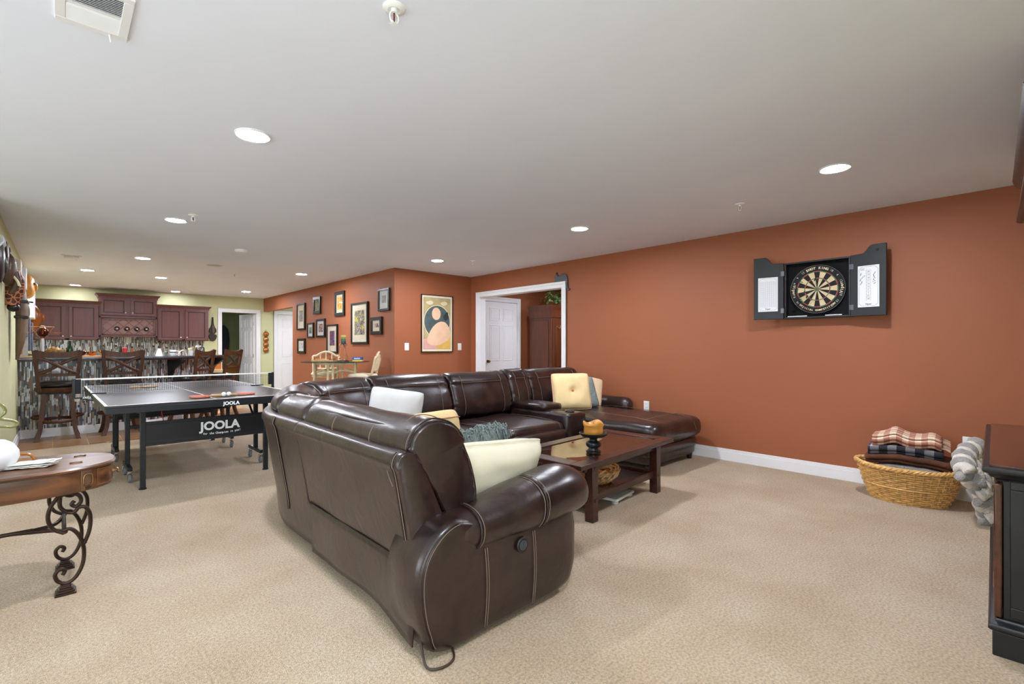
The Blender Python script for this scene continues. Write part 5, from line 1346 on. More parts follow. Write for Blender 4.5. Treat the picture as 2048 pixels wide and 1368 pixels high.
G().bx(0.025, LC - 0.025, -DC, -0.03, 0.10, 0.70).done('body', m_blk, mc, bevel=0.003)
for (x0, x1) in ((0.06, 0.70), (0.74, 1.38)):
    d = G().bx(x0, x1, -0.032, -0.012, 0.17, 0.66).done('door', m_blk, mc, bevel=0.004)
    G().bx(x0 + 0.06, x1 - 0.06, -0.014, -0.006, 0.23, 0.60).done('door_panel', m_blk, d, bevel=0.004)
    G().bx(x1 - 0.045 if x0 < 0.5 else x0 + 0.02, x1 - 0.02 if x0 < 0.5 else x0 + 0.045, -0.013, -0.009, 0.38, 0.46).done('finger_pull', m_brass, d)
    G().cyl((x0 if x0 < 0.5 else x1, -0.008, 0.25), (x0 if x0 < 0.5 else x1, -0.008, 0.31), 0.006, seg=8).done('hinge', m_brass, d)
for x in (0.03, LC - 0.03): G().bx(x - 0.022, x + 0.022, -0.028, -0.004, 0.15, 0.68).done('pilaster', m_btop, mc, bevel=0.006)
# recessed end panel
g = G()
for (y0, y1, z0, z1) in ((-DC + 0.02, -0.05, 0.16, 0.20), (-DC + 0.02, -0.05, 0.66, 0.70), (-0.10, -0.05, 0.20, 0.66), (-DC + 0.02, -DC + 0.08, 0.20, 0.66)): g.bx(0.014, 0.026, y0, y1, z0, z1)
g.done('end_frame', m_blk, mc, bevel=0.003)
mould(0.69, [(-0.03, 0.0), (-0.012, 0.0), (-0.006, 0.012), (0.006, 0.018), (0.012, 0.03), (0.024, 0.034), (0.03, 0.044), (0.026, 0.056), (-0.03, 0.056)], 'top_moulding', m_blk)
G().bx(-0.008, LC + 0.008, -DC, 0.008, 0.742, 0.756).done('top', m_btop, mc, bevel=0.003)
# hutch
m_hut = wood('dark_hutch_wood', '#221610', '#3a281c', 0.4, 'X')
for x in (0.0, LC - 0.20): G().bx(x, x + 0.20, -DC, -0.27, 0.756, 2.02).done('hutch_pier', m_blk, mc, bevel=0.004)
G().bx(0.20, LC - 0.20, -DC, -DC + 0.02, 0.756, 2.02).done('hutch_back', m_blk, mc)
G().bx(0, LC + 0.02, -DC, -0.26, 1.94, 2.07).done('hutch_frieze', m_hut, mc, bevel=0.004)
mould(1.965, [(-0.2, 0.0), (0.07, 0.0), (0.085, 0.012), (0.085, 0.03), (0.06, 0.05), (0.02, 0.06), (-0.2, 0.06)], 'hutch_moulding', m_hut, 0.10, LC + 0.02, -DC, -0.185)
mould(2.05, [(-0.2, 0.0), (0.03, 0.0), (0.04, 0.02), (0.05, 0.035), (0.075, 0.06), (0.08, 0.09), (0.12, 0.12), (0.15, 0.15), (0.165, 0.18), (0.17, 0.20), (-0.2, 0.20)], 'crown_moulding', m_hut, 0.20, LC + 0.02, -DC, -0.255)
t = thing('laptop', 'silver laptop on the console top, cut by the right photo edge', 'laptop', (3.50, -0.13, 0.7565), math.radians(185))
m_alu = M('silver_aluminium', '#c9cacc', 0.3, metal=0.8)
G().bx(-0.17, 0.17, -0.12, 0.12, 0, 0.016).done('base', m_alu, t, bevel=0.005)
G().bx(-0.14, 0.14, -0.03, 0.09, 0.016, 0.0175).done('keyboard', m_dplastic, t)
o = G().bx(-0.17, 0.17, -0.006, 0.006, 0, 0.22).done('lid', m_alu, t, bevel=0.003); o.location = (0, 0.122, 0.016); o.rotation_euler = (-0.35, 0, 0)
G().bx(-0.155, 0.155, -0.0075, -0.006, 0.015, 0.21).done('screen', m_dplastic, o)

# ================================================================== LAUNDRY BASKET with blankets
bk = thing('wicker_basket', 'honey oval wicker laundry basket full of folded blankets on the carpet', 'basket', (4.93, 0.66, 0), math.radians(4))
m_wk = M('honey_wicker', '#dfb06c', 0.55, var=0.25, vscale=30, bump=0.2, bscale=120)
BA, BB, BH = (0.235, 0.33), (0.185, 0.26), 0.275
def bpt(a, t, off=0.0):
    s = 0.70 + 0.30 * t ** 0.8
    return Vector(((BA[0] * s + off) * math.cos(a), (BA[1] * s + off) * math.sin(a), BH * t + 0.012 * t * abs(math.sin(a)) ** 4))
NST = 38
g = G()
for k in range(NST):
    a = 2 * PI * k / NST; g.tube([bpt(a, t / 6) for t in range(7)], 0.0045, 5)
g.done('stake', m_wk, bk, smooth=True, kind='stuff')
g = G()
rows = 16
for r in range(rows):
    t = 0.02 + 0.92 * r / (rows - 1)
    pts = [bpt(2 * PI * k / NST, t, 0.009 * (1 if (k + r) % 2 else -1)) for k in range(NST)]
    g.tube(pts + [pts[0]], 0.0075, 5)
g.done('weaver', m_wk, bk, smooth=True, kind='stuff')
for ph in range(3):
    pts = []
    for k in range(121):
        a = 2 * PI * k / 120; q = a * 22 + ph * 2 * PI / 3
        c_ = bpt(a, 1.0, 0.006); n_ = Vector((math.cos(a), math.sin(a), 0))
        pts.append(c_ + n_ * 0.010 * math.cos(q) + Vector((0, 0, 0.010 * math.sin(q))))
    G().tube(pts[:-1] + [pts[0]], 0.0105, 6).done('braided_rim', m_wk, bk, smooth=True)
for t_ in (0.45,):
    pts = [bpt(2 * PI * k / 60, t_, 0.011) for k in range(60)]
    G().tube(pts + [pts[0]], 0.006, 6).done('waling_band', m_wk, bk, smooth=True)
G().loft([[bpt(2 * PI * k / 32, 0.0) * 0.98 + Vector((0, 0, z)) for k in range(32)] for z in (0.004, 0.014)]).done('bottom', m_wk, bk)
def plaid(name, c1, c2, c3, sc, mixz=True):
    m = bpy.data.materials.new(name); m.use_nodes = True; nt = m.node_tree; N = nt.nodes; L = nt.links; b = N['Principled BSDF']; b.inputs['Roughness'].default_value = 0.95
    tc = N.new('ShaderNodeTexCoord'); sp = N.new('ShaderNodeSeparateXYZ'); L.new(tc.outputs['UV'], sp.inputs[0])
    outs = []
    for ax in (0, 1):
        mu = N.new('ShaderNodeMath'); mu.operation = 'MULTIPLY'; mu.inputs[1].default_value = sc; L.new(sp.outputs[ax], mu.inputs[0])
        fr_ = N.new('ShaderNodeMath'); fr_.operation = 'FRACT'; L.new(mu.outputs[0], fr_.inputs[0])
        gt = N.new('ShaderNodeMath'); gt.operation = 'GREATER_THAN'; gt.inputs[1].default_value = 0.5; L.new(fr_.outputs[0], gt.inputs[0]); outs.append(gt)
    ad = N.new('ShaderNodeMath'); ad.operation = 'ADD'; L.new(outs[0].outputs[0], ad.inputs[0]); L.new(outs[1].outputs[0], ad.inputs[1])
    dv = N.new('ShaderNodeMath'); dv.operation = 'MULTIPLY'; dv.inputs[1].default_value = 0.5; L.new(ad.outputs[0], dv.inputs[0])
    r = N.new('ShaderNodeValToRGB'); r.color_ramp.interpolation = 'CONSTANT'
    r.color_ramp.elements[0].position = 0.0; r.color_ramp.elements[0].color = lin(c1)
    r.color_ramp.elements[1].position = 0.25; r.color_ramp.elements[1].color = lin(c2)
    e = r.color_ramp.elements.new(0.75); e.color = lin(c3)
    L.new(dv.outputs[0], r.inputs[0]); L.new(r.outputs[0], b.inputs['Base Color'])
    n = N.new('ShaderNodeTexNoise'); n.inputs['Scale'].default_value = 300; bp = N.new('ShaderNodeBump'); bp.inputs['Strength'].default_value = 0.4; bp.inputs['Distance'].default_value = 0.004
    L.new(tc.outputs['Object'], n.inputs['Vector']); L.new(n.outputs['Fac'], bp.inputs['Height']); L.new(bp.outputs[0], b.inputs['Normal'])
    return m
def folded(name, label, c, w, d, lay, th, mat, rz, seed, sag=0.02, hump=None, fringe=None):
    """a blanket folded lay times: an S-profile swept along its length (local y)"""
    t = thing(name, label, 'blanket', c, rz, 'blankets in the wicker basket')
    prof = []; s = 0.0
    for k in range(lay):
        z = k * th; xs = (-w / 2, w / 2) if k % 2 == 0 else (w / 2, -w / 2)
        for q in range(9): prof.append((xs[0] + (xs[1] - xs[0]) * q / 8, z))
        if k < lay - 1:
            for q in range(1, 4):
                a = -PI / 2 + PI * q / 4; prof.append((xs[1] + math.copysign(th / 2, xs[1]) * math.cos(a), z + th / 2 + th / 2 * math.sin(a)))
    n = 22; g = G(); V = []
    uv = g.bm.loops.layers.uv.new('UVMap')
    for j in range(n + 1):
        v = -1 + 2 * j / n; row = []
        for x, z in prof:
            zz = z - sag * (abs(v) ** 2.2) + 0.008 * noise.noise(Vector((x * 7 + seed, v * 2.2, seed))) + (hump(x, v) if hump else 0)
            row.append(g.bm.verts.new((x + 0.006 * noise.noise(Vector((v * 3, z * 20, seed))), v * d / 2 * (1 - 0.01 * z), zz)))
        V.append(row)
    ln = [0.0]
    for i in range(1, len(prof)): ln.append(ln[-1] + math.dist(prof[i], prof[i - 1]))
    for j in range(n):
        for i in range(len(prof) - 1):
            f_ = g.bm.faces.new((V[j][i], V[j][i + 1], V[j + 1][i + 1], V[j + 1][i]))
            for lp, (jj, ii) in zip(f_.loops, ((j, i), (j, i + 1), (j + 1, i + 1), (j + 1, i))): lp[uv].uv = (ln[ii], jj * d / n)
    o = g.done('folds', mat, t, smooth='all'); md = o.modifiers.new('thick', 'SOLIDIFY'); md.thickness = th * 0.72; md.offset = 0
    if fringe:
        g = G(); rnd = random.Random(seed)
        for k in range(34):
            y = -d / 2; x = rnd.uniform(-w / 2, w / 2); z = rnd.uniform(0.3, lay - 1) * th - sag
            g.tube([(x, y, z), (x + rnd.uniform(-0.01, 0.01), y - 0.025, z - 0.004), (x + rnd.uniform(-0.012, 0.012), y - 0.05, z - 0.02)], 0.0025, 5)
        g.done('fringe', fringe, t, smooth=True, kind='stuff')
    return t
m_fleece = M('grey_fleece', '#8d8680', 0.98, var=0.15, vscale=30, bump=0.9, bscale=160); m_brfl = M('brown_fleece', '#5e3621', 0.9, var=0.35, vscale=8, bump=0.5, bscale=120)
folded('grey_blanket', 'grey sherpa blanket folded lowest at the front of the wicker basket', (4.905, 0.645, 0.215), 0.24, 0.38, 3, 0.034, m_fleece, math.radians(4), 1, 0.015)
folded('brown_blanket', 'dark brown blanket folded above the grey sherpa in the basket', (4.955, 0.66, 0.318), 0.30, 0.52, 3, 0.024, m_brfl, math.radians(3), 2, 0.025)
folded('navy_checked_blanket', 'navy and white checked blanket under the peach one in the basket', (4.95, 0.68, 0.385), 0.27, 0.46, 3, 0.022, plaid('navy_check', '#23232b', '#6b6a70', '#d6d3cf', 9), math.radians(6), 3, 0.02)
folded('peach_checked_blanket', 'peach and cream checked fringed blanket on top of the basket pile', (4.95, 0.67, 0.448), 0.26, 0.42, 4, 0.022, plaid('peach_check', '#a9705c', '#d3a48c', '#f0dcc2', 13), math.radians(5), 4, 0.015,
       hump=lambda x, v: 0.055 * math.exp(-((v - 0.35) / 0.25) ** 2) * (0.6 + x) + 0.02 * math.exp(-((v + 0.75) / 0.2) ** 2), fringe=M('peach_fringe', '#d8b49c', 0.9))
# chunky braided throw heaped between basket and console
t = thing('chunky_throw', 'thick grey and white braided fur throw heaped between basket and console', 'blanket', (4.62, 0.22, 0))
m_fur1 = M('grey_fur', '#a19c96', 0.98, var=0.2, vscale=25, bump=1.0, bscale=90, sheen=0.5); m_fur2 = M('white_fur', '#e2dace', 0.98, var=0.08, vscale=25, bump=1.0, bscale=90, sheen=0.5)
def drape(u, v):
    """u along the fall (0 top right .. 1 floor), v across"""
    # sheet leaning against the console: falls from the console side down toward the wall side
    x = 0.24 - 0.40 * v + 0.04 * math.sin(3 * v + u)
    y = 0.04 + 0.04 * math.sin(5 * u + 3 * v) - 0.10 * u + 0.05 * v
    z = 0.52 - 0.45 * u - 0.12 * v
    return Vector((x, y, max(z, 0.055)))
for k in range(7):
    for ph in (0, 1):
        pts = []
        for i in range(27):
            u = (k + 0.5) / 7; v = -0.1 + 1.15 * i / 26
            p = drape(u, v * (1.0 - 0.45 * u) + 0.25 * u * 0)
            q = i * 0.95 + ph * PI + k
            pts.append(p + Vector((0.0, 0.030 * math.cos(q), 0.034 * math.sin(q))))
        G().tube(cr(pts, 3, False), [0.036 + 0.005 * math.sin(i / 3) for i in range(79)], 14).disp(0.006, 30, k).done('braid', (m_fur1, m_fur2)[(ph + k) % 2], t, smooth='all')
# ================================================================== PICTURES ON THE PICTURE WALL
def art_mat(name, cols, scale, seed, kind='vor', stretch=(1, 1, 1)):
    m = bpy.data.materials.new(name); m.use_nodes = True; nt = m.node_tree; N = nt.nodes; L = nt.links; b = N['Principled BSDF']; b.inputs['Roughness'].default_value = 0.6
    tc = N.new('ShaderNodeTexCoord'); mp = N.new('ShaderNodeMapping'); mp.inputs['Location'].default_value = (seed * 1.3, seed * 2.1, seed * 0.7); mp.inputs['Scale'].default_value = stretch
    L.new(tc.outputs['Object'], mp.inputs[0])
    n = N.new('ShaderNodeTexNoise'); n.inputs['Scale'].default_value = scale; n.inputs['Detail'].default_value = 4; n.inputs['Distortion'].default_value = 2.5
    L.new(mp.outputs[0], n.inputs['Vector'])
    r = N.new('ShaderNodeValToRGB'); r.color_ramp.interpolation = 'CONSTANT' if kind == 'vor' else 'LINEAR'
    k = len(cols)
    r.color_ramp.elements[0].position = 0.0; r.color_ramp.elements[0].color = lin(cols[0])
    r.color_ramp.elements[1].position = 0.36; r.color_ramp.elements[1].color = lin(cols[1])
    for i in range(2, k): e = r.color_ramp.elements.new(0.36 + 0.3 * (i - 1) / (k - 1)); e.color = lin(cols[i])
    L.new(n.outputs['Fac'], r.inputs[0]); L.new(r.outputs[0], b.inputs['Base Color'])
    return m
m_frame = M('black_frame', '#141210', 0.35); m_mat = M('cream_mat_board', '#eadfc6', 0.9); m_matw = M('white_mat_board', '#e9e9ec', 0.9)
m_fglass = glassy('picture_glass', (0.97, 0.97, 0.97), 0.03, 0.02)
PICS = [('a', 10.79, 10.325, 2.144, 1.581, 0.035, m_mat, (0.10, 0.13), ['#3a302c', '#8b7a70', '#5d4638', '#a89888'], 'tall black-framed sepia print nearest the hall opening'),
        ('b', 9.863, 9.505, 2.217, 1.878, 0.06, None, (0.0, 0.0), ['#7a6a3c', '#a09a70', '#8f8868', '#7a4a28'], 'small black-framed olive print hung high without a wide mat'),
        ('c', 8.821, 8.411, 2.237, 1.788, 0.06, m_mat, (0.045, 0.05), ['#b3321c', '#e8b03c', '#f0cf6a', '#d86a2a'], 'black-framed print of glowing red and yellow shapes, hung high in the middle'),
        ('d', 8.126, 7.504, 1.981, 1.271, 0.035, m_mat, (0.09, 0.11), ['#3c4a6a', '#cfc6ae', '#6b4a44', '#8f9a86', '#d8c24a'], 'largest black-framed picture with cream mat above the candle'),
        ('e', 7.142, 6.787, 2.146, 1.79, 0.035, m_matw, (0.075, 0.085), ['#4a5a86', '#8f9ab8', '#c2b8b0', '#a07a5c'], 'black-framed small blue print highest by the wall corner'),
        ('f', 7.398, 7.027, 1.706, 1.422, 0.055, m_mat, (0.055, 0.055), ['#2c2a4a', '#8a3a34', '#d6c8c0', '#4a4a5a'], 'small thick black-framed print below the corner picture'),
        ('g', 10.186, 9.863, 1.711, 1.404, 0.03, m_matw, (0.07, 0.06), ['#2f5a44', '#6a8f74', '#4a6a5a', '#a0a890'], 'narrow black-framed green print between two larger frames'),
        ('h', 9.707, 9.285, 1.77, 1.407, 0.04, m_matw, (0.07, 0.06), ['#3a2420', '#a03a30', '#c8b8a8', '#6a4a44'], 'black-framed dark red print left of the tall blue one'),
        ('i', 9.189, 8.711, 1.643, 1.107, 0.03, m_mat, (0.10, 0.10), ['#23264a', '#39406a', '#8a3440', '#4a70a8'], 'tall black-framed dark blue print behind the rattan chair'),
        ('j', 10.76, 10.325, 1.40, 1.082, 0.05, m_mat, (0.06, 0.05), ['#8fa4c0', '#cfd8e4', '#a8b8cc', '#b88a5a'], 'lowest small black-framed pale blue print by the hall opening')]
for i, (k_, ya, yb, zt, zb, fw, mm, (mx, mz), cols, lb) in enumerate(PICS):
    w, h = ya - yb, zt - zb
    t = thing('framed_picture', lb, 'picture', (3.757, (ya + yb) / 2, (zt + zb) / 2), -PI / 2, 'framed prints on the terracotta wall')
    for (x0, x1, z0, z1) in ((-w / 2, w / 2, -h / 2, -h / 2 + fw), (-w / 2, w / 2, h / 2 - fw, h / 2), (-w / 2, -w / 2 + fw, -h / 2 + fw, h / 2 - fw), (w / 2 - fw, w / 2, -h / 2 + fw, h / 2 - fw)):
        G().bx(x0, x1, -0.035, -0.001, z0, z1).done('frame_rail', m_frame, t, bevel=0.003)
    iw, ih = w / 2 - fw, h / 2 - fw
    if mm: G().bx(-iw, iw, -0.018, -0.012, -ih, ih).done('mat_board', mm, t)
    G().bx(-iw + mx, iw - mx, -0.0195, -0.0125, -ih + mz * 1.1, ih - mz * 0.9).done('print', art_mat('art_' + k_, cols, 9 if w < 0.5 else 6, i + 1), t)
    G().bx(-iw, iw, -0.024, -0.022, -ih, ih).done('glass', m_fglass, t)
# ------------------------------------------------------------------ poster (plain abstract stand-in)
ps = thing('framed_poster', 'tall thin-framed cream-bordered poster of peach and teal shapes between two switches', 'poster', (4.535, 6.665, 1.605))
w, h = 0.62, 0.935
for (x0, x1, z0, z1) in ((-w / 2, w / 2, -h / 2, -h / 2 + 0.012), (-w / 2, w / 2, h / 2 - 0.012, h / 2), (-w / 2, -w / 2 + 0.012, -h / 2 + 0.012, h / 2 - 0.012), (w / 2 - 0.012, w / 2, -h / 2 + 0.012, h / 2 - 0.012)):
    G().bx(x0, x1, -0.03, -0.001, z0, z1).done('frame_rail', M('brown_frame', '#3a1f16', 0.4), ps, bevel=0.002)
pm = [M('poster_cream', '#efe2c4', 0.6), M('poster_olive', '#b9a878', 0.6, var=0.15, vscale=9), M('poster_teal', '#4d5c5c', 0.6, var=0.25, vscale=12), M('poster_ring', '#e2d6b4', 0.6), M('poster_peach', '#eec6a2', 0.6, var=0.08, vscale=6), M('poster_pink', '#e0a8a0', 0.6, var=0.1, vscale=7), M('poster_gold', '#e2b659', 0.6, var=0.1, vscale=7), M('poster_dark', '#2c3034', 0.6)]
g = G(); Y = [-0.012]
def lay(pts, mi):
    Y[0] -= 0.0004; g.poly([Vector((a, Y[0], b)) for a, b in pts], mi)
lay([(-0.30, -0.458), (0.30, -0.458), (0.30, 0.458), (-0.30, 0.458)], 0)
lay([(-0.265, -0.42), (0.265, -0.42), (0.265, 0.42), (-0.265, 0.42)], 7)
lay([(-0.262, -0.417), (0.262, -0.417), (0.262, 0.417), (-0.262, 0.417)], 1)
def arc(cx, cz, r, a0=0, a1=2 * PI, n=40, sz=1.0): return [(min(max(cx + r * math.cos(a0 + (a1 - a0) * i / n), -0.262), 0.262), cz + sz * r * math.sin(a0 + (a1 - a0) * i / n)) for i in range(n)]
lay(arc(0.0, 0.03, 0.262, sz=1.05), 3); lay(arc(0.0, 0.03, 0.25, sz=1.05), 2)
lay([(-0.262, -0.417), (0.0, -0.417), (-0.04, -0.28), (-0.13, -0.22), (-0.262, -0.26)], 5)
lay([(0.0, -0.417), (0.262, -0.417), (0.262, -0.14), (0.12, -0.2), (-0.02, -0.3)], 6)
lay([(p.x, p.y) for p in cr([(-0.20, -0.30), (-0.12, -0.10), (0.02, 0.02), (0.16, 0.02), (0.25, -0.10), (0.24, -0.24), (0.10, -0.33), (-0.05, -0.36)], 5)], 4)
lay(arc(-0.02, 0.16, 0.085, sz=1.2), 4)
lay([(p.x, p.y) for p in cr([(0.12, 0.12), (0.20, 0.20), (0.22, 0.10), (0.16, 0.05)], 5)], 7)
lay([(p.x, p.y) for p in cr([(-0.22, 0.34), (-0.12, 0.37), (-0.08, 0.33), (-0.15, 0.30)], 5)], 3)
lay([(p.x, p.y) for p in cr([(0.06, 0.34), (0.16, 0.37), (0.20, 0.33), (0.12, 0.30)], 5)], 3)
g.done('print', pm, ps)
G().bx(-0.3, 0.3, -0.012, -0.001, -0.458, 0.458).done('backing', m_paper, ps)
t = thing('light_switch', 'white rocker light switch left of the poster', 'switch', (3.97, 6.661, 1.225)); outlet_parts(t, sock=False)
t = thing('light_switch', 'white rocker light switch right of the poster near the corner', 'switch', (5.0, 6.661, 1.225)); outlet_parts(t, sock=False)
t = thing('wall_outlet', 'white outlet on the terracotta wall behind the braided throw', 'outlet', (5.246, 0.325, 0.45), -PI / 2); outlet_parts(t)
t = thing('wall_outlet', 'white outlet on the terracotta wall above the chaise end', 'outlet', (5.246, 3.20, 0.50), -PI / 2); outlet_parts(t)

# ================================================================== DARTBOARD CABINET
dc = thing('dartboard_cabinet', 'open black dartboard cabinet with round board and white score sheets on the doors', 'dartboard', (5.248, 1.357, 1.762), -PI / 2)
m_cabb = M('black_stained_wood', '#1b1c1f', 0.45, var=0.2, vscale=12); m_felt = M('black_felt', '#0c0c0d', 0.95)
HWc = 0.27
for (x0, x1, z0, z1) in ((-HWc, HWc, -HWc, -HWc + 0.016), (-HWc, HWc, HWc - 0.016, HWc), (-HWc, -HWc + 0.016, -HWc + 0.016, HWc - 0.016), (HWc - 0.016, HWc, -HWc + 0.016, HWc - 0.016)):
    G().bx(x0, x1, -0.10, 0.0, z0, z1).done('case_side', m_cabb, dc, bevel=0.003)
G().bx(-HWc + 0.016, HWc - 0.016, -0.025, -0.001, -HWc + 0.016, HWc - 0.016).done('back_panel', m_felt, dc)
# the board itself
RD = [0.0064, 0.0159, 0.099, 0.107, 0.162, 0.170, 0.2255]
dm = [M('sisal_black', '#141414', 0.8), M('sisal_cream', '#dcc69c', 0.85, var=0.06, vscale=40), M('dart_red', '#b3322c', 0.8), M('dart_green', '#2f7a4a', 0.8)]
YB0 = -0.066
g = G().lathe([(0.2255, 0.0), (0.2255, 0.038)], (0, -0.026, 0), 60, R=rotm('X', PI / 2))
for s in range(20):
    for sub in range(3):
        a0 = PI / 2 + PI / 20 - (s + sub / 3) * PI / 10; a1 = a0 - PI / 30
        for k in range(len(RD)):
            r0 = 0.0 if k == 0 else RD[k - 1]; r1 = RD[k]; ev = s % 2 == 0
            mi = 2 if k == 0 else 3 if k == 1 else 0 if k == 6 else ((2 if ev else 3) if k in (3, 5) else (0 if ev else 1))
            pts = [(r0, a0), (r1, a0), (r1, a1), (r0, a1)] if r0 > 0 else [(0, a0), (r1, a0), (r1, a1)]
            g.poly([Vector((r * math.cos(a), YB0, r * math.sin(a))) for r, a in pts], mi)
brd = g.done('board', dm, dc)
m_wire = M('silver_wire', '#d5d5d2', 0.3, metal=0.8)
g = G()
for r in (0.0159, 0.099, 0.107, 0.162, 0.170, 0.2245):
    pts = [(r * math.cos(2 * PI * k / 60), YB0 - 0.001, r * math.sin(2 * PI * k / 60)) for k in range(60)]
    g.tube(pts + [pts[0]], 0.0007 if r < 0.2 else 0.0016, 4)
for s in range(20):
    a = PI / 2 + PI / 20 - s * PI / 10; g.cyl((0.0159 * math.cos(a), YB0 - 0.001, 0.0159 * math.sin(a)), (0.175 * math.cos(a), YB0 - 0.001, 0.175 * math.sin(a)), 0.0006, seg=4)
g.done('spider_wire', m_wire, brd)
def arc_text(txt, ac, r, size, step, top, items, bold=0.0):
    n = len(txt)
    for i, ch in enumerate(txt):
        if ch == ' ': continue
        u = (i - (n - 1) / 2) * step
        a = ac - u if top else ac + u
        rad = Vector((math.cos(a), 0, math.sin(a))); up = rad if top else -rad
        xa = Vector((up.z, 0, -up.x))
        items.append((ch, size, frame4(Vector((0, YB0 - 0.0015, 0)) + rad * r, xa, up), bold, 0))
it = []
arc_text('SHOT KING', PI / 2, 0.197, 0.030, 0.108, True, it, 0.0012)
text_obj('board_lettering', it, M('cream_lettering', '#f0dcb4', 0.6), brd)
it = []
arc_text('OFFICIAL COMPETITION', -PI / 2, 0.197, 0.022, 0.082, False, it, 0.0008)
text_obj('board_lettering', it, M('cream_lettering', '#f0dcb4', 0.6), brd)
for ac in (PI, 0):
    it = []; arc_text('Viper', ac, 0.197, 0.036, 0.10, False, it, 0.0008)
    text_obj('board_lettering', it, MATS['cream_lettering'], brd)
it = []
for s, num in enumerate((20, 1, 18, 4, 13, 6, 10, 15, 2, 17, 3, 19, 7, 16, 8, 11, 14, 9, 12, 5)):
    if num in (20, 1, 5, 6, 11, 3, 19, 17): continue
    a = PI / 2 - s * PI / 10; rad = Vector((math.cos(a), 0, math.sin(a)))
    it.append((str(num), 0.028, frame4(Vector((0, YB0 - 0.003, 0)) + rad * 0.200, (rad.z, 0, -rad.x), rad), -0.0004, 0))
text_obj('number_ring', it, M('white_numbers', '#e8e8e8', 0.5), brd)
# doors
m_sheet = M('score_sheet', '#e6e7e9', 0.35)
m_ink = M('black_ink', '#1a1a1c', 0.6); m_line = M('grey_print_lines', '#8e9094', 0.6)
for s in (-1, 1):
    out = [(0.004, -0.27), (0.268, -0.27), (0.268, 0.342), (0.165, 0.342)] + [(0.165 - 0.075 * i / 6, 0.342 - 0.068 * (0.5 - 0.5 * math.cos(PI * i / 6))) for i in range(1, 7)] + [(0.004, 0.27)]
    d = G().prism(out, -0.012, 0.010, lambda a, b, e, s=s: Vector((s * a, e, b))).done('door', m_cabb, dc, bevel=0.003)
    d.location = (s * HWc, -0.104, 0); d.rotation_euler = (0, 0, s * -math.radians(-8) * -1)
    sw, sh = (0.158, 0.36) if s > 0 else (0.175, 0.335); cx, cz = s * 0.14, (-0.015 if s > 0 else -0.025)
    sheet = G().bx(cx - sw / 2, cx + sw / 2, -0.0145, -0.0125, cz - sh / 2, cz + sh / 2).done('score_sheet', m_sheet, d)
    items = [('Viper', 0.022, frame4((cx, -0.0149, cz - sh / 2 + 0.025), (1, 0, 0), (0, 0, 1)), 0.0003, 0.15)]
    g = G()
    def ln(x0, z0, x1, z1, r=0.0008): g.cyl((x0, -0.0149, z0), (x1, -0.0149, z1), r, seg=4)
    bx0, bx1, bz0, bz1 = cx - sw / 2 + 0.010, cx + sw / 2 - 0.010, cz - sh / 2 + 0.010, cz + sh / 2 - 0.010; q = 0.02
    for a in (((bx0 + q, bz0), (bx1 - q, bz0)), ((bx1 - q, bz0), (bx1, bz0 + q)), ((bx1, bz0 + q), (bx1, bz1 - q)), ((bx1, bz1 - q), (bx1 - q, bz1)), ((bx1 - q, bz1), (bx0 + q, bz1)), ((bx0 + q, bz1), (bx0, bz1 - q)), ((bx0, bz1 - q), (bx0, bz0 + q)), ((bx0, bz0 + q), (bx0 + q, bz0))):
        ln(*a[0], *a[1])
    if s < 0:
        for k in range(9): ln(bx0 + 0.008 + k * (bx1 - bx0 - 0.016) / 8, bz0 + 0.035, bx0 + 0.008 + k * (bx1 - bx0 - 0.016) / 8, bz1 - 0.03, 0.0006)
        for k in range(26): ln(bx0 + 0.008, bz0 + 0.035 + k * (bz1 - bz0 - 0.065) / 25, bx1 - 0.008, bz0 + 0.035 + k * (bz1 - bz0 - 0.065) / 25, 0.0005)
    else:
        for k, sx in enumerate(('20', '19', '18', '17', '16', '15', 'C', 'T', 'D', '3B')):
            items.append((sx, 0.017, frame4((cx, -0.0149, bz1 - 0.045 - k * 0.026), (1, 0, 0), (0, 0, 1)), 0, 0))
            ln(cx - 0.016, bz1 - 0.032 - k * 0.026, cx + 0.016, bz1 - 0.032 - k * 0.026, 0.0005)
        ln(cx - 0.016, bz1 - 0.03, cx - 0.016, bz0 + 0.04, 0.0005); ln(cx + 0.016, bz1 - 0.03, cx + 0.016, bz0 + 0.04, 0.0005)
        items.append(('CC', 0.022, frame4((cx - 0.045, -0.0149, bz1 - 0.022), (1, 0, 0), (0, 0, 1)), 0, 0.2))
        rnd = random.Random(8)
        for k in range(13):
            for sd, rng in ((-0.045, 0.016), (0.042, 0.008)):
                x = cx + sd + rnd.uniform(-rng, rng); z = bz1 - 0.055 - k * 0.008
                ln(x - 0.004, z - 0.004, x + 0.004, z + 0.004, 0.0009); ln(x - 0.004, z + 0.004, x + 0.003, z - 0.004, 0.0009)
    g.done('printed_lines', m_line if s < 0 else m_ink, sheet)
    text_obj('sheet_lettering', items, m_ink, sheet)
    for z in (-0.19, 0.17):
        G().box((s * 0.012, -0.0135, z), (0.03, 0.003, 0.045)).cyl((0, -0.014, z - 0.022), (0, -0.014, z + 0.022), 0.004, seg=8).done('hinge', M('dull_hinge', '#6b6d70', 0.35, metal=0.8), d)
    if s > 0: G().lathe([(0.011, 0), (0.011, 0.004), (0.006, 0.008)], (0.205, -0.012, 0.29), 12, R=rotm('X', PI / 2)).done('latch', m_dplastic, d, smooth=True)
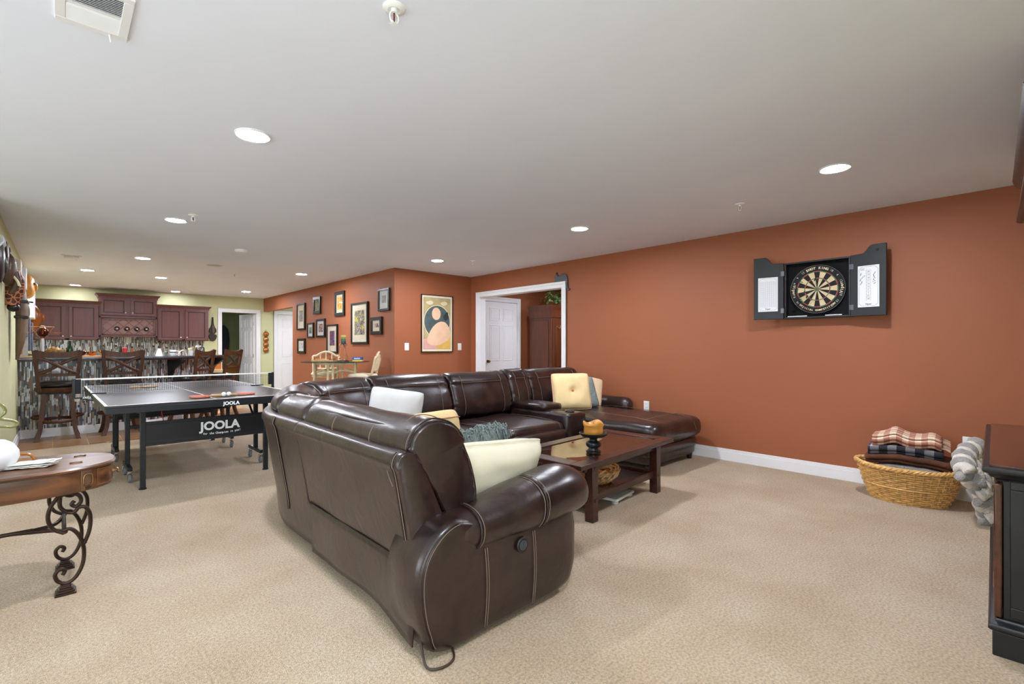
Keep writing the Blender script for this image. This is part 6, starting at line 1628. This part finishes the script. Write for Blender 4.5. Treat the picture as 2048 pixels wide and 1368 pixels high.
# darts standing in the board
cab_R = Matrix.Rotation(-PI / 2, 3, 'Z')
for i, (x, z, lb) in enumerate(((-0.115, 0.075, 'dark dart in the upper left of the dartboard'), (-0.075, -0.03, 'dark dart left of the bullseye low in the triple ring'), (-0.05, -0.07, 'dark dart just below left of the bullseye'),
                              (-0.035, -0.10, 'dark dart lowest in the inner board'), (-0.125, -0.085, 'dark dart at the lower left double ring'), (0.015, 0.085, 'dark dart on the upper triple ring'))):
    t = thing('dart', lb, 'dart', Vector((5.25, 1.357, 1.762)) + cab_R @ Vector((x, YB0, z)), -PI / 2, 'darts in the dartboard')
    G().cyl((0, 0.012, 0), (0, -0.03, -0.002), 0.0012, seg=6).done('point', m_chrome, t)
    G().cyl((0, -0.03, -0.002), (0, -0.08, -0.004), 0.0035, seg=8).done('barrel', m_bmetal, t, smooth=True)
    G().cyl((0, -0.08, -0.004), (0, -0.11, -0.006), 0.002, seg=6).done('shaft', m_dplastic, t)
    g = G()
    for k in range(2): g.box((0, -0.125, -0.006), (0.03, 0.035, 0.0008), rotm('Y', k * PI / 2 + 0.4))
    g.done('flight', M('dark_flight', '#2a2320', 0.5), t)
for i, (x0, x1) in enumerate(((-0.245, -0.08), (0.07, 0.20))):
    o = G().cyl((x0, 0, 0), (x1, 0, 0), 0.005, seg=10).done('chalk_stick', m_plastic, None, smooth=True)
    o.location = Vector((5.25, 1.357, 1.762)) + cab_R @ Vector((0, -0.085, -HWc + 0.0215)); o.rotation_euler = (0, 0, -PI / 2)
    tag(o, ('left', 'right')[i] + ' white chalk stick on the floor of the dartboard cabinet', 'chalk', 'chalk sticks')

# ================================================================== CAT SILHOUETTE on the casing corner
cat = [(4.73, 2.158), (4.70, 2.166), (4.688, 2.19), (4.697, 2.222), (4.685, 2.25), (4.676, 2.262), (4.668, 2.292), (4.660, 2.268), (4.650, 2.30), (4.640, 2.262), (4.628, 2.236), (4.60, 2.238), (4.56, 2.262), (4.52, 2.268), (4.475, 2.245), (4.452, 2.19), (4.452, 2.12), (4.446, 2.06), (4.434, 2.042), (4.416, 2.05), (4.410, 2.036), (4.43, 2.014), (4.46, 2.02), (4.474, 2.06), (4.4765, 2.157)]
o = G().prism([(a - 4.58, b - 2.158) for a, b in cat], -0.006, 0.006, lambda a, b, d: Vector((d, a, b))).done('cat_silhouette', m_black, None, bevel=0.002)
o.location = (5.235, 4.577, 2.158); tag(o, 'black cat cut-out perched on the corner of the white opening trim', 'ornament')

# ================================================================== ARMOIRE and plant in the den
ar = thing('armoire', 'tall cherry armoire with crown moulding seen through the cased opening', 'armoire', (7.09, 6.30, 0))
G().bx(-0.46, 0.46, -0.28, 0.30, 0.06, 1.88).done('body', m_armoire, ar, bevel=0.006)
G().bx(-0.47, 0.47, -0.29, 0.30, 0, 0.10).done('plinth', m_armoire, ar, bevel=0.006)
prof = [(-0.05, -0.14), (0.012, -0.14), (0.014, -0.02), (0.02, 0.0), (0.03, 0.03), (0.045, 0.07), (0.05, 0.09), (-0.05, 0.09)]
rings = []
for (px, py, sx, sy) in ((-0.46, 0.30, -1, 0), (-0.46, -0.28, -1, -1), (0.46, -0.28, 1, -1), (0.46, 0.30, 1, 0)): rings.append([Vector((px + sx * a, py + sy * a, 1.91 + b)) for a, b in prof])
G().loft(rings).done('crown_moulding', m_armoire, ar, smooth=True, ang=35)
G().bx(-0.475, -0.46, -0.20, 0.22, 0.16, 1.72).done('side_panel', m_armoire, ar, bevel=0.006)
for s in (-1, 1):
    d = G().bx(s * 0.225 - 0.215, s * 0.225 + 0.215, -0.30, -0.28, 0.14, 1.74).done('door', m_armoire, ar, bevel=0.004)
    out = [(-0.15, 0.85), (0.15, 0.85)] + [(0.15 * math.cos(PI * i / 10), 1.55 + 0.08 * math.sin(PI * i / 10)) for i in range(11)]
    G().prism([(s * 0.225 + a, b) for a, b in out], -0.315, -0.30, lambda a, b, e: Vector((a, e, b))).done('arched_panel', m_armoire, d, bevel=0.006)
    G().bx(s * 0.225 - 0.15, s * 0.225 + 0.15, -0.312, -0.30, 0.22, 0.78).done('lower_panel', m_armoire, d, bevel=0.006)
    G().tube(cr([(s * 0.225 - 0.13, -0.318, 1.60), (s * 0.225 - 0.06, -0.322, 1.57), (s * 0.225, -0.322, 1.63), (s * 0.225 + 0.06, -0.322, 1.57), (s * 0.225 + 0.13, -0.318, 1.60)], 5, False), 0.010, 6).done('carving', M('carving_wood', '#9a6a44', 0.4), d, smooth=True)
    G().tube([(s * 0.03, -0.30, 0.92), (s * 0.03, -0.325, 0.94), (s * 0.03, -0.325, 1.0), (s * 0.03, -0.30, 1.02)], 0.006, 6).done('handle', m_brass, d, smooth=True)
pl = thing('potted_plant', 'bushy green plant in a low pot on top of the armoire', 'plant', (7.0, 6.22, 2.001))
G().lathe([(0.07, 0), (0.09, 0.05), (0.085, 0.05), (0.02, 0.045)], seg=20).done('pot', M('terracotta_pot', '#7a4a2c', 0.7), pl, smooth=True)
lf = [M('leaf_green', '#4a6b34', 0.5), M('leaf_pale', '#7f9e58', 0.5)]
g = G(); rnd = random.Random(12)
for k in range(230):
    a = rnd.uniform(0, 2 * PI); e = rnd.uniform(-0.25, 1.3); r = rnd.uniform(0.12, 0.29)
    c_ = Vector((r * math.cos(a) * math.cos(e) * 1.15, r * math.sin(a) * math.cos(e), 0.09 + r * math.sin(e) * 0.85))
    if abs(c_.y) > 0.26: continue
    n_ = c_.normalized(); u = n_.orthogonal().normalized(); u = (Matrix.Rotation(rnd.uniform(0, 6), 3, n_) @ u); v_ = n_.cross(u)
    s = rnd.uniform(0.022, 0.038); mi = 0 if rnd.random() < 0.65 else 1
    P = [c_ - u * s, c_ + v_ * s * 0.6 + n_ * 0.006, c_ + u * s * 1.1 - n_ * 0.004, c_ - v_ * s * 0.6 + n_ * 0.006]
    g.poly(P[:3], mi); g.poly([P[0], P[2], P[3]], mi)
g.done('foliage', lf, pl, kind='stuff')
g = G()
for k in range(14):
    a = k * 2.4; g.tube([(0, 0, 0.04), (0.08 * math.cos(a), 0.08 * math.sin(a), 0.11), (0.15 * math.cos(a), 0.15 * math.sin(a), 0.14 + 0.03 * (k % 3))], 0.004, 5)
g.done('stem', M('stem_green', '#4a5a2c', 0.7), pl)

# ================================================================== RATTAN DINETTE
m_rat = M('pale_rattan', '#dcc8a4', 0.5, var=0.12, vscale=20)
dn_t = thing('glass_dinette_table', 'tall round glass-top table on pale rattan legs by the picture wall', 'table', (3.10, 7.30, 0))
G().lathe([(0.49, 0.988), (0.50, 0.992), (0.50, 0.997), (0.495, 1.0), (0.05, 1.0)], seg=64).done('glass_top', glassy('green_glass', (0.55, 0.66, 0.6), 0.14), dn_t, smooth=True)
pp = [(0.499 * math.cos(2 * PI * k / 64), 0.499 * math.sin(2 * PI * k / 64), 0.994) for k in range(64)]
G().tube(pp + [pp[0]], 0.006, 6).done('glass_edge', M('dark_glass_edge', '#23332c', 0.15), dn_t, smooth=True)
for k in range(4):
    a = PI / 4 + k * PI / 2 + 0.15; c_, s_ = math.cos(a), math.sin(a); tv = Vector((-s_, c_, 0))
    for o_ in (-0.035, 0.035):
        P = [Vector((c_ * r, s_ * r, z)) + tv * (o_ * f) for r, z, f in ((0.30, 0.985, 1), (0.30, 0.80, 1), (0.33, 0.5, 1.3), (0.38, 0.2, 1.5), (0.40, 0.0, 1.5))]
        G().tube(cr(P, 4, False), 0.018, 8).done('leg', m_rat, dn_t, smooth=True)
    b_ = a + PI / 2; p0 = Vector((c_ * 0.30, s_ * 0.30, 0)); p1 = Vector((math.cos(b_) * 0.30, math.sin(b_) * 0.30, 0))
    G().tube([p0 + Vector((0, 0, 0.965)), p1 + Vector((0, 0, 0.965))], 0.016, 8).done('top_rail', m_rat, dn_t, smooth=True)
    G().tube([p0.lerp(p1, i / 12) + Vector((0, 0, 0.83 + 0.035 * math.sin(i / 12 * PI) ** 2)) for i in range(13)], 0.015, 8).done('wavy_rail', m_rat, dn_t, smooth=True)
def rattan_stool(loc, rz, lb):
    t = thing('rattan_stool', lb, 'stool', loc, rz, 'rattan dinette stools')
    G().lathe([(0.18, 0.755), (0.215, 0.77), (0.22, 0.79), (0.19, 0.815), (0.05, 0.825)], seg=28).done('seat_pad', M('cream_seat_pad', '#e6d8bc', 0.9, bump=0.2, bscale=90), t, smooth='all')
    pp = [(0.19 * math.cos(2 * PI * k / 28), 0.19 * math.sin(2 * PI * k / 28), 0.745) for k in range(28)]
    G().tube(pp + [pp[0]], 0.016, 8).done('seat_ring', m_rat, t, smooth=True)
    for sx in (-1, 1):
        for sy in (-1, 1): G().tube([(sx * 0.13, sy * 0.13, 0.75), (sx * 0.16, sy * 0.16, 0.35), (sx * 0.19, sy * 0.19, 0.0)], 0.017, 8).done('leg', m_rat, t, smooth=True)
    pp = [(0.17 * 1.2 * math.cos(2 * PI * k / 24), 0.17 * 1.2 * math.sin(2 * PI * k / 24), 0.32) for k in range(24)]
    G().tube(pp + [pp[0]], 0.013, 8).done('foot_ring', m_rat, t, smooth=True)
    G().tube(cr([(-0.19, 0.15, 0.74), (-0.20, 0.20, 0.95), (-0.205, 0.225, 1.06), (-0.15, 0.235, 1.075), (-0.09, 0.24, 1.115), (0, 0.245, 1.14), (0.09, 0.24, 1.115), (0.15, 0.235, 1.075), (0.205, 0.225, 1.06), (0.20, 0.20, 0.95), (0.19, 0.15, 0.74)], 5, False), 0.017, 8).done('back_frame', m_rat, t, smooth=True)
    for x in (-0.09, 0.0, 0.09): G().tube([(x, 0.19, 0.86), (x, 0.22, 1.0), (x, 0.24, 1.115 if x else 1.135)], 0.012, 8).done('back_spindle', m_rat, t, smooth=True)
    G().tube([(-0.2, 0.185, 0.87), (0, 0.19, 0.855), (0.2, 0.185, 0.87)], 0.013, 8).done('back_rail', m_rat, t, smooth=True)
rattan_stool((3.17, 7.86, 0), math.radians(-25), 'cream-padded rattan stool behind the glass table, arched back facing us')
rattan_stool((3.37, 6.93, 0), math.radians(-128), 'cream-padded rattan stool seen from its side right of the glass table')
cb_ = thing('chess_set', 'wooden chess board with small pieces on the glass table', 'chess set', (3.02, 7.42, 1.0), 0.75)
G().bx(-0.17, 0.17, -0.17, 0.17, 0, 0.022).done('board', wood('chess_board_wood', '#b98a52', '#d8ae74', 0.4), cb_, bevel=0.003)
for i in range(8):
    for j in (0, 1, 6, 7):
        if (i * 3 + j) % 5 == 0: continue
        G().lathe([(0.009, 0.022), (0.009, 0.026), (0.004, 0.032), (0.006, 0.04), (0.002, 0.044)], (-0.147 + i * 0.042, -0.147 + j * 0.042, 0), 8).done('chess_piece', M('dark_piece', '#4a2f1c', 0.4) if j < 3 else MATS['chess_board_wood'], cb_, smooth=True)
cn = thing('wire_candle_holder', 'tall looped copper wire candle holder on the glass table', 'candle holder', (3.15, 7.12, 1.0))
G().lathe([(0.09, 0), (0.09, 0.012), (0.03, 0.018)], seg=24).done('base', m_satin, cn, smooth=True)
g = G()
for k in range(3):
    a = k * 2 * PI / 3 + 0.4; c_, s_ = math.cos(a), math.sin(a)
    g.tube(cr([(0.03 * c_, 0.03 * s_, 0.03), (0.085 * c_, 0.085 * s_, 0.02), (0.09 * c_, 0.09 * s_, 0.06), (0.05 * c_, 0.05 * s_, 0.13), (0.045 * c_, 0.045 * s_, 0.20), (0.01 * c_, 0.01 * s_, 0.245), (0.045 * c_, 0.045 * s_, 0.27), (0.065 * c_, 0.065 * s_, 0.25), (0.045 * c_, 0.045 * s_, 0.235), (0.01 * c_, 0.01 * s_, 0.262)], 5, False), 0.0055, 6)
g.done('wire_loops', M('copper_wire', '#b98a6a', 0.35, metal=0.7), cn, smooth=True)
G().lathe([(0.04, 0.26), (0.045, 0.268), (0.03, 0.27)], seg=20).done('cup', m_brass, cn, smooth=True)
cd = thing('striped_candle', 'layered yellow green and blue candle on the copper wire holder', 'candle', (3.15, 7.12, 1.271))
for nm, z0, z1, cl in (('blue_layer', 0, 0.035, '#2f4a5c'), ('teal_layer', 0.035, 0.07, '#4a7a6a'), ('green_layer', 0.07, 0.10, '#8f9a4c'), ('yellow_layer', 0.10, 0.13, '#e2c46a')):
    G().lathe([(0.03, z0), (0.036, z0 + 0.001), (0.036, z1 - 0.001), (0.03, z1)], seg=20).done(nm, M('wax_' + nm, cl, 0.4), cd, smooth=True)
bxp = thing('game_box', 'small blue and yellow cardboard box on the right of the glass table', 'box', (3.36, 7.08, 1.0), math.radians(-40))
G().bx(-0.07, 0.07, -0.05, 0.05, 0, 0.022).done('lower_half', M('yellow_card', '#e8cf3c', 0.6), bxp)
G().bx(-0.07, 0.07, -0.05, 0.05, 0.022, 0.062).done('upper_half', M('blue_card', '#2b49a8', 0.5), bxp)
G().bx(-0.045, 0.045, -0.0515, -0.05, 0.034, 0.052).done('pale_print', M('pale_print', '#c8d4ee', 0.6), bxp)

# ================================================================== MASKS AND CARVINGS ON THE LEFT GREEN WALL
WX = -0.4
def wallthing(name, lb, y, z, cat='mask'): return thing(name, lb, cat, (WX + 0.002, y, z), PI / 2, 'carvings on the left green wall')
# local frame: x along wall (world +y), -y out into the room (world +x)
m_w1 = M('ebony_wood', '#211a17', 0.35, var=0.3, vscale=20); m_w2 = M('umber_wood', '#4a3324', 0.45, var=0.3, vscale=14); m_w3 = M('taupe_wood', '#85705a', 0.55, var=0.15, vscale=10); m_w4 = M('amber_carved_wood', '#c98a3c', 0.4, var=0.2, vscale=14)
t = wallthing('carved_mask', 'black mask with silver striped hair at the left photo edge', 5.80, 1.92)
G().ball((0, -0.035, 0), (0.10, 0.035, 0.17), 20, 12).done('face', m_w1, t, smooth='all')
G().ball((0, -0.065, -0.02), (0.025, 0.02, 0.07), 12, 8).done('nose', m_w1, t, smooth=True)
g = G()
for k in range(9): a = -1.0 + 2.0 * k / 8; g.tube([(0.13 * math.sin(a), -0.02, 0.08 + 0.03 * math.cos(a)), (0.11 * math.sin(a), -0.06, 0.13 + 0.05 * math.cos(a)), (0.07 * math.sin(a), -0.05, 0.21)], 0.010, 6)
g.done('striped_hair', M('silver_strands', '#b9bcc0', 0.4, metal=0.5), t, smooth=True)
t = wallthing('elephant_mask', 'carved dark elephant mask with one raised ear near the ceiling', 6.50, 1.94)
G().ball((0, -0.05, 0), (0.11, 0.055, 0.16), 18, 12).disp(0.012, 14, 2).done('head', m_w2, t, smooth='all')
for s in (-1, 1): G().ball((s * 0.15, -0.045, 0.13), (0.075, 0.015, 0.115), 16, 10, R=rotm('Y', s * 0.5)).done('ear', M('ear_wood', '#38261e', 0.35), t, smooth='all')
G().tube(cr([(0, -0.08, -0.02), (0, -0.10, -0.10), (0, -0.08, -0.18), (0, -0.06, -0.22)], 5, False), [0.038 - 0.0012 * i for i in range(16)], 12).done('trunk', m_w2, t, smooth=True)
for s in (-1, 1): G().tube(cr([(s * 0.05, -0.08, -0.06), (s * 0.07, -0.11, -0.11), (s * 0.065, -0.12, -0.15)], 4, False), 0.010, 8).done('tusk', M('bone_white', '#d8c8a8', 0.4), t, smooth=True)
t = wallthing('giraffe_mask', 'long giraffe head carving with orange net pattern below the elephant mask', 7.0, 1.83)
vm = bpy.data.materials.new('giraffe_pattern'); vm.use_nodes = True; nt = vm.node_tree
vo = nt.nodes.new('ShaderNodeTexVoronoi'); vo.feature = 'DISTANCE_TO_EDGE'; vo.inputs['Scale'].default_value = 22; tc = nt.nodes.new('ShaderNodeTexCoord'); rp = nt.nodes.new('ShaderNodeValToRGB')
rp.color_ramp.elements[0].position = 0.05; rp.color_ramp.elements[0].color = lin('#c07a50'); rp.color_ramp.elements[1].position = 0.12; rp.color_ramp.elements[1].color = lin('#4a2418')
nt.links.new(tc.outputs['Object'], vo.inputs['Vector']); nt.links.new(vo.outputs['Distance'], rp.inputs[0]); nt.links.new(rp.outputs[0], nt.nodes['Principled BSDF'].inputs['Base Color'])
rings = []
for z, w, d in ((0.20, 0.04, 0.04), (0.17, 0.075, 0.08), (0.06, 0.085, 0.11), (-0.06, 0.065, 0.105), (-0.14, 0.05, 0.085), (-0.19, 0.05, 0.07)):
    rings.append([Vector((w * math.cos(2 * PI * k / 20), -d * 0.55 - d * 0.75 * math.sin(2 * PI * k / 20), z)) for k in range(20)])
G().loft(rings).done('head', vm, t, smooth=True)
G().ball((0, -0.055, -0.21), (0.05, 0.05, 0.045), 14, 8).done('muzzle', m_w1, t, smooth=True)
for s in (-1, 1):
    G().cyl((s * 0.03, -0.05, 0.19), (s * 0.04, -0.06, 0.25), 0.012, 0.016).done('horn', m_w2, t, smooth=True)
    G().ball((s * 0.085, -0.05, 0.16), (0.03, 0.01, 0.045), 10, 8, R=rotm('Y', s * 0.9)).done('ear', m_w2, t, smooth=True)
t = wallthing('canoe_shield', 'tall boat-shaped dark wooden wall carving hanging almost to bar height', 7.60, 1.58)
rings = []
for i in range(15):
    u = -1 + 2 * i / 14; w = 0.16 * (1 - u * u) ** 0.6 + 0.004; rings.append([Vector((w * math.cos(2 * PI * k / 16), -0.04 - (0.03 + 0.10 * (1 - u * u)) * (0.5 + 0.5 * math.sin(2 * PI * k / 16)) * 0.8, u * 0.50)) for k in range(16)])
G().loft(rings).done('hull', M('shield_wood', '#4f3a2c', 0.4, col2='#8a745e', vscale=3), t, smooth=True)
for z, m_ in ((0.12, M('slate_band', '#3a4048', 0.5)), (-0.05, m_w1)): G().bx(-0.165, 0.165, -0.145, -0.035, z, z + 0.03).done('band', m_, t, bevel=0.008)
G().ball((0, -0.13, 0.03), (0.03, 0.025, 0.09), 12, 8).done('boss', m_w3, t, smooth=True)
t = wallthing('wall_plaque', 'pale stepped plaque high on the green wall beside the boat carving', 8.65, 2.13, 'plaque')
G().bx(-0.25, 0.0, -0.05, -0.001, -0.14, 0.16).done('front_board', M('pale_board', '#d6d2ce', 0.6), t, bevel=0.004); G().bx(0.0, 0.24, -0.085, -0.001, -0.17, 0.10).done('side_board', MATS['pale_board'], t, bevel=0.004)
t = wallthing('sun_mask', 'carved amber wooden mask near the ceiling before the left cabinet', 9.75, 2.08)
G().ball((0, -0.06, 0), (0.17, 0.08, 0.17), 20, 12).disp(0.015, 12, 4).done('face', m_w4, t, smooth='all')
G().ball((0, -0.14, 0), (0.03, 0.03, 0.06), 10, 8).done('nose', m_w4, t, smooth=True)
for s in (-1, 1): G().ball((s * 0.06, -0.13, 0.04), 0.018, 10, 6).done('eye', m_w1, t, smooth=True)
g = G()
for k in range(12): a = k * PI / 6; g.box((0.19 * math.cos(a), -0.03, 0.19 * math.sin(a)), (0.06, 0.03, 0.045), rotm('Y', -a))
g.done('ray', m_w4, t, bevel=0.006)
t = wallthing('shuttered_frame', 'white gridded window-frame decoration next to the left cherry cabinet', 11.2, 1.93, 'wall decor')
for (x0, x1, z0, z1) in ((-0.4, 0.4, -0.24, -0.21), (-0.4, 0.4, 0.21, 0.24), (-0.4, 0.4, -0.015, 0.015), (-0.4, -0.37, -0.209, 0.209), (0.37, 0.4, -0.209, 0.209), (-0.014, 0.014, -0.209, -0.016), (-0.014, 0.014, 0.016, 0.209)):
    G().bx(x0, x1, -0.09, -0.001, z0, z1).done('bar', m_white, t, bevel=0.003)
G().bx(-0.38, 0.38, -0.03, -0.002, -0.22, 0.22).done('backing', M('grey_linen', '#8f8a80', 0.8, var=0.2, vscale=20), t)
t = wallthing('long_mask', 'long polished amber mask beside the left cherry cabinet', 12.2, 1.75)
rings = []
for i in range(13):
    u = -1 + 2 * i / 12; w = 0.11 * (1 - u * u) ** 0.5 + 0.004; rings.append([Vector((w * math.cos(2 * PI * k / 16), -0.0 - 0.17 * (1 - u * u) * (0.5 + 0.5 * math.sin(2 * PI * k / 16)), u * 0.30)) for k in range(16)])
G().loft(rings).done('face', M('amber_lacquer', '#8a4a14', 0.25), t, smooth=True)
G().ball((0, -0.17, 0.0), (0.02, 0.03, 0.08), 10, 8).done('nose', MATS['amber_lacquer'], t, smooth=True)
t = wallthing('slate_hanging', 'long slate blue fabric hanging on the green wall behind the bar', 10.4, 1.42, 'wall hanging')
for k in range(3): G().bx(-0.36 + 0.24 * k, -0.14 + 0.24 * k, -0.05 - 0.02 * k, -0.001, -0.26, 0.18 + 0.05 * (k % 2)).done('fabric_strip', M('slate_fabric', '#4a4e5a', 0.8, var=0.15, vscale=30), t, bevel=0.008)
G().cyl((-0.4, -0.04, 0.24), (0.4, -0.04, 0.24), 0.012).done('rod', m_w2, t, smooth=True)
t = wallthing('wood_slat', 'narrow honey wood slat hanging below the boat carving', 8.75, 1.33, 'wall decor')
G().bx(-0.09, 0.09, -0.05, -0.001, -0.20, 0.22).done('slat_board', wood('honey_slat', '#9a6230', '#c08a48', 0.4, 'Z'), t, bevel=0.006)
G().ball((0, -0.055, 0.16), 0.012, 8, 6).done('nail', m_brass, t)
